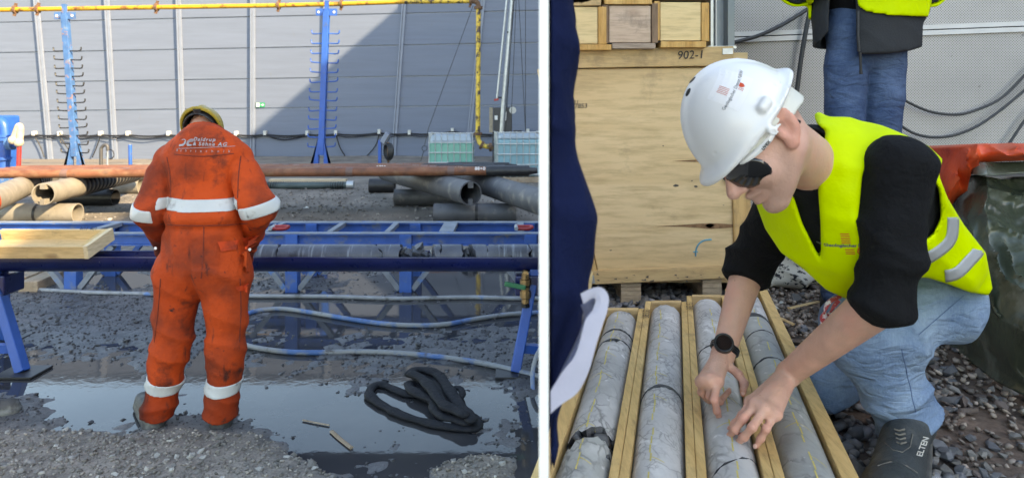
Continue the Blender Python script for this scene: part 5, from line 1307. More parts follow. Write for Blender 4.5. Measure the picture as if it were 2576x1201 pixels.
# ---------------------------------------------------------------- core boxes with grey core
DX, DZ = .2424, .0129
ztop = lambda Y: .896+DZ*(Y-1.3)
def Bp(x,y,h):                              # point at height h over the plane of the box rims, seen at picture place x,y
    Y = (1.6-.896+DZ*1.3-h)/((y-YH)/FPX+DZ); return P(x,y,Y)
L_ = [.0352,.1851,.335,.4848,.6347]; YEND = [2.37,2.457,2.53,2.61]
bl = ['leftmost open core box with broken dark core','second core box from the left, marked 383,53 on its rim','third core box, under the pointing hand, marked 382,53','rightmost core box beside the kneeling person']
M['core_grey'] = None
def core_mat(name, base, dark, white, vs=16):
    m = bpy.data.materials.new(name); m.use_nodes = True; nt = m.node_tree; b = nt.nodes['Principled BSDF']; vec = coords(nt,(1,.75,1))
    warp = nt.nodes.new('ShaderNodeMix'); warp.data_type = 'RGBA'; warp.inputs[0].default_value = .10
    nz_ = nt.nodes.new('ShaderNodeTexNoise'); nz_.inputs['Scale'].default_value = 11; nz_.inputs['Detail'].default_value = 5; nt.links.new(vec, nz_.inputs['Vector'])
    nt.links.new(vec, warp.inputs[6]); nt.links.new(nz_.outputs['Color'], warp.inputs[7]); wv = warp.outputs[2]
    c = ramp(nt, noise(nt, vec, 7, 7, .6), .32, .68, (*[x*.72 for x in base],1), (*white,1))
    cell = voro(nt, wv, vs, 'F1', 1); bw = nt.nodes.new('ShaderNodeRGBToBW'); nt.links.new(cell, bw.inputs[0])
    c = mixc(nt, ramp(nt, bw.outputs[0], .2, .8, (0,0,0,1),(.75,.75,.75,1)), c, base)
    region = ramp(nt, noise(nt, vec, 5.5, 4, .6), .46, .60)
    edge = ramp(nt, voro(nt, wv, vs, 'DISTANCE_TO_EDGE'), .006, .05, (.62,.62,.62,1),(0,0,0,1))
    mm = nt.nodes.new('ShaderNodeMath'); mm.operation = 'MULTIPLY'; nt.links.new(edge, mm.inputs[0]); nt.links.new(region, mm.inputs[1]); c = mixc(nt, mm.outputs[0], c, dark)
    edge2 = ramp(nt, voro(nt, wv, vs*2.6, 'DISTANCE_TO_EDGE'), .01, .12, (.6,.6,.6,1),(0,0,0,1)); region2 = ramp(nt, noise(nt, vec, 8, 4, .6), .49, .58)
    m2 = nt.nodes.new('ShaderNodeMath'); m2.operation = 'MULTIPLY'; nt.links.new(edge2, m2.inputs[0]); nt.links.new(region2, m2.inputs[1]); c = mixc(nt, m2.outputs[0], c, dark)
    c = mixc(nt, ramp(nt, noise(nt, vec, 30, 4, .5), .66, .74), c, (.72,.72,.72))
    nt.links.new(c, b.inputs['Base Color']); b.inputs['Roughness'].default_value = .6
    bp = nt.nodes.new('ShaderNodeBump'); bp.inputs['Strength'].default_value = .25; bp.inputs['Distance'].default_value = .004
    nt.links.new(noise(nt, vec, 70, 6), bp.inputs['Height']); nt.links.new(bp.outputs[0], b.inputs['Normal']); return m
M['core_a'] = core_mat('grey_breccia_core',(.40,.40,.40),(.10,.10,.105),(.60,.60,.60),17)
M['core_b'] = core_mat('pale_marbled_core',(.48,.48,.485),(.14,.14,.148),(.68,.68,.68),22)
M['core_c'] = core_mat('pale_smooth_core',(.50,.50,.50),(.20,.20,.20),(.66,.66,.66),12)
M['core_d'] = core_mat('green_grey_core',(.32,.335,.325),(.11,.115,.11),(.52,.53,.52),11)
M['core_break'] = mat('fresh_dark_rock', (.10,.104,.112), .7, 0, .4, 30, [((.3,.31,.32), 18, .62, .72)], .9, 40)
M['yellow_chalk'] = mat('yellow_crayon', (.62,.52,.16), .8, 0, .15, 40, bump=0)
RB = .0535; cores_by_box = []
for i in range(4):
    Ye = YEND[i]; root = thing('core_box', (L_[i]+.07,1.7,ZG), bl[i], 'core box', 'open core boxes laid side by side')
    def board(x0,x1,ya,yb,z0,z1,name,m):        # x offsets measured at Y=1.3, following the box direction
        c = []
        for zf in (z0,z1):
            for (x_,y_) in ((x0,ya),(x1,ya),(x1,yb),(x0,yb)): c.append((x_+DX*(y_-1.3), y_, ztop(y_)+zf))
        return MB().hexa(c).build(name, m, root, bevel=.0018)
    lft = L_[i]+(.0204 if i else .0); rgt = L_[i+1]+(.0196 if i<3 else .034)
    board(lft,L_[i]+.040,1.02,Ye,-.105,.0+rs.uniform(-.002,.003),'side_board',M['pine_y'])
    board(L_[i+1],rgt,1.02,Ye,-.105,.0+rs.uniform(-.003,.002),'side_board',M['pine_y'])
    board(L_[i]+.0405,L_[i+1]-.0005,Ye-.026,Ye-.002,-.105,.004,'end_board',M['ply_edge'])
    board(L_[i]+.0405,L_[i+1]-.0005,1.02,Ye-.0265,-.105,-.095,'base_board',M['pine_y'])
    if i in (1,2):
        yy = 2.30 if i == 1 else 2.385; x_ = L_[i]+.0302; c = V(x_+DX*(yy-1.3),yy,ztop(yy)+.002)
        text('383,53' if i==1 else '382,53', .034, 'marker_text', M['ink'], root, c, (DX,1,DZ), (-1,DX,0), None, .003)
def axis_pt(i,Y): return V((L_[i]+L_[i+1]+.040)/2+DX*(Y-1.3), Y, ztop(Y)-RB+.014)
segs = [ # box, near Y, far Y, material, slant near, slant far, label
 (0,2.115,2.30,'core_a',(.1,.1),(.0,0),'short far piece of core in the leftmost box'),
 (0,2.028,2.10,'core_a',(.15,.1),(.1,.1),'thin slice of core between two cracks in the leftmost box'),
 (0,1.485,2.012,'core_a',(.35,-.2),(.15,.1),'long brecciated core piece in the leftmost box'),
 (0,1.0,1.415,'core_d',(0,0),(.2,.3),'dark crumbling core piece at the near end of the leftmost box'),
 (1,1.688,2.37,'core_b',(.12,.25),(.0,0),'far pale veined core piece in the second box'),
 (1,1.0,1.672,'core_b',(0,0),(.12,.25),'near pale veined core piece in the second box'),
 (2,1.978,2.44,'core_b',(.2,.1),(0,0),'far core piece in the third box behind the watch'),
 (2,1.36,1.970,'core_c',(.9,-.3),(.2,.1),'core piece under the two hands in the third box'),
 (2,1.0,1.354,'core_c',(0,0),(.9,-.3),'near core piece with a dark slanted crack in the third box'),
 (3,2.262,2.53,'core_c',(.1,.35),(0,0),'pale far core piece in the rightmost box'),
 (3,2.10,2.225,'core_d',(.4,.2),(.1,.35),'thin cracked core slice in the rightmost box'),
 (3,1.87,2.092,'core_d',(.2,.3),(.4,.2),'green grey core piece behind the forearm'),
 (3,1.0,1.86,'core_d',(0,0),(.2,.3),'long near core piece in the rightmost box')]
core_objs = {0:[],1:[],2:[],3:[]}
for k,(i,ya,yb,mm,sa,sb,lab) in enumerate(segs):
    o = core_piece('drill_core', axis_pt(i,ya), axis_pt(i,yb), RB, M[mm], sa, sb, 70+k, n=36, k=10, rough=.035 if k==3 else .003, endr=.010 if k in (2,3) else .0022)
    me = o.data; me.materials.append(M['core_break']); n_,k_ = 36,10
    for p in me.polygons:
        if p.index >= n_*k_: p.material_index = 1
    tag(o, lab, 'drill core', 'grey core pieces in the boxes'); core_objs[i].append(o)
# rubble in box gaps
def rubble(i, ya, yb, n_, s0, label, seed, dark=True, zup=.0):
    r_ = np.random.default_rng(seed); pos = []
    for k in range(n_):
        y_ = r_.uniform(ya,yb); c = axis_pt(i,y_); pos.append((c.x+r_.uniform(-.04,.04), y_, c.z+r_.uniform(-.03,.028)+zup))
    size = r_.uniform(.5,1,n_)*s0; cols = np.array([.10,.104,.11])*r_.lognormal(0,.35,(n_,1)) if dark else np.array([.3,.3,.31])*r_.lognormal(0,.2,(n_,1))
    stones_mesh('core_rubble', np.array(pos), size, np.clip(cols,.02,.6), M['stone'], label=label, cat='rubble', flat=.8)
rubble(0,1.385,1.495,80,.021,'dark rubble between the broken core ends in the leftmost box',5)
rubble(0,2.29,2.35,30,.014,'dark rubble at the far end of the leftmost box',6)
rubble(3,2.225,2.262,24,.010,'dark rubble in the crack of the rightmost core',7)
# dark clasts
for i,y_,s in ((1,1.62,.016),(3,1.90,.022),(2,1.50,.012)):
    pass
# yellow crayon lines drawn on the cores
for i in range(4):
    bv2 = bvh_of(*core_objs[i]); root = core_objs[i][-1]
    off = {0:-.010,1:-.016,2:.004,3:.004}[i]
    for (ja,(jb_)) in enumerate(np.arange(1.04,2.32,.035)):
        if i == 3 and jb_ > 2.0 and jb_ < 2.1: continue
        if (ja*7+i*3) % 5 == 4: continue
        c = axis_pt(i,jb_); w_ = .0016+.0009*((ja*3)%3)
        tgt = min(core_objs[i], key=lambda ob: abs(sum(v.co.y for v in ob.data.vertices)/len(ob.data.vertices)-jb_))
        patch([(-w_,-.0165),(w_,-.0165),(w_,.0165),(-w_,.0165)],'crayon_line',M['yellow_chalk'],tgt,c+V(off+.002*math.sin(ja*1.7),0,0),(1,-DX,0),(DX,1,DZ),bv2,.0008,.02)
        if ja % 4 == 1:
            for s in (-1,1):
                if s < 0 and ja % 8 == 1: continue
                patch([(0,0),(s*.028,-.020),(s*.028,-.0175),(0,.003)][::s],'crayon_tick',M['yellow_chalk'],tgt,c+V(off,0,0),(1,-DX,0),(DX,1,DZ),bv2,.0008,.008)

# ---------------------------------------------------------------- tarpaulin heap
M['tarp'] = mat('olive_tarpaulin', (.055,.066,.044), .22, 0, .3, 5, [((.17,.185,.16), 6, .50, .72), ((.42,.43,.41), 30, .69, .75)], .25, 40, spec=.6, rvar=.08)
M['tarp_o'] = mat('orange_tarpaulin', (.66,.080,.022), .38, 0, .12, 7, [((.42,.04,.015), 9, .5, .7)], .25, 40, spec=.5)
th = thing('tarpaulin_heap', P(2500,850,2.2)*1, 'dark olive tarpaulin heap with an orange fold on top', 'tarpaulin'); th.location.z = ZG
def px_ridges(px, py, lines):
    o = np.zeros(len(px))
    for pts, hgt, wid in lines:
        d = np.full(len(px),1e9)
        for (a,b) in zip(pts[:-1],pts[1:]):
            ex,ey = b[0]-a[0], b[1]-a[1]; t = np.clip(((px-a[0])*ex+(py-a[1])*ey)/(ex*ex+ey*ey),0,1); d = np.minimum(d, np.hypot(px-a[0]-ex*t, py-a[1]-ey*t))
        o += hgt*np.exp(-d/wid)
    return o
def sheet(name, top, bot, nu, nv, prof, lines, crk, m, parent, wrap=.35, thick=.004):
    # cloth surface between two edge lines (picture x, y, distance), folded along the given ridges; the left edge turns back out of sight
    ts, bs_ = spline([V(*p) for p in top],10), spline([V(*p) for p in bot],10)
    def at(sp,u): f = u*(len(sp)-1); k = min(int(f),len(sp)-2); return sp[k].lerp(sp[k+1],f-k)
    pts, pxs, pys = [], [], []
    for i in range(nu+1):
        u = i/nu; a, b = at(ts,u), at(bs_,u)
        for j in range(nv+1):
            v = j/nv; c = a.lerp(b,v); q_ = P(c.x,c.y,c.z-prof(u,v)); pts.append(q_); pxs.append(c.x); pys.append(c.y)
    A_ = np.array([tuple(p) for p in pts],np.float32); px_,py_ = np.array(pxs),np.array(pys)
    disp = px_ridges(px_,py_,lines)+crk*((1-np.abs(wob(A_,16,2)))**2+.6*(1-np.abs(wob(A_,34,5)))**2+.35*(1-np.abs(wob(A_,70,8)))**2)
    A_[:,1] -= disp; A_[:,2] += disp*.25; A_[:,0] -= disp*.2
    vs = [tuple(p) for p in A_]; fs = []; q = nv+1
    for i in range(nu):
        for j in range(nv): fs.append((i*q+j,i*q+j+1,(i+1)*q+j+1,(i+1)*q+j))
    k0 = len(vs)
    for j in range(nv+1): x,y,z = vs[j]; vs.append((x+.10,y+wrap,z))
    for j in range(nv): fs.append((j+1,j,k0+j,k0+j+1))
    k1 = len(vs)
    for i in range(nu+1): x,y,z = vs[i*q]; vs.append((x+.03,y+wrap,z-.03))
    for i in range(nu): fs.append((i*q,(i+1)*q,k1+i+1,k1+i))
    o = MB().add(vs,fs).build(name, m, parent, 50); md = o.modifiers.new('thick','SOLIDIFY'); md.thickness = thick; return o
zg_ = lambda x,y: (x,y,(CZ-ZG-.004)*FPX/(y-YH))
folds = [([(2455,450),(2452,540),(2456,640)],.05,9),([(2456,640),(2500,700),(2590,760)],.06,14),([(2440,700),(2470,790),(2560,850),(2640,870)],.07,12),([(2400,780),(2440,860),(2520,930),(2600,980)],.06,10),
         ([(2470,480),(2540,500),(2620,470)],.05,12),([(2470,560),(2560,600),(2650,590)],.04,13),([(2410,560),(2430,640),(2420,720)],.04,10),([(2500,620),(2530,690),(2610,720)],.05,9),([(2390,830),(2420,800),(2470,790)],.05,8),([(2480,830),(2550,800),(2640,820)],.04,8)]
sheet('cover', [(2392,520,2.55),(2418,470,2.5),(2455,446,2.42),(2520,452,2.36),(2600,448,2.36),(2760,450,2.4)], [zg_(2352,838),zg_(2385,868),zg_(2430,905),zg_(2500,958),zg_(2590,1000),zg_(2760,1060)], 70, 80, lambda u,v: .16*math.sin(math.pi*min(1,v*1.05))+.05*math.sin(6*u+3*v), folds, .024, M['tarp'], th)
sheet('dark_flap', [(2438,412,2.30),(2480,409,2.27),(2580,406,2.26),(2760,404,2.3)], [(2448,440,2.25),(2490,441,2.22),(2580,434,2.22),(2760,430,2.26)], 30, 8, lambda u,v: .02*math.sin(9*u), [([(2470,405),(2475,445)],.02,8)], .004, M['tarp'], th, .25)
sheet('orange_fold', [(2366,485,2.42),(2382,425,2.38),(2402,384,2.34),(2440,367,2.30),(2500,363,2.29),(2580,362,2.28),(2760,366,2.3)], [(2378,540,2.46),(2394,514,2.42),(2416,480,2.38),(2440,438,2.33),(2462,412,2.29),(2580,407,2.27),(2760,405,2.3)], 60, 26, lambda u,v: .05*math.sin(math.pi*v)+.02*math.sin(17*u), [([(2405,390),(2425,440),(2412,490)],.05,7),([(2440,370),(2446,430)],.045,6),([(2385,440),(2400,480)],.04,6),([(2470,366),(2520,398),(2600,392)],.03,7),([(2540,366),(2560,404)],.025,6),([(2425,380),(2400,420),(2385,480)],.03,6)], .007, M['tarp_o'], th, .4)
MB().box((P(2450,0,2.6).x,2.62,ZG),(P(2760,0,2.6).x+.1,3.1,P(0,440,2.7).z)).build('covered_stack', M['steel_black'], th)
# printed cloth bag
M['bag'] = mat('cream_cloth', (.66,.62,.52), .85, 0, .06, 8, [((.03,.028,.03), 22, .56, .575, (1,1,1.6)), ((.03,.028,.03), 30, .60, .615), ((.50,.05,.06), 9, .64, .66)], .3, 50)
bg = thing('cloth_bag', P(1975,700,3.25), 'crumpled cream cloth bag with black and red print on the gravel', 'bag')
bc = P(1972,668,3.3)
iso_obj('cloth', lambda p: smax(smin(s_ell(p, V(bc.x+.01,3.32,ZG+.08),(.12,.10,.10)), s_ell(p, V(bc.x-.03,3.22,ZG+.03),(.14,.10,.055)), .05)-.020*creases(p,(.8,.2,.5),30,1.9,2)-.01*wob(p,26,4), ZG-.004-p[:,2], .005), (bc.x-.24,3.05,ZG-.02),(bc.x+.24,3.5,ZG+.25), .006, M['bag'], bg, 1)
o = MB().tube(spline([P(2060,872,1.9),P(2020,866,2.05),P(1985,862,2.1)],4), .006, 6).build('thin_rod', M['steel_black'], None, 60); o.location.z = 0; tag(o, 'thin dark rod lying on the gravel by the rightmost box', 'rod')
for pts_,lab in (([(1985,775),(2040,762),(2062,758)],'splintered wood strip lying on the gravel'),([(1965,800),(1995,815)],'small wood splinter on the gravel')):
    o = MB().tube([G(x,y,ZG+.025) for x,y in pts_], .009, 5, flat=.5).build('wood_splinter', M['ply_edge']); tag(o, lab, 'splinter')
# small pine board at the left behind the boxes
o = MB().prism([P(1452,738,2.62),P(1488,725,2.62),P(1492,686,2.62),P(1484,682,2.62)],(.0,.05,0)).build('pine_offcut', M['pine_pale'], bevel=.003); tag(o,'pale pine board standing upright by the navy jacket','board')
# ================================================================ kneeling person in the yellow vest
def pxpy(p): Y = np.maximum(p[:,1],.05); return CX+p[:,0]/Y*FPX, YH-(p[:,2]-CZ)/Y*FPX, Y
def poly_sd(px, py, poly):
    """signed distance to a polygon (inside < 0)"""
    n = len(poly); d = np.full(len(px), 1e18); s = np.ones(len(px)); P_ = np.array(poly, float)
    j = n-1
    for i in range(n):
        ex,ey = P_[j]-P_[i]; wx,wy = px-P_[i,0], py-P_[i,1]
        t = np.clip((wx*ex+wy*ey)/(ex*ex+ey*ey+1e-12),0,1); bx_,by_ = wx-ex*t, wy-ey*t
        d = np.minimum(d, bx_*bx_+by_*by_)
        c1_ = py>=P_[i,1]; c2_ = py<P_[j,1]; c3_ = ex*wy>ey*wx
        flip = (c1_&c2_&c3_)|(~c1_&~c2_&~c3_); s = np.where(flip,-s,s); j = i
    return s*np.sqrt(d)
def line_d(px, py, pts, wid):
    d = np.full(len(px),1e9)
    for (a,b) in zip(pts[:-1],pts[1:]):
        ex,ey = b[0]-a[0], b[1]-a[1]; wx,wy = px-a[0], py-a[1]; t = np.clip((wx*ex+wy*ey)/(ex*ex+ey*ey),0,1)
        d = np.minimum(d, np.hypot(wx-ex*t, wy-ey*t))
    return d-wid
M['hivis'] = mat('high_visibility_yellow', (.56,.72,.0), .7, 0, .06, 9, [((.49,.65,.0), 5, .5, .8)], .35, 13, spec=.25, bdist=.02)
M['sweater'] = mat('black_sweater', (.0065,.007,.0085), .9, 0, .2, 12, bump=.6, bscale=16, spec=.2, bdist=.03)
M['grey_tape'] = mat('grey_reflective_tape', (.36,.38,.40), .4, 0, .08, 12, bump=.08)
M['jeans_l'] = denim('light_jeans', (.13,.205,.335), (.25,.345,.47))
M['jeans_d'] = denim('dark_jeans', (.028,.055,.125), (.085,.135,.24))
M['helmet_w'] = mat('white_helmet', (.78,.78,.78), .3, 0, .015, 5, bump=.02, coat=.3)
M['shoe'] = mat('dark_leather', (.040,.047,.050), .55, 0, .25, 10, [((.12,.125,.12), 8, .58, .75)], .5, 60)
M['sole'] = mat('shoe_sole', (.09,.088,.082), .8, 0, .3, 20)
M['lens'] = mat('dark_lens', (.006,.006,.007), .08, 0, .0, bump=0, coat=.5)
M['watch'] = mat('black_watch', (.012,.013,.015), .35, 0, .1, 20)
M['print_red'] = mat('red_print', (.60,.07,.02), .7, 0, 0, bump=0); M['print_grey'] = mat('grey_print', (.10,.11,.13), .7, 0, 0, bump=0)
M['sticker'] = mat('sticker', (.80,.80,.81), .35, 0, .02, bump=0); M['pale_strap'] = mat('pale_strap', (.66,.66,.60), .5, 0, .06, 20)
kn_ = thing('person', (.93,1.55,ZG), 'person in yellow vest and white helmet kneeling over the core boxes', 'person')
nb = P(2044,402,1.36); pv = P(2415,715,1.62)
shl, shr = P(2262,425,1.25), P(1990,480,1.60)
ell_, elr = P(2226,748,1.25), P(1885,668,1.76)
wrl, wrr = Bp(1985,938,.10), Bp(1818,893,.105)
hl_, kl_, al_ = P(2358,748,1.70), P(2160,832,1.58), P(2288,1055,1.62)
hr_, kr_ = P(2400,760,1.92), P(2100,970,1.84)
ar_ = V(kr_.x+.28,kr_.y+.30,ZG+.07)
HO = P(1920,343,1.215)                                   # centre of head at ear height
th_ = math.radians(133); Fh = V(math.cos(th_),-.16,-math.sin(th_)).normalized(); Uh = V(-math.sin(th_)*1.0,0,-math.cos(th_)); Uh = (Uh-Fh*Uh.dot(Fh)).normalized(); Lh = Uh.cross(Fh).normalized()
K8 = lambda x,y,h: Bp(1666.7+.3403*x, 754.7+.3403*y, h)
rk = [K8(405,600,.080),K8(355,588,.085),K8(315,590,.080),K8(287,602,.070)]
rf = [{'p':[rk[0],K8(383,735,.055),K8(402,815,.028),K8(424,878,.004)]},{'p':[rk[1],K8(350,715,.045),K8(425,745,.022),K8(492,668,.022)]},
      {'p':[rk[2],K8(306,690,.040),K8(345,748,.012)],'r':.0084},{'p':[rk[3],K8(282,680,.036),K8(330,742,.008)],'r':.0078},
      {'p':[K8(470,470,.092),K8(560,545,.080),K8(603,612,.062),K8(594,688,.044)],'r':.0100}]
lk = [K8(655,755,.070),K8(692,775,.078),K8(752,805,.078),K8(832,838,.066)]
lf = [{'p':[lk[0],K8(588,850,.055),K8(532,915,.035),K8(500,950,.014)]},{'p':[lk[1],K8(597,872,.060),K8(535,952,.034),K8(480,1014,.004)]},
      {'p':[lk[2],K8(665,935,.056),K8(603,1008,.028),K8(547,1058,.003)]},{'p':[lk[3],K8(766,950,.048),K8(726,1020,.024),K8(693,1076,.006)],'r':.0080},
      {'p':[K8(800,690,.060),K8(720,720,.042),K8(672,772,.030)],'r':.0098}]
def torso(p):
    d = s_ell(p, P(2140,505,1.43), (.165,.165,.150)); d = smin(d, s_ell(p, P(2268,600,1.52), (.148,.155,.130)), .08)
    d = smin(d, s_ell(p, P(2372,668,1.66), (.10,.14,.095)), .08); d = smin(d, s_rc(p, shl+V(.02,.06,-.02), shr, .065, .06), .06)
    d = smin(d, s_rc(p, P(2120,470,1.42), nb, .10, .062), .05)
    return d
def arms(p): return np.minimum(s_chain(p,[shl,ell_,wrl],[.052,.043,.027],.02), s_chain(p,[shr,elr,wrr],[.05,.043,.027],.02))
def man_body(p):
    d = local(p, HO, .26, lambda p: s_head(p, HO, Fh, Lh, Uh, nb+V(.01,0,-.02), .88))
    d = smin(d, torso(p)+.06, .02); d = smin(d, arms(p), .02)
    d = smin(d, local(p, rk[0], .24, lambda p: s_hand(p, wrr, rk, rf)), .012); d = smin(d, local(p, lk[1], .24, lambda p: s_hand(p, wrl, lk, lf)), .012)
    for ch in ([hl_,kl_,al_],[hr_,kr_,ar_]): d = smin(d, s_chain(p,ch,[.06,.045,.035],.02), .02)
    return d
pts_ = [HO,shl,shr,ell_,elr,wrl,wrr,hl_,kl_,al_,hr_,kr_,ar_]+[x for f in rf+lf for x in f['p']]
lo, hi = bounds(pts_, .11)
def skin_tint(v):
    t = (v-A3(HO))@np.stack([A3(Fh),A3(Lh),A3(Uh)],1)/.88; c = np.ones((len(v),3),np.float32)
    r_ = np.linalg.norm(t,axis=1) < .2
    scalp = r_*sg((t[:,2]-.012-.35*np.clip(t[:,0],-.2,.1))*160)*sg((.06-t[:,0])*90)*(np.abs(t[:,1])<.088)
    beard = r_*np.clip(sg((-.040-t[:,2])*130)*sg((t[:,0]-.015)*90),0,1)*sg((t[:,2]+.125)*200)
    c *= (1-.42*scalp-.20*beard)[:,None]; c[:,0] *= 1-.04*beard
    red = np.zeros(len(v))
    for f in rf+lf:
        for j in f['p']: red = np.maximum(red, gauss(v,j,.011))
    red = np.maximum(red, .8*r_*sg((np.abs(t[:,1])-.080)*300)); red = np.maximum(red, .7*gauss(v,HO+(Fh*.122-Uh*.03)*.88,.016)); red = np.maximum(red, .55*gauss(v,HO+(Fh*.09-Uh*.067)*.88,.02))
    c[:,1] *= 1-.22*red; c[:,2] *= 1-.24*red
    return c*(1+.05*wob(v,60,2)[:,None]+.04*wob(v,150,3)[:,None])
M['skin_t'] = mat('weathered_skin', (.64,.37,.285), .46, 0, .10, 18, [((.64,.31,.235), 9, .50, .72), ((.40,.20,.15), 90, .68, .75)], .22, 190, sss=.10, spec=.4, attr='tint')
mb_ = iso_obj('body', man_body, lo, hi, .0042, M['skin_t'], kn_, 1, color=skin_tint)
# sweater with pushed-up sleeves
VH = [(2030,268),(2082,293),(2140,294),(2215,312),(2275,338),(2335,366),(2372,400),(2362,440),(2385,500),(2425,565),(2480,635),(2490,715),(2440,725),(2380,702),(2330,690),(2250,690),(2190,720),(2130,735),(2078,718),(2020,665),(1965,625),(1925,570),(1905,515),(1900,485),(1940,400)]
def sweater(p):
    px_,py_,Y = pxpy(p); d = smax(torso(p)-.004, poly_sd(px_,py_,VH)*Y/FPX*.8+.004, .01)
    cl = wrl+(ell_-wrl)*.90; cr_ = wrr+(elr-wrr)*.80
    a1 = s_chain(p,[shl,ell_,cl],[.058,.043,.040],.03); a2 = s_chain(p,[shr,elr,cr_],[.064,.056,.049],.03)
    ax1 = A3((cl-ell_).normalized()); ax2 = A3((cr_-elr).normalized())
    f1 = gauss(p,ell_+V(0,0,.05),.11); f2 = gauss(p,elr+V(0,0,.04),.10)
    a1 = a1-.013*creases(p,(.35,.2,1),44,2.4,3)*f1-.017*creases(p,(.6,-.2,.7),24,2.1,1)*gauss(p,(shl+ell_)/2,.2)
    a2 = a2-.016*creases(p,(.3,.2,1),46,1.4,4)*f2
    a1 = smax(a1, (p-A3(cl))@ax1, .008); a2 = smax(a2, (p-A3(cr_))@ax2, .008)
    d = smin(d,a1,.03); d = smin(d,a2,.03)
    d = smin(d, s_rc(p, P(2115,465,1.42), nb+V(-.004,0,-.012), .105, .068), .04)
    d = smax(d, -s_rc(p, nb+V(.02,.01,-.015), HO, .058, .062), .004)
    return d-.002*wob(p,22,1)
lo, hi = bounds([shl,shr,ell_,elr,pv,nb], .19)
sw = iso_obj('sweater', sweater, lo, hi, .006, M['sweater'], kn_, 1)
# vest
VO = [(2040,268),(2082,293),(2140,294),(2215,312),(2275,338),(2335,366),(2372,400),(2362,440),(2385,500),(2425,565),(2480,635),(2497,725),(2487,742),(2440,735),(2380,712),(2330,697),(2250,700),(2190,735),(2130,752),(2078,728),(2020,675),(1965,635),(1925,575),(1903,515),(1898,485),(1930,492),(1975,500),(1995,488),(2018,560),(2066,655),(2064,560),(2058,480),(2066,400),(2078,330),(2055,312)]
AH = [(2192,372),(2240,352),(2292,365),(2335,420),(2362,480),(2366,545),(2348,585),(2300,625),(2255,668),(2200,700),(2168,640),(2160,540),(2170,440)]
def vest(p):
    px_,py_,Y = pxpy(p); m_ = Y/FPX
    d = torso(p)-.018
    d = smin(d, s_ell(p, P(2005,590,1.50), (.085,.10,.10)), .06); d = smin(d, s_ell(p, P(2080,660,1.46), (.085,.085,.075)), .06)
    d = smin(d, s_rc(p, P(2400,600,1.62), P(2470,725,1.60), .055, .025), .05)
    d = smin(d, s_chain(p,[P(2090,318,1.40),P(2098,400,1.33),P(2100,480,1.31)],[.035,.035,.035],.02), .04)
    d = d-.012*creases(p,(.8,-.2,.25),24,1.8,2)*(.35+gauss(p,P(2050,640,1.4),.15))-.006*creases(p,(.4,.2,1),26,1.8,5)-.003*wob(p,20,3)
    d = smax(d, poly_sd(px_,py_,VO)*m_*.8, .006)
    near = sg((1.55+0*Y-Y)*60)
    hole = poly_sd(px_,py_,AH)*m_
    d = smax(d, np.where(Y<1.60, -hole, -1.0)*.8, .006)
    return d
lo, hi = bounds([P(1890,300,1.3),P(2510,760,1.7),P(1890,760,1.2),P(2400,260,1.75)], .06)
vs_ = iso_obj('safety_vest', vest, lo, hi, .006, M['hivis'], kn_, 1)
bvv = bvh_of(vs_); bvv_m = vs_
def vest_tape(line, wpx, name):
    pts = spline([V(x,y,0) for x,y in line],6); vs, fs, na = [], [], 5
    for k,p in enumerate(pts):
        t = (pts[min(k+1,len(pts)-1)]-pts[max(k-1,0)]).normalized(); n_ = V(-t.y,t.x,0)
        for a in range(na):
            c = p+n_*wpx*(a/(na-1)*2-1); dr = (P(c.x,c.y,1.0)-V(0,0,CZ)).normalized(); h_ = bvv.ray_cast(V(0,0,CZ), dr)
            vs.append(h_[0]-dr*.0025 if h_[0] and h_[0].y < 1.75 else None)
    ok = [all(vs[k*na+a] is not None for a in range(na)) for k in range(len(pts))]; best = (0,0); st_k = None
    for k in range(len(pts)+1):
        if k < len(pts) and ok[k]: st_k = k if st_k is None else st_k
        else:
            if st_k is not None and k-st_k > best[1]-best[0]: best = (st_k,k)
            st_k = None
    for k in range(best[0],best[1]-1):
        for a in range(na-1):
            q_ = (k*na+a,k*na+a+1,(k+1)*na+a+1,(k+1)*na+a)
            if all(vs[i_] is not None for i_ in q_): fs.append(q_)
    used_ = sorted({i_ for q_ in fs for i_ in q_}); mp_ = {a:b for b,a in enumerate(used_)}; vs = [vs[a] for a in used_]; fs = [tuple(mp_[i_] for i_ in q_) for q_ in fs]
    o_ = MB().add(vs,fs).build(name, M['grey_tape'], vs_, 180); md = o_.modifiers.new('thick','SOLIDIFY'); md.thickness = .0012; md.offset = 0
vest_tape([(2383,480),(2395,520),(2398,560),(2390,605),(2350,640),(2290,670)], 14, 'reflective_tape')
vest_tape([(2432,575),(2452,605),(2462,628),(2440,655),(2400,690),(2335,695)], 15, 'reflective_tape')
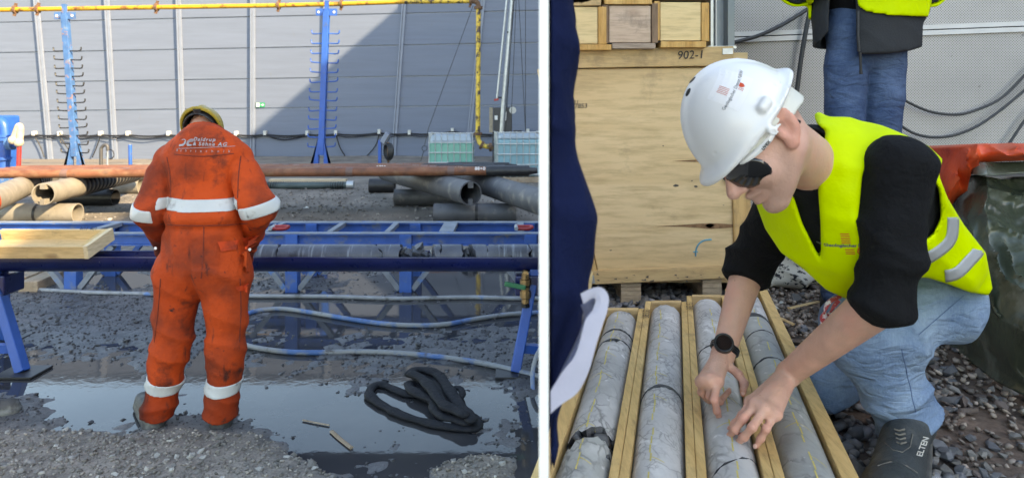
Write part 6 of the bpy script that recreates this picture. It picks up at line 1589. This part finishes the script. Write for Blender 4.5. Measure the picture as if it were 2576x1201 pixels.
# print on the vest
def onto(px0, Yg=1.3): return P(px0[0],px0[1],Yg)
vu, vv_ = V(1,0,.14).normalized(), V(-.14,0,1).normalized()
text('Geologischer Dien', .0082, 'vest_print', M['print_grey'], vs_, onto((2113,610)), vu, vv_, bvv, .0035, bold=.0003)
for k,(y,x) in enumerate(((580,2103),(585.5,2104.5),(591.5,2106),(597.5,2107.5),(603,2109))):
    patch([(-.0062,-.0009),(.0062,-.0009),(.0062,.0009),(-.0062,.0009)],'vest_print',M['print_red'],vs_,onto((x,y)),vu,vv_,bvv,.0035,.01)
for k,(y,x) in enumerate(((620,2119),(626,2121),(631,2123))):
    patch([(-.0065,-.0009),(.0065,-.0009),(.0065,.0009),(-.0065,.0009)],'vest_print',M['print_red'],vs_,onto((x,y)),vu,vv_,bvv,.0035,.01)
for a_,b2 in (((2134,614),(2148,611)),((2148,611),(2149,627)),((2149,627),(2142,632)),((2142,632),(2135,624)),((2135,624),(2134,614)),((2136,618),(2147,628)),((2141,614),(2146,622))):
    a_,b2 = P(*a_,1.3),P(*b2,1.3); c = (a_+b2)/2; d_ = (b2-a_); n_ = d_.length/2; uu = d_.normalized(); vvv = V(0,-1,0).cross(uu)
    patch([(-n_,-.0008),(n_,-.0008),(n_,.0008),(-n_,.0008)],'vest_print',M['print_red'],vs_,c,uu,vvv,bvv,.0035,.01)
# jeans
def jeans(p):
    d = s_chain(p,[hl_,kl_,al_],[.098,.074,.062],.05); d = smin(d, s_ell(p, P(2352,735,1.72), (.085,.13,.095)), .05)
    e = s_chain(p,[hr_,kr_,ar_],[.095,.074,.06],.04); d = smin(d, e, .03)
    d = d-.014*creases(p,(-.3,.2,1),32,2.2,2)*gauss(p,al_,.17)-.028*creases(p,(.7,.2,.7),19,1.9,3)*gauss(p,kl_+V(.09,0,-.02),.15)-.013*creases(p,(.7,0,.7),16,2.2,4)-.002*wob(p,28,1)
    ax = A3((al_-kl_).normalized()); d = smax(d, (p-A3(al_))@ax-.005, .006)
    return smax(d, ZG-.002-p[:,2], .004)
lo, hi = bounds([hl_,kl_,al_,hr_,kr_,ar_], .16)
jn = iso_obj('jeans', jeans, lo, hi, .0065, M['jeans_l'], kn_, 1)
M['stitch'] = mat('dark_seam', (.075,.13,.25), .9, 0, 0, bump=0)
bj = bvh_of(jn)
def seam_line(pts, r=.0011):
    out = []
    for x,y in pts:
        dr = (P(x,y,1.0)-V(0,0,CZ)).normalized(); h_ = bj.ray_cast(V(0,0,CZ), dr)
        if h_[0]: out.append(h_[0]-dr*.001)
    if len(out)>2: MB().tube(out, r, 5).build('seam', M['stitch'], jn, 60)
seam_line([(2425-6*i,742+i*5.2) for i in range(20)], .0009); seam_line([(2268+2*i,876+i*9+3*math.sin(i)) for i in range(19)], .0009)
# shoe
toe = V(P(2240,1215,1.36).x,1.36,ZG); heel = V(al_.x+.035,al_.y+.06,ZG)
def shoe_up(p):
    d = s_rc(p, heel+V(0,0,.062), toe+V(0,0,.036), .044, .056); d = smin(d, s_rc(p, heel+V(0,-.02,.07), al_+V(.012,.01,.02), .045, .050), .03)
    d = smin(d, s_rc(p, (heel*.55+toe*.45)+V(0,0,.085), al_+V(0,-.02,.0), .032, .042), .03)
    d = smax(d, ZG+.022-p[:,2], .006); ax = A3((toe-heel).normalized()); s_ = (p-A3(toe))@ax
    return d-.004*np.exp(-((s_+.045)/.004)**2)-.005*sg((s_+.045)*300)-.0015*wob(p,40,1)
iso_obj('shoe', shoe_up, A3(toe)-np.array([.12,.12,.01]), A3(heel)+np.array([.12,.12,.32]), .005, M['shoe'], kn_, 1)
def shoe_sole(p):
    q2 = p.copy(); q2[:,2] = ZG+.02; return np.maximum(s_rc(q2, heel+V(0,0,.02), toe+V(0,0,.02), .050, .068), np.abs(p[:,2]-ZG-.012)-.013)
iso_obj('sole', shoe_sole, A3(toe)-.12, A3(heel)+np.array([.12,.12,.1]), .005, M['sole'], kn_, 1)
h2k, t2k = V(ar_.x,ar_.y+.02,ZG), V(ar_.x+.05,ar_.y+.22,ZG)
iso_obj('shoe', lambda p: smax(smin(s_rc(p,h2k+V(0,0,.06),t2k+V(0,0,.045),.05,.045), s_rc(p,h2k+V(0,0,.06),ar_,.05,.06), .03), ZG-p[:,2], .005), A3(h2k)-.15, A3(t2k)+.15, .009, M['shoe'], kn_, 1)
shoe_o = [o_ for o_ in kn_.children if o_.name.startswith('shoe')][0]; bs = bvh_of(shoe_o)
def on_shoe(pts, r, name, m, up=.002):
    out = []
    for x,y in pts:
        dr = (P(x,y,1.0)-V(0,0,CZ)).normalized(); h_ = bs.ray_cast(V(0,0,CZ), dr)
        if h_[0]: out.append(h_[0]-dr*up)
    if len(out)>1: MB().tube(out, r, 5).build(name, m, shoe_o, 60)
M['lace'] = mat('lace', (.16,.15,.13), .8, 0, .1, 30)
for k in range(4): on_shoe([(2250+2*k,1078+11*k),(2262+k,1082+11*k),(2276+k,1078+11*k)], .0022, 'lace', M['lace'])
on_shoe([(2226,1112),(2246,1130),(2270,1136),(2290,1122),(2296,1090)], .0010, 'stitching', M['lace'], .001)
on_shoe([(2208,1170),(2240,1160),(2280,1170),(2308,1188)], .0012, 'stitching', M['lace'], .001)
el_d = P(2322,1122,1.42); text('ELTEN', .017, 'shoe_print', M['rim_white'], shoe_o, el_d, V(.16,-.25,.95).normalized(), V(-1,.1,.2).normalized(), bs, .002, bold=.0004)

# white helmet
wh = thing('helmet', P(1883,320,1.2), 'white safety helmet with sticker worn by the kneeling person', 'helmet')
hang = math.radians(127); HF = V(math.cos(hang),-.14,-math.sin(hang)).normalized(); HU = V(-math.sin(hang),0,-math.cos(hang)); HU = (HU-HF*HU.dot(HF)).normalized(); HL = HU.cross(HF).normalized()
HC = P(1878,306,1.215); Rw = np.stack([A3(HF),A3(HL),A3(HU)],1)
def whelm(p):
    t = (p-A3(HC))@Rw/.87
    d = s_ell(t,(.004,0,-.004),(.124,.106,.138)); d = smin(d, s_ell(t,(.002,0,-.004),(.131,.036,.147)), .010)
    d = smin(d, np.maximum(s_ell(t,(.050,0,-.004),(.112,.094,.022)), -t[:,0]), .016)
    d = smin(d, s_ell(t,(-.012,0,-.002),(.124,.114,.012)), .010)
    d = smin(d, np.maximum(s_ell(t,(-.09,0,-.002),(.048,.07,.016)), t[:,0]+.05), .010)
    ay = np.stack([t[:,0],np.abs(t[:,1]),t[:,2]],1)
    d = smin(d, s_box(ay,(-.012,.108,.022),(.016,.007,.010),None,.003), .006)
    d = smax(d, -s_ell(t,(.004,0,-.012),(.118,.100,.132)), .003)
    d = smax(d, -.012-t[:,2]+.06*np.clip(-t[:,0]-.06,0,1)*0, .003)
    lug = np.maximum(s_ell(ay,(.022,.112,-.018),(.011,.004,.012)), -s_ell(ay,(.022,.112,-.020),(.004,.01,.004)))
    return smin(d, lug, .004)
hw_ = iso_obj('shell', whelm, A3(HC)-.2, A3(HC)+.2, .0042, M['helmet_w'], wh, 1)
def wband(p):
    t = (p-A3(HC))@Rw/.87; rad = np.sqrt((t[:,0]/1.07)**2+(t[:,1]/.9)**2)
    b1 = np.maximum(np.abs(rad-.097)-.0045, np.abs(t[:,2]+.010)-.016)
    b2 = np.maximum(np.maximum(np.abs(rad-.100)-.0045, np.abs(t[:,2]+.032+.0*t[:,0])-.013-.25*np.clip(-t[:,0]-.05,0,.1)), t[:,0]+.035)
    return np.minimum(b1,b2)
iso_obj('head_band', wband, A3(HC)-.16, A3(HC)+.16, .004, M['pale_strap'], wh, 1)
bhw = bvh_of(hw_); org = HC+HL*.125+HU*.055-HF*.005
hu_, hv_ = (HF*-.84+HU*.10+V(0,0,0)).normalized(), None
img_u = V(.52,0,.86); img_u = (img_u-HL*img_u.dot(HL)).normalized(); img_v = HL.cross(img_u).normalized()
for (x,y),(dx,dy) in (((1786,154),(.82,-.57)),((1761,175),(.66,-.75)),((1742,201),(.5,-.86)),((1731,232),(.3,-.95))):
    dr = (P(x,y,1.0)-V(0,0,CZ)).normalized(); h_ = bhw.ray_cast(V(0,0,CZ), dr)
    if h_[0]:
        t_ = V(dx,0,-dy); t_ = (t_-h_[1]*t_.dot(h_[1])).normalized(); b_2 = h_[1].cross(t_)
        MB().ball(h_[0],(1,1,1),12,6,Matrix((t_*.0085,b_2*.0042,h_[1]*.0012)).transposed()).build('vent_slot', M['steel_black'], wh, 60)
cst = P(1858,216,1.12)
patch([(-.033,-.024),(.033,-.024),(.033,.024),(-.033,.024)],'sticker',M['sticker'],wh,cst,img_u,img_v,bhw,.0006,.008)
text('Geologischer Dienst NRW', .0075, 'sticker_text', M['print_grey'], wh, cst-img_v*.004, img_u, img_v, bhw, .0012)
for k in range(5): patch([(-.0075,-.0004),(.0075,-.0004),(.0075,.0004),(-.0075,.0004)],'sticker_bar',M['print_red'],wh,cst+img_u*(-.016+.003*k)+img_v*.010,img_v,-img_u,bhw,.0012,.01)
for k in range(2): patch([(-.004,-.0004),(.004,-.0004),(.004,.0004),(-.004,.0004)],'sticker_bar',M['print_red'],wh,cst+img_u*(.003+.003*k)-img_v*.012,img_v,-img_u,bhw,.0012,.01)
patch([(-.004,.004),(-.004,-.001),(0,-.005),(.004,-.001),(.004,.004)],'sticker_crest',M['print_red'],wh,cst+img_u*.012-img_v*.011,img_u,img_v,bhw,.0012,.01)

# sunglasses
gl = thing('sunglasses', HO+Fh*.09, 'dark wraparound sunglasses with white arms on the kneeling person', 'sunglasses')
RH = np.stack([A3(Fh),A3(Lh),A3(Uh)],1)
def lens(p):
    t = (p-A3(HO))@RH/.88; ay = np.stack([t[:,0],np.abs(t[:,1]),t[:,2]],1)
    rad = s_ell(t,(.020,0,-.004),(.098,.080,.075)); sh_ = np.abs(rad)-.0016
    return smax(sh_, s_ell(ay,(.090,.040,-.008),(.062,.040,.030)), .003)
H_ = lambda x,y,z: HO+(Fh*x+Lh*y+Uh*z)*.88
def lens_mesh(s):
    n_, m_ = 20, 7; vs, fs = [], []
    for j in range(m_+1):
        for i in range(n_):
            a_ = 2*math.pi*i/n_; r_ = j/m_; ca, sa = math.cos(a_), math.sin(a_)
            ph = math.radians(34+31*r_*math.copysign(abs(ca)**.75,ca)); tt = math.radians(-5+25*r_*math.copysign(abs(sa)**.8,sa)-5*r_*max(0,ca))
            vs.append(H_(.022+.100*math.cos(ph)*math.cos(tt), s*.083*math.sin(ph)*math.cos(tt), -.004+.078*math.sin(tt)))
    for j in range(m_):
        for i in range(n_):
            q_ = (j*n_+i,(j+1)*n_+i,(j+1)*n_+(i+1)%n_,j*n_+(i+1)%n_); fs.append(q_ if s>0 else q_[::-1])
    o_ = MB().add(vs,fs).build('lens', M['lens'], gl, 180); md = o_.modifiers.new('thick','SOLIDIFY'); md.thickness = .0018
for s in (1,-1):
    lens_mesh(s)
    pt_ = spline([H_(.098,s*.030,.018),H_(.086,s*.058,.017),H_(.062,s*.075,.014),H_(.03,s*.082,.013),H_(.0,s*.083,.018),H_(-.022,s*.082,.014)],6)
    MB().tube(pt_, [.0034]*len(pt_), 8, flat=1.6).build('temple_arm', M['helmet_w'], gl, 60)
    pt_ = spline([H_(-.020,s*.082,.014),H_(-.034,s*.080,.002),H_(-.040,s*.078,-.012)],4); MB().tube(pt_, .0038, 8).build('arm_tip', M['black'], gl, 60)
text('uvex', .0105, 'arm_text', M['ink'], gl, H_(.045,.084,.0135), (-Fh+Uh*.02).normalized()*1.0, Uh, None, .004, bold=.0003)
# watch
wt = thing('wrist_watch', wrr, 'round black sports watch on the far wrist', 'watch')
wd = (wrr-elr).normalized(); wc_ = wrr-wd*.018; up_ = (V(-.28,-.80,.30)); up_ = (up_-wd*up_.dot(wd)).normalized()
MB().torus(wc_, wd, .0305, .0045, 24, 8).build('inner_strap', M['watch'], wt, 60)
for k in (-1,0,1): MB().torus(wc_+wd*.005*k, wd, .0315, .004, 24, 8).build('strap', M['watch'], wt, 60)
cc = wc_+up_*.034+wd.cross(up_)*.004
MB().cyl(cc-up_*.004,cc+up_*.008,.0235,n=28).build('case', M['watch'], wt, 40); MB().torus(cc+up_*.008,up_,.0205,.003,28,8).build('bezel', M['watch'], wt, 60)
MB().cyl(cc+up_*.0085,cc+up_*.0095,.018,n=24).build('dial', M['lens'], wt, 40)
# finger nails
M['nail'] = mat('finger_nail', (.68,.42,.34), .3, 0, .05, bump=0)
for f in rf[:2]+[rf[4]]+lf[:4]:
    a_,b2 = f['p'][-2],f['p'][-1]; d_ = (b2-a_).normalized(); up2 = V(0,-.45,.9); up2 = (up2-d_*up2.dot(d_)).normalized(); sd_ = d_.cross(up2)
    MB().ball(b2+up2*.0052-d_*.0005,(1,1,1),8,6,Matrix((d_*.0062,sd_*.0048,up2*.0018)).transposed()).build('nail', M['nail'], mb_, 60)
# lanyard
ly = thing('lanyard', P(2078,800,1.45), 'red and white lanyard hanging below the vest', 'lanyard')
M['lany'] = mat('lanyard_band', (.45,.06,.07), .7, 0, .1, 20, [((.75,.70,.72), 60, .52, .56)], bump=.05)
MB().tube(spline([P(2112,745,1.40),P(2085,760,1.39),P(2073,790,1.39),P(2076,825,1.40),P(2085,850,1.42)],5), .0075, 8, flat=.3).build('band', M['lany'], ly, 60)
MB().tube(spline([P(2110,755,1.41),P(2092,780,1.41),P(2090,815,1.42),P(2092,860,1.43)],5), .0075, 8, flat=.3).build('band', M['lany'], ly, 60)

# ================================================================ standing person behind
YS = 2.72
sp_ = thing('person', (P(2170,0,YS).x,YS,ZG), 'standing person in jeans and dark jacket, cropped at the chest', 'person')
s_ = lambda x,y,dy=0: P(x,y,YS+dy)
hpL, hpR = s_(2128,150), s_(2222,150); knL2, knR2 = s_(2122,430,-.02), s_(2212,430,.02)
ftL, ftR = V(knL2.x-.01,YS,ZG+.09), V(knR2.x+.02,YS+.02,ZG+.09); tz = s_(2185,0).z
cx_ = s_(2182,0).x
def st_body(p):
    d = s_chain(p,[hpL,knL2,ftL],[.06,.045,.035],.02); d = smin(d,s_chain(p,[hpR,knR2,ftR],[.06,.045,.035],.02),.02)
    d = smin(d,s_ell(p,V(cx_,YS,tz-.06),(.145,.10,.2)),.03); d = smin(d,s_ell(p,V(cx_,YS,tz+.2),(.16,.10,.2)),.04)
    d = smin(d,s_rc(p,V(cx_,YS,tz+.35),V(cx_,YS-.01,tz+.47),.055,.055),.03)
    d2 = s_head(p, V(cx_,YS-.02,tz+.55), V(-.3,-.9,-.3).normalized(), V(.95,-.31,0).normalized(), V(-.09,-.28,.95).normalized(), None)
    d = smin(d,d2,.02)
    for s in (-1,1):
        el2, wr2 = V(cx_+s*.25,YS+.02,tz+.06), V(cx_+s*.14,YS-.24,tz+.12); d = smin(d,s_chain(p,[V(cx_+s*.17,YS,tz+.32),el2,wr2],[.05,.042,.03],.02),.03)
        ks,fs = finger_fan(wr2,V(-s*.8,-.3,.1).normalized(),V(0,0,1)); d = smin(d,s_hand(p,wr2,ks,fs),.01)
    return d
iso_obj('body', st_body, (cx_-.45,YS-.45,ZG),(cx_+.45,YS+.25,tz+.75), .010, M['skin'], sp_, 1)
def st_jeans(p):
    d = s_chain(p,[hpL,knL2,ftL],[.078,.070,.066],.03); e = s_chain(p,[hpR,knR2,ftR],[.080,.070,.066],.03)
    d = smin(d,e,.006); d = smin(d,s_ell(p,V(cx_,YS,tz-.12),(.165,.115,.17)),.03)
    d = d-.006*creases(p,(.3,.1,1),20,1.6,2)*np.exp(-((p[:,2]-(hpL.z-.10))/.12)**2)-.005*creases(p,(1,0,.25),16,1.5,4)-.003*wob(p,24,2)
    return smax(smax(d, ZG+.05-p[:,2], .01), p[:,2]-(tz-.015), .01)
iso_obj('jeans', st_jeans, (cx_-.3,YS-.25,ZG),(cx_+.3,YS+.25,tz+.05), .0085, M['jeans_d'], sp_, 1)
M['softshell'] = mat('charcoal_softshell', (.026,.029,.034), .75, 0, .12, 9, bump=.25, bscale=120, spec=.25)
def st_coat(p, off=.0):
    d = s_ell(p,V(cx_+.01,YS,tz-.10),(.222,.155,.70)); d = np.maximum(d, p[:,2]-(tz+.42))
    for s in (-1,1): d = smin(d,s_chain(p,[V(cx_+s*.18,YS,tz+.32),V(cx_+s*.27,YS+.02,tz+.06),V(cx_+s*.17,YS-.22,tz+.12)],[.075,.065,.05],.02),.03)
    return d-off
FL = [(2030,-400),(2400,-400),(2345,20),(2322,60),(2320,118),(2290,128),(2230,136),(2168,142),(2158,130),(2156,60),(2152,0),(2140,-60),(2095,-60),(2086,20),(2084,80),(2060,108),(2044,124),(2038,110),(2033,30)]
def st_jacket(p):
    px_,py_,Y = pxpy(p); d = st_coat(p)-.004*creases(p,(.4,0,1),22,1.5,2)-.003*wob(p,18,1)
    front = np.maximum(d, poly_sd(px_,py_,FL)*Y/FPX*.8); inner = st_coat(p)+.03
    back = np.maximum(d, -(p[:,1]-YS-.02)); back = np.maximum(back, s_(0,118).z-p[:,2])
    d = np.where(p[:,1]<YS+.02, front, back); d = np.maximum(d, -inner)
    return np.maximum(d, s_(0,144).z-p[:,2])
iso_obj('jacket', st_jacket, (cx_-.42,YS-.4,tz-.4),(cx_+.45,YS+.25,tz+.5), .008, M['softshell'], sp_, 1)
def st_shirt(p): return np.maximum(np.minimum(s_ell(p,V(cx_,YS,tz+.12),(.175,.125,.30)), s_ell(p,V(cx_-.01,YS-.01,tz+.05),(.16,.13,.15))), s_(0,54).z-p[:,2])-.003*wob(p,20,2)
iso_obj('sweater', st_shirt, (cx_-.3,YS-.25,tz-.2),(cx_+.3,YS+.25,tz+.5), .009, M['sweater'], sp_, 1)
VS = [(2156,-400),(2420,-400),(2342,15),(2335,44),(2290,43),(2225,38),(2180,30),(2160,18),(2154,-5),(2140,-60)]
VS2 = [(2020,-300),(2092,-300),(2060,-40),(2046,8),(2032,14),(2026,0)]
def st_vest(p):
    px_,py_,Y = pxpy(p); d = st_coat(p,.014)-.004*creases(p,(.9,0,.3),18,1.4,3); k_ = np.minimum(poly_sd(px_,py_,VS),poly_sd(px_,py_,VS2))*Y/FPX*.8
    d = np.where(p[:,1]<YS+.02, np.maximum(d,k_), np.maximum(d, s_(0,44).z-p[:,2])); d = np.maximum(d, -(st_coat(p)-.004)); return np.maximum(d, p[:,2]-(tz+.40))
iso_obj('safety_vest', st_vest, (cx_-.42,YS-.4,tz-.3),(cx_+.45,YS+.25,tz+.45), .008, M['hivis'], sp_, 1)
zp = [s_(2158,28,-.15),s_(2158,90,-.165),s_(2161,130,-.165)]
MB().tube(zp, .006, 6).build('zip', M['black'], sp_, 60); MB().tube([s_(2164,132,-.165),s_(2165,160,-.165),s_(2166,187,-.165)], [.006,.005,.007], 6).build('zip_pull', M['black'], sp_, 60)
for fx in (ftL,ftR):
    MB().hexa([(fx.x-.05,YS-.19,ZG),(fx.x+.05,YS-.19,ZG),(fx.x+.045,YS+.09,ZG),(fx.x-.045,YS+.09,ZG),(fx.x-.04,YS-.16,ZG+.06),(fx.x+.04,YS-.16,ZG+.06),(fx.x+.045,YS+.08,ZG+.12),(fx.x-.045,YS+.08,ZG+.12)]).build('shoe', M['shoe'], sp_, bevel=.02)

# ================================================================ person in navy at the very front
YN = .72
nv = thing('person', (part_x(YN)+.02,YN,ZG), 'person in navy jacket close to the camera, only a strip of side showing', 'person')
M['navy_cloth'] = mat('navy_cloth', (.0045,.010,.045), .9, 0, .3, 8, bump=.4, bscale=50, spec=.15); M['lining'] = mat('pale_lining', (.48,.49,.60), .85, 0, .08, 10, bump=.1)
edge = [(-140,1430),(-40,1432),(90,1437),(180,1440),(300,1437),(395,1426),(470,1456),(560,1486),(640,1480),(715,1458),(800,1450),(900,1425),(1010,1398),(1150,1386),(1300,1384),(1700,1386),(2130,1390)]
RN = .075
npts = [P(e,y,YN)+V(-RN,0.02,0) for y,e in edge]
def navy(p):
    d = s_chain(p, npts, [RN]*len(npts), .02)
    for k in (1,2,3,4):
        Yk = YN+.085*k; d = smin(d, s_chain(p, [P(e-5*k,y,Yk)+V(-RN,.02,0) for y,e in edge[:9]], [RN]*9, .02), .03)
    d = d-.0045*creases(p,(.3,0,1),30,2.2,2)-.003*creases(p,(.8,.3,.5),55,2,5)-.002*wob(p,26,1)
    return smax(d, (part_x(0)+.0015+p[:,1]*80/FPX)-p[:,0], .002)
iso_obj('jacket', navy, (-.02,YN-.12,ZG),(.22,YN+.52,1.9), .0055, M['navy_cloth'], nv, 1)
hN = V(part_x(YN+.16)+.062,YN+.16,1.96)
def navy_body(p):
    d = s_head(p, hN, V(.25,.95,-.18).normalized(), V(-.96,.25,0).normalized(), V(.04,.17,.98).normalized(), V(part_x(YN+.14)+.03,YN+.14,1.80))
    return smax(d, (part_x(0)+.0015+p[:,1]*80/FPX)-p[:,0], .002)
iso_obj('body', navy_body, (0,YN-.1,1.74),(.3,YN+.4,2.14), .007, M['skin'], nv, 1)
outer = [(1460,738),(1490,724),(1515,723),(1531,745),(1528,780),(1518,810),(1500,866),(1481,933),(1453,986),(1412,1016),(1384,1040)]
inner = [(1468,764),(1490,750),(1498,754),(1490,780),(1472,806),(1456,866),(1442,900),(1416,933),(1398,962),(1390,975),(1384,985)]
YL = YN-.085; vsx, fsx = [], []
so, si = spline([P(x,y,YL) for x,y in outer],4), spline([P(x,y,YL+.004) for x,y in inner],4)
for a_,b2 in zip(so,si):
    m_ = (a_+b2)/2; vsx += [a_,m_+V(0,-.0012,0),b2,m_+V(0,.003,0)]
for i in range(len(so)-1):
    for k in range(4): fsx.append((i*4+k,i*4+(k+1)%4,(i+1)*4+(k+1)%4,(i+1)*4+k))
hem_ = MB().add(vsx,fsx).build('hem_lining', M['lining'], nv, 25)
for v_ in hem_.data.vertices:
    v_.co.x = max(v_.co.x, part_x(v_.co.y)+.001)
# underside of the hem: lining repeated in a darker colour to stand for its shade
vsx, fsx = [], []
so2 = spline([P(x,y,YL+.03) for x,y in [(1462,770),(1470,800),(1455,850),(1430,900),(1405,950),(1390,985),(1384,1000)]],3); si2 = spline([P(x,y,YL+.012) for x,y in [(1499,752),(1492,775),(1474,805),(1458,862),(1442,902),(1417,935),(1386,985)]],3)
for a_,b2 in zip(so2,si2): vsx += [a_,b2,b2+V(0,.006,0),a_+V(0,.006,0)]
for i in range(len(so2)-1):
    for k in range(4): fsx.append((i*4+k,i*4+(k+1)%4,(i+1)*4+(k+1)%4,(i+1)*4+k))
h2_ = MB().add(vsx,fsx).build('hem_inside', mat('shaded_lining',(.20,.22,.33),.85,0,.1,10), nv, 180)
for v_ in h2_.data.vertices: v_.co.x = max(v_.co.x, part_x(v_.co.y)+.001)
# nothing after this line
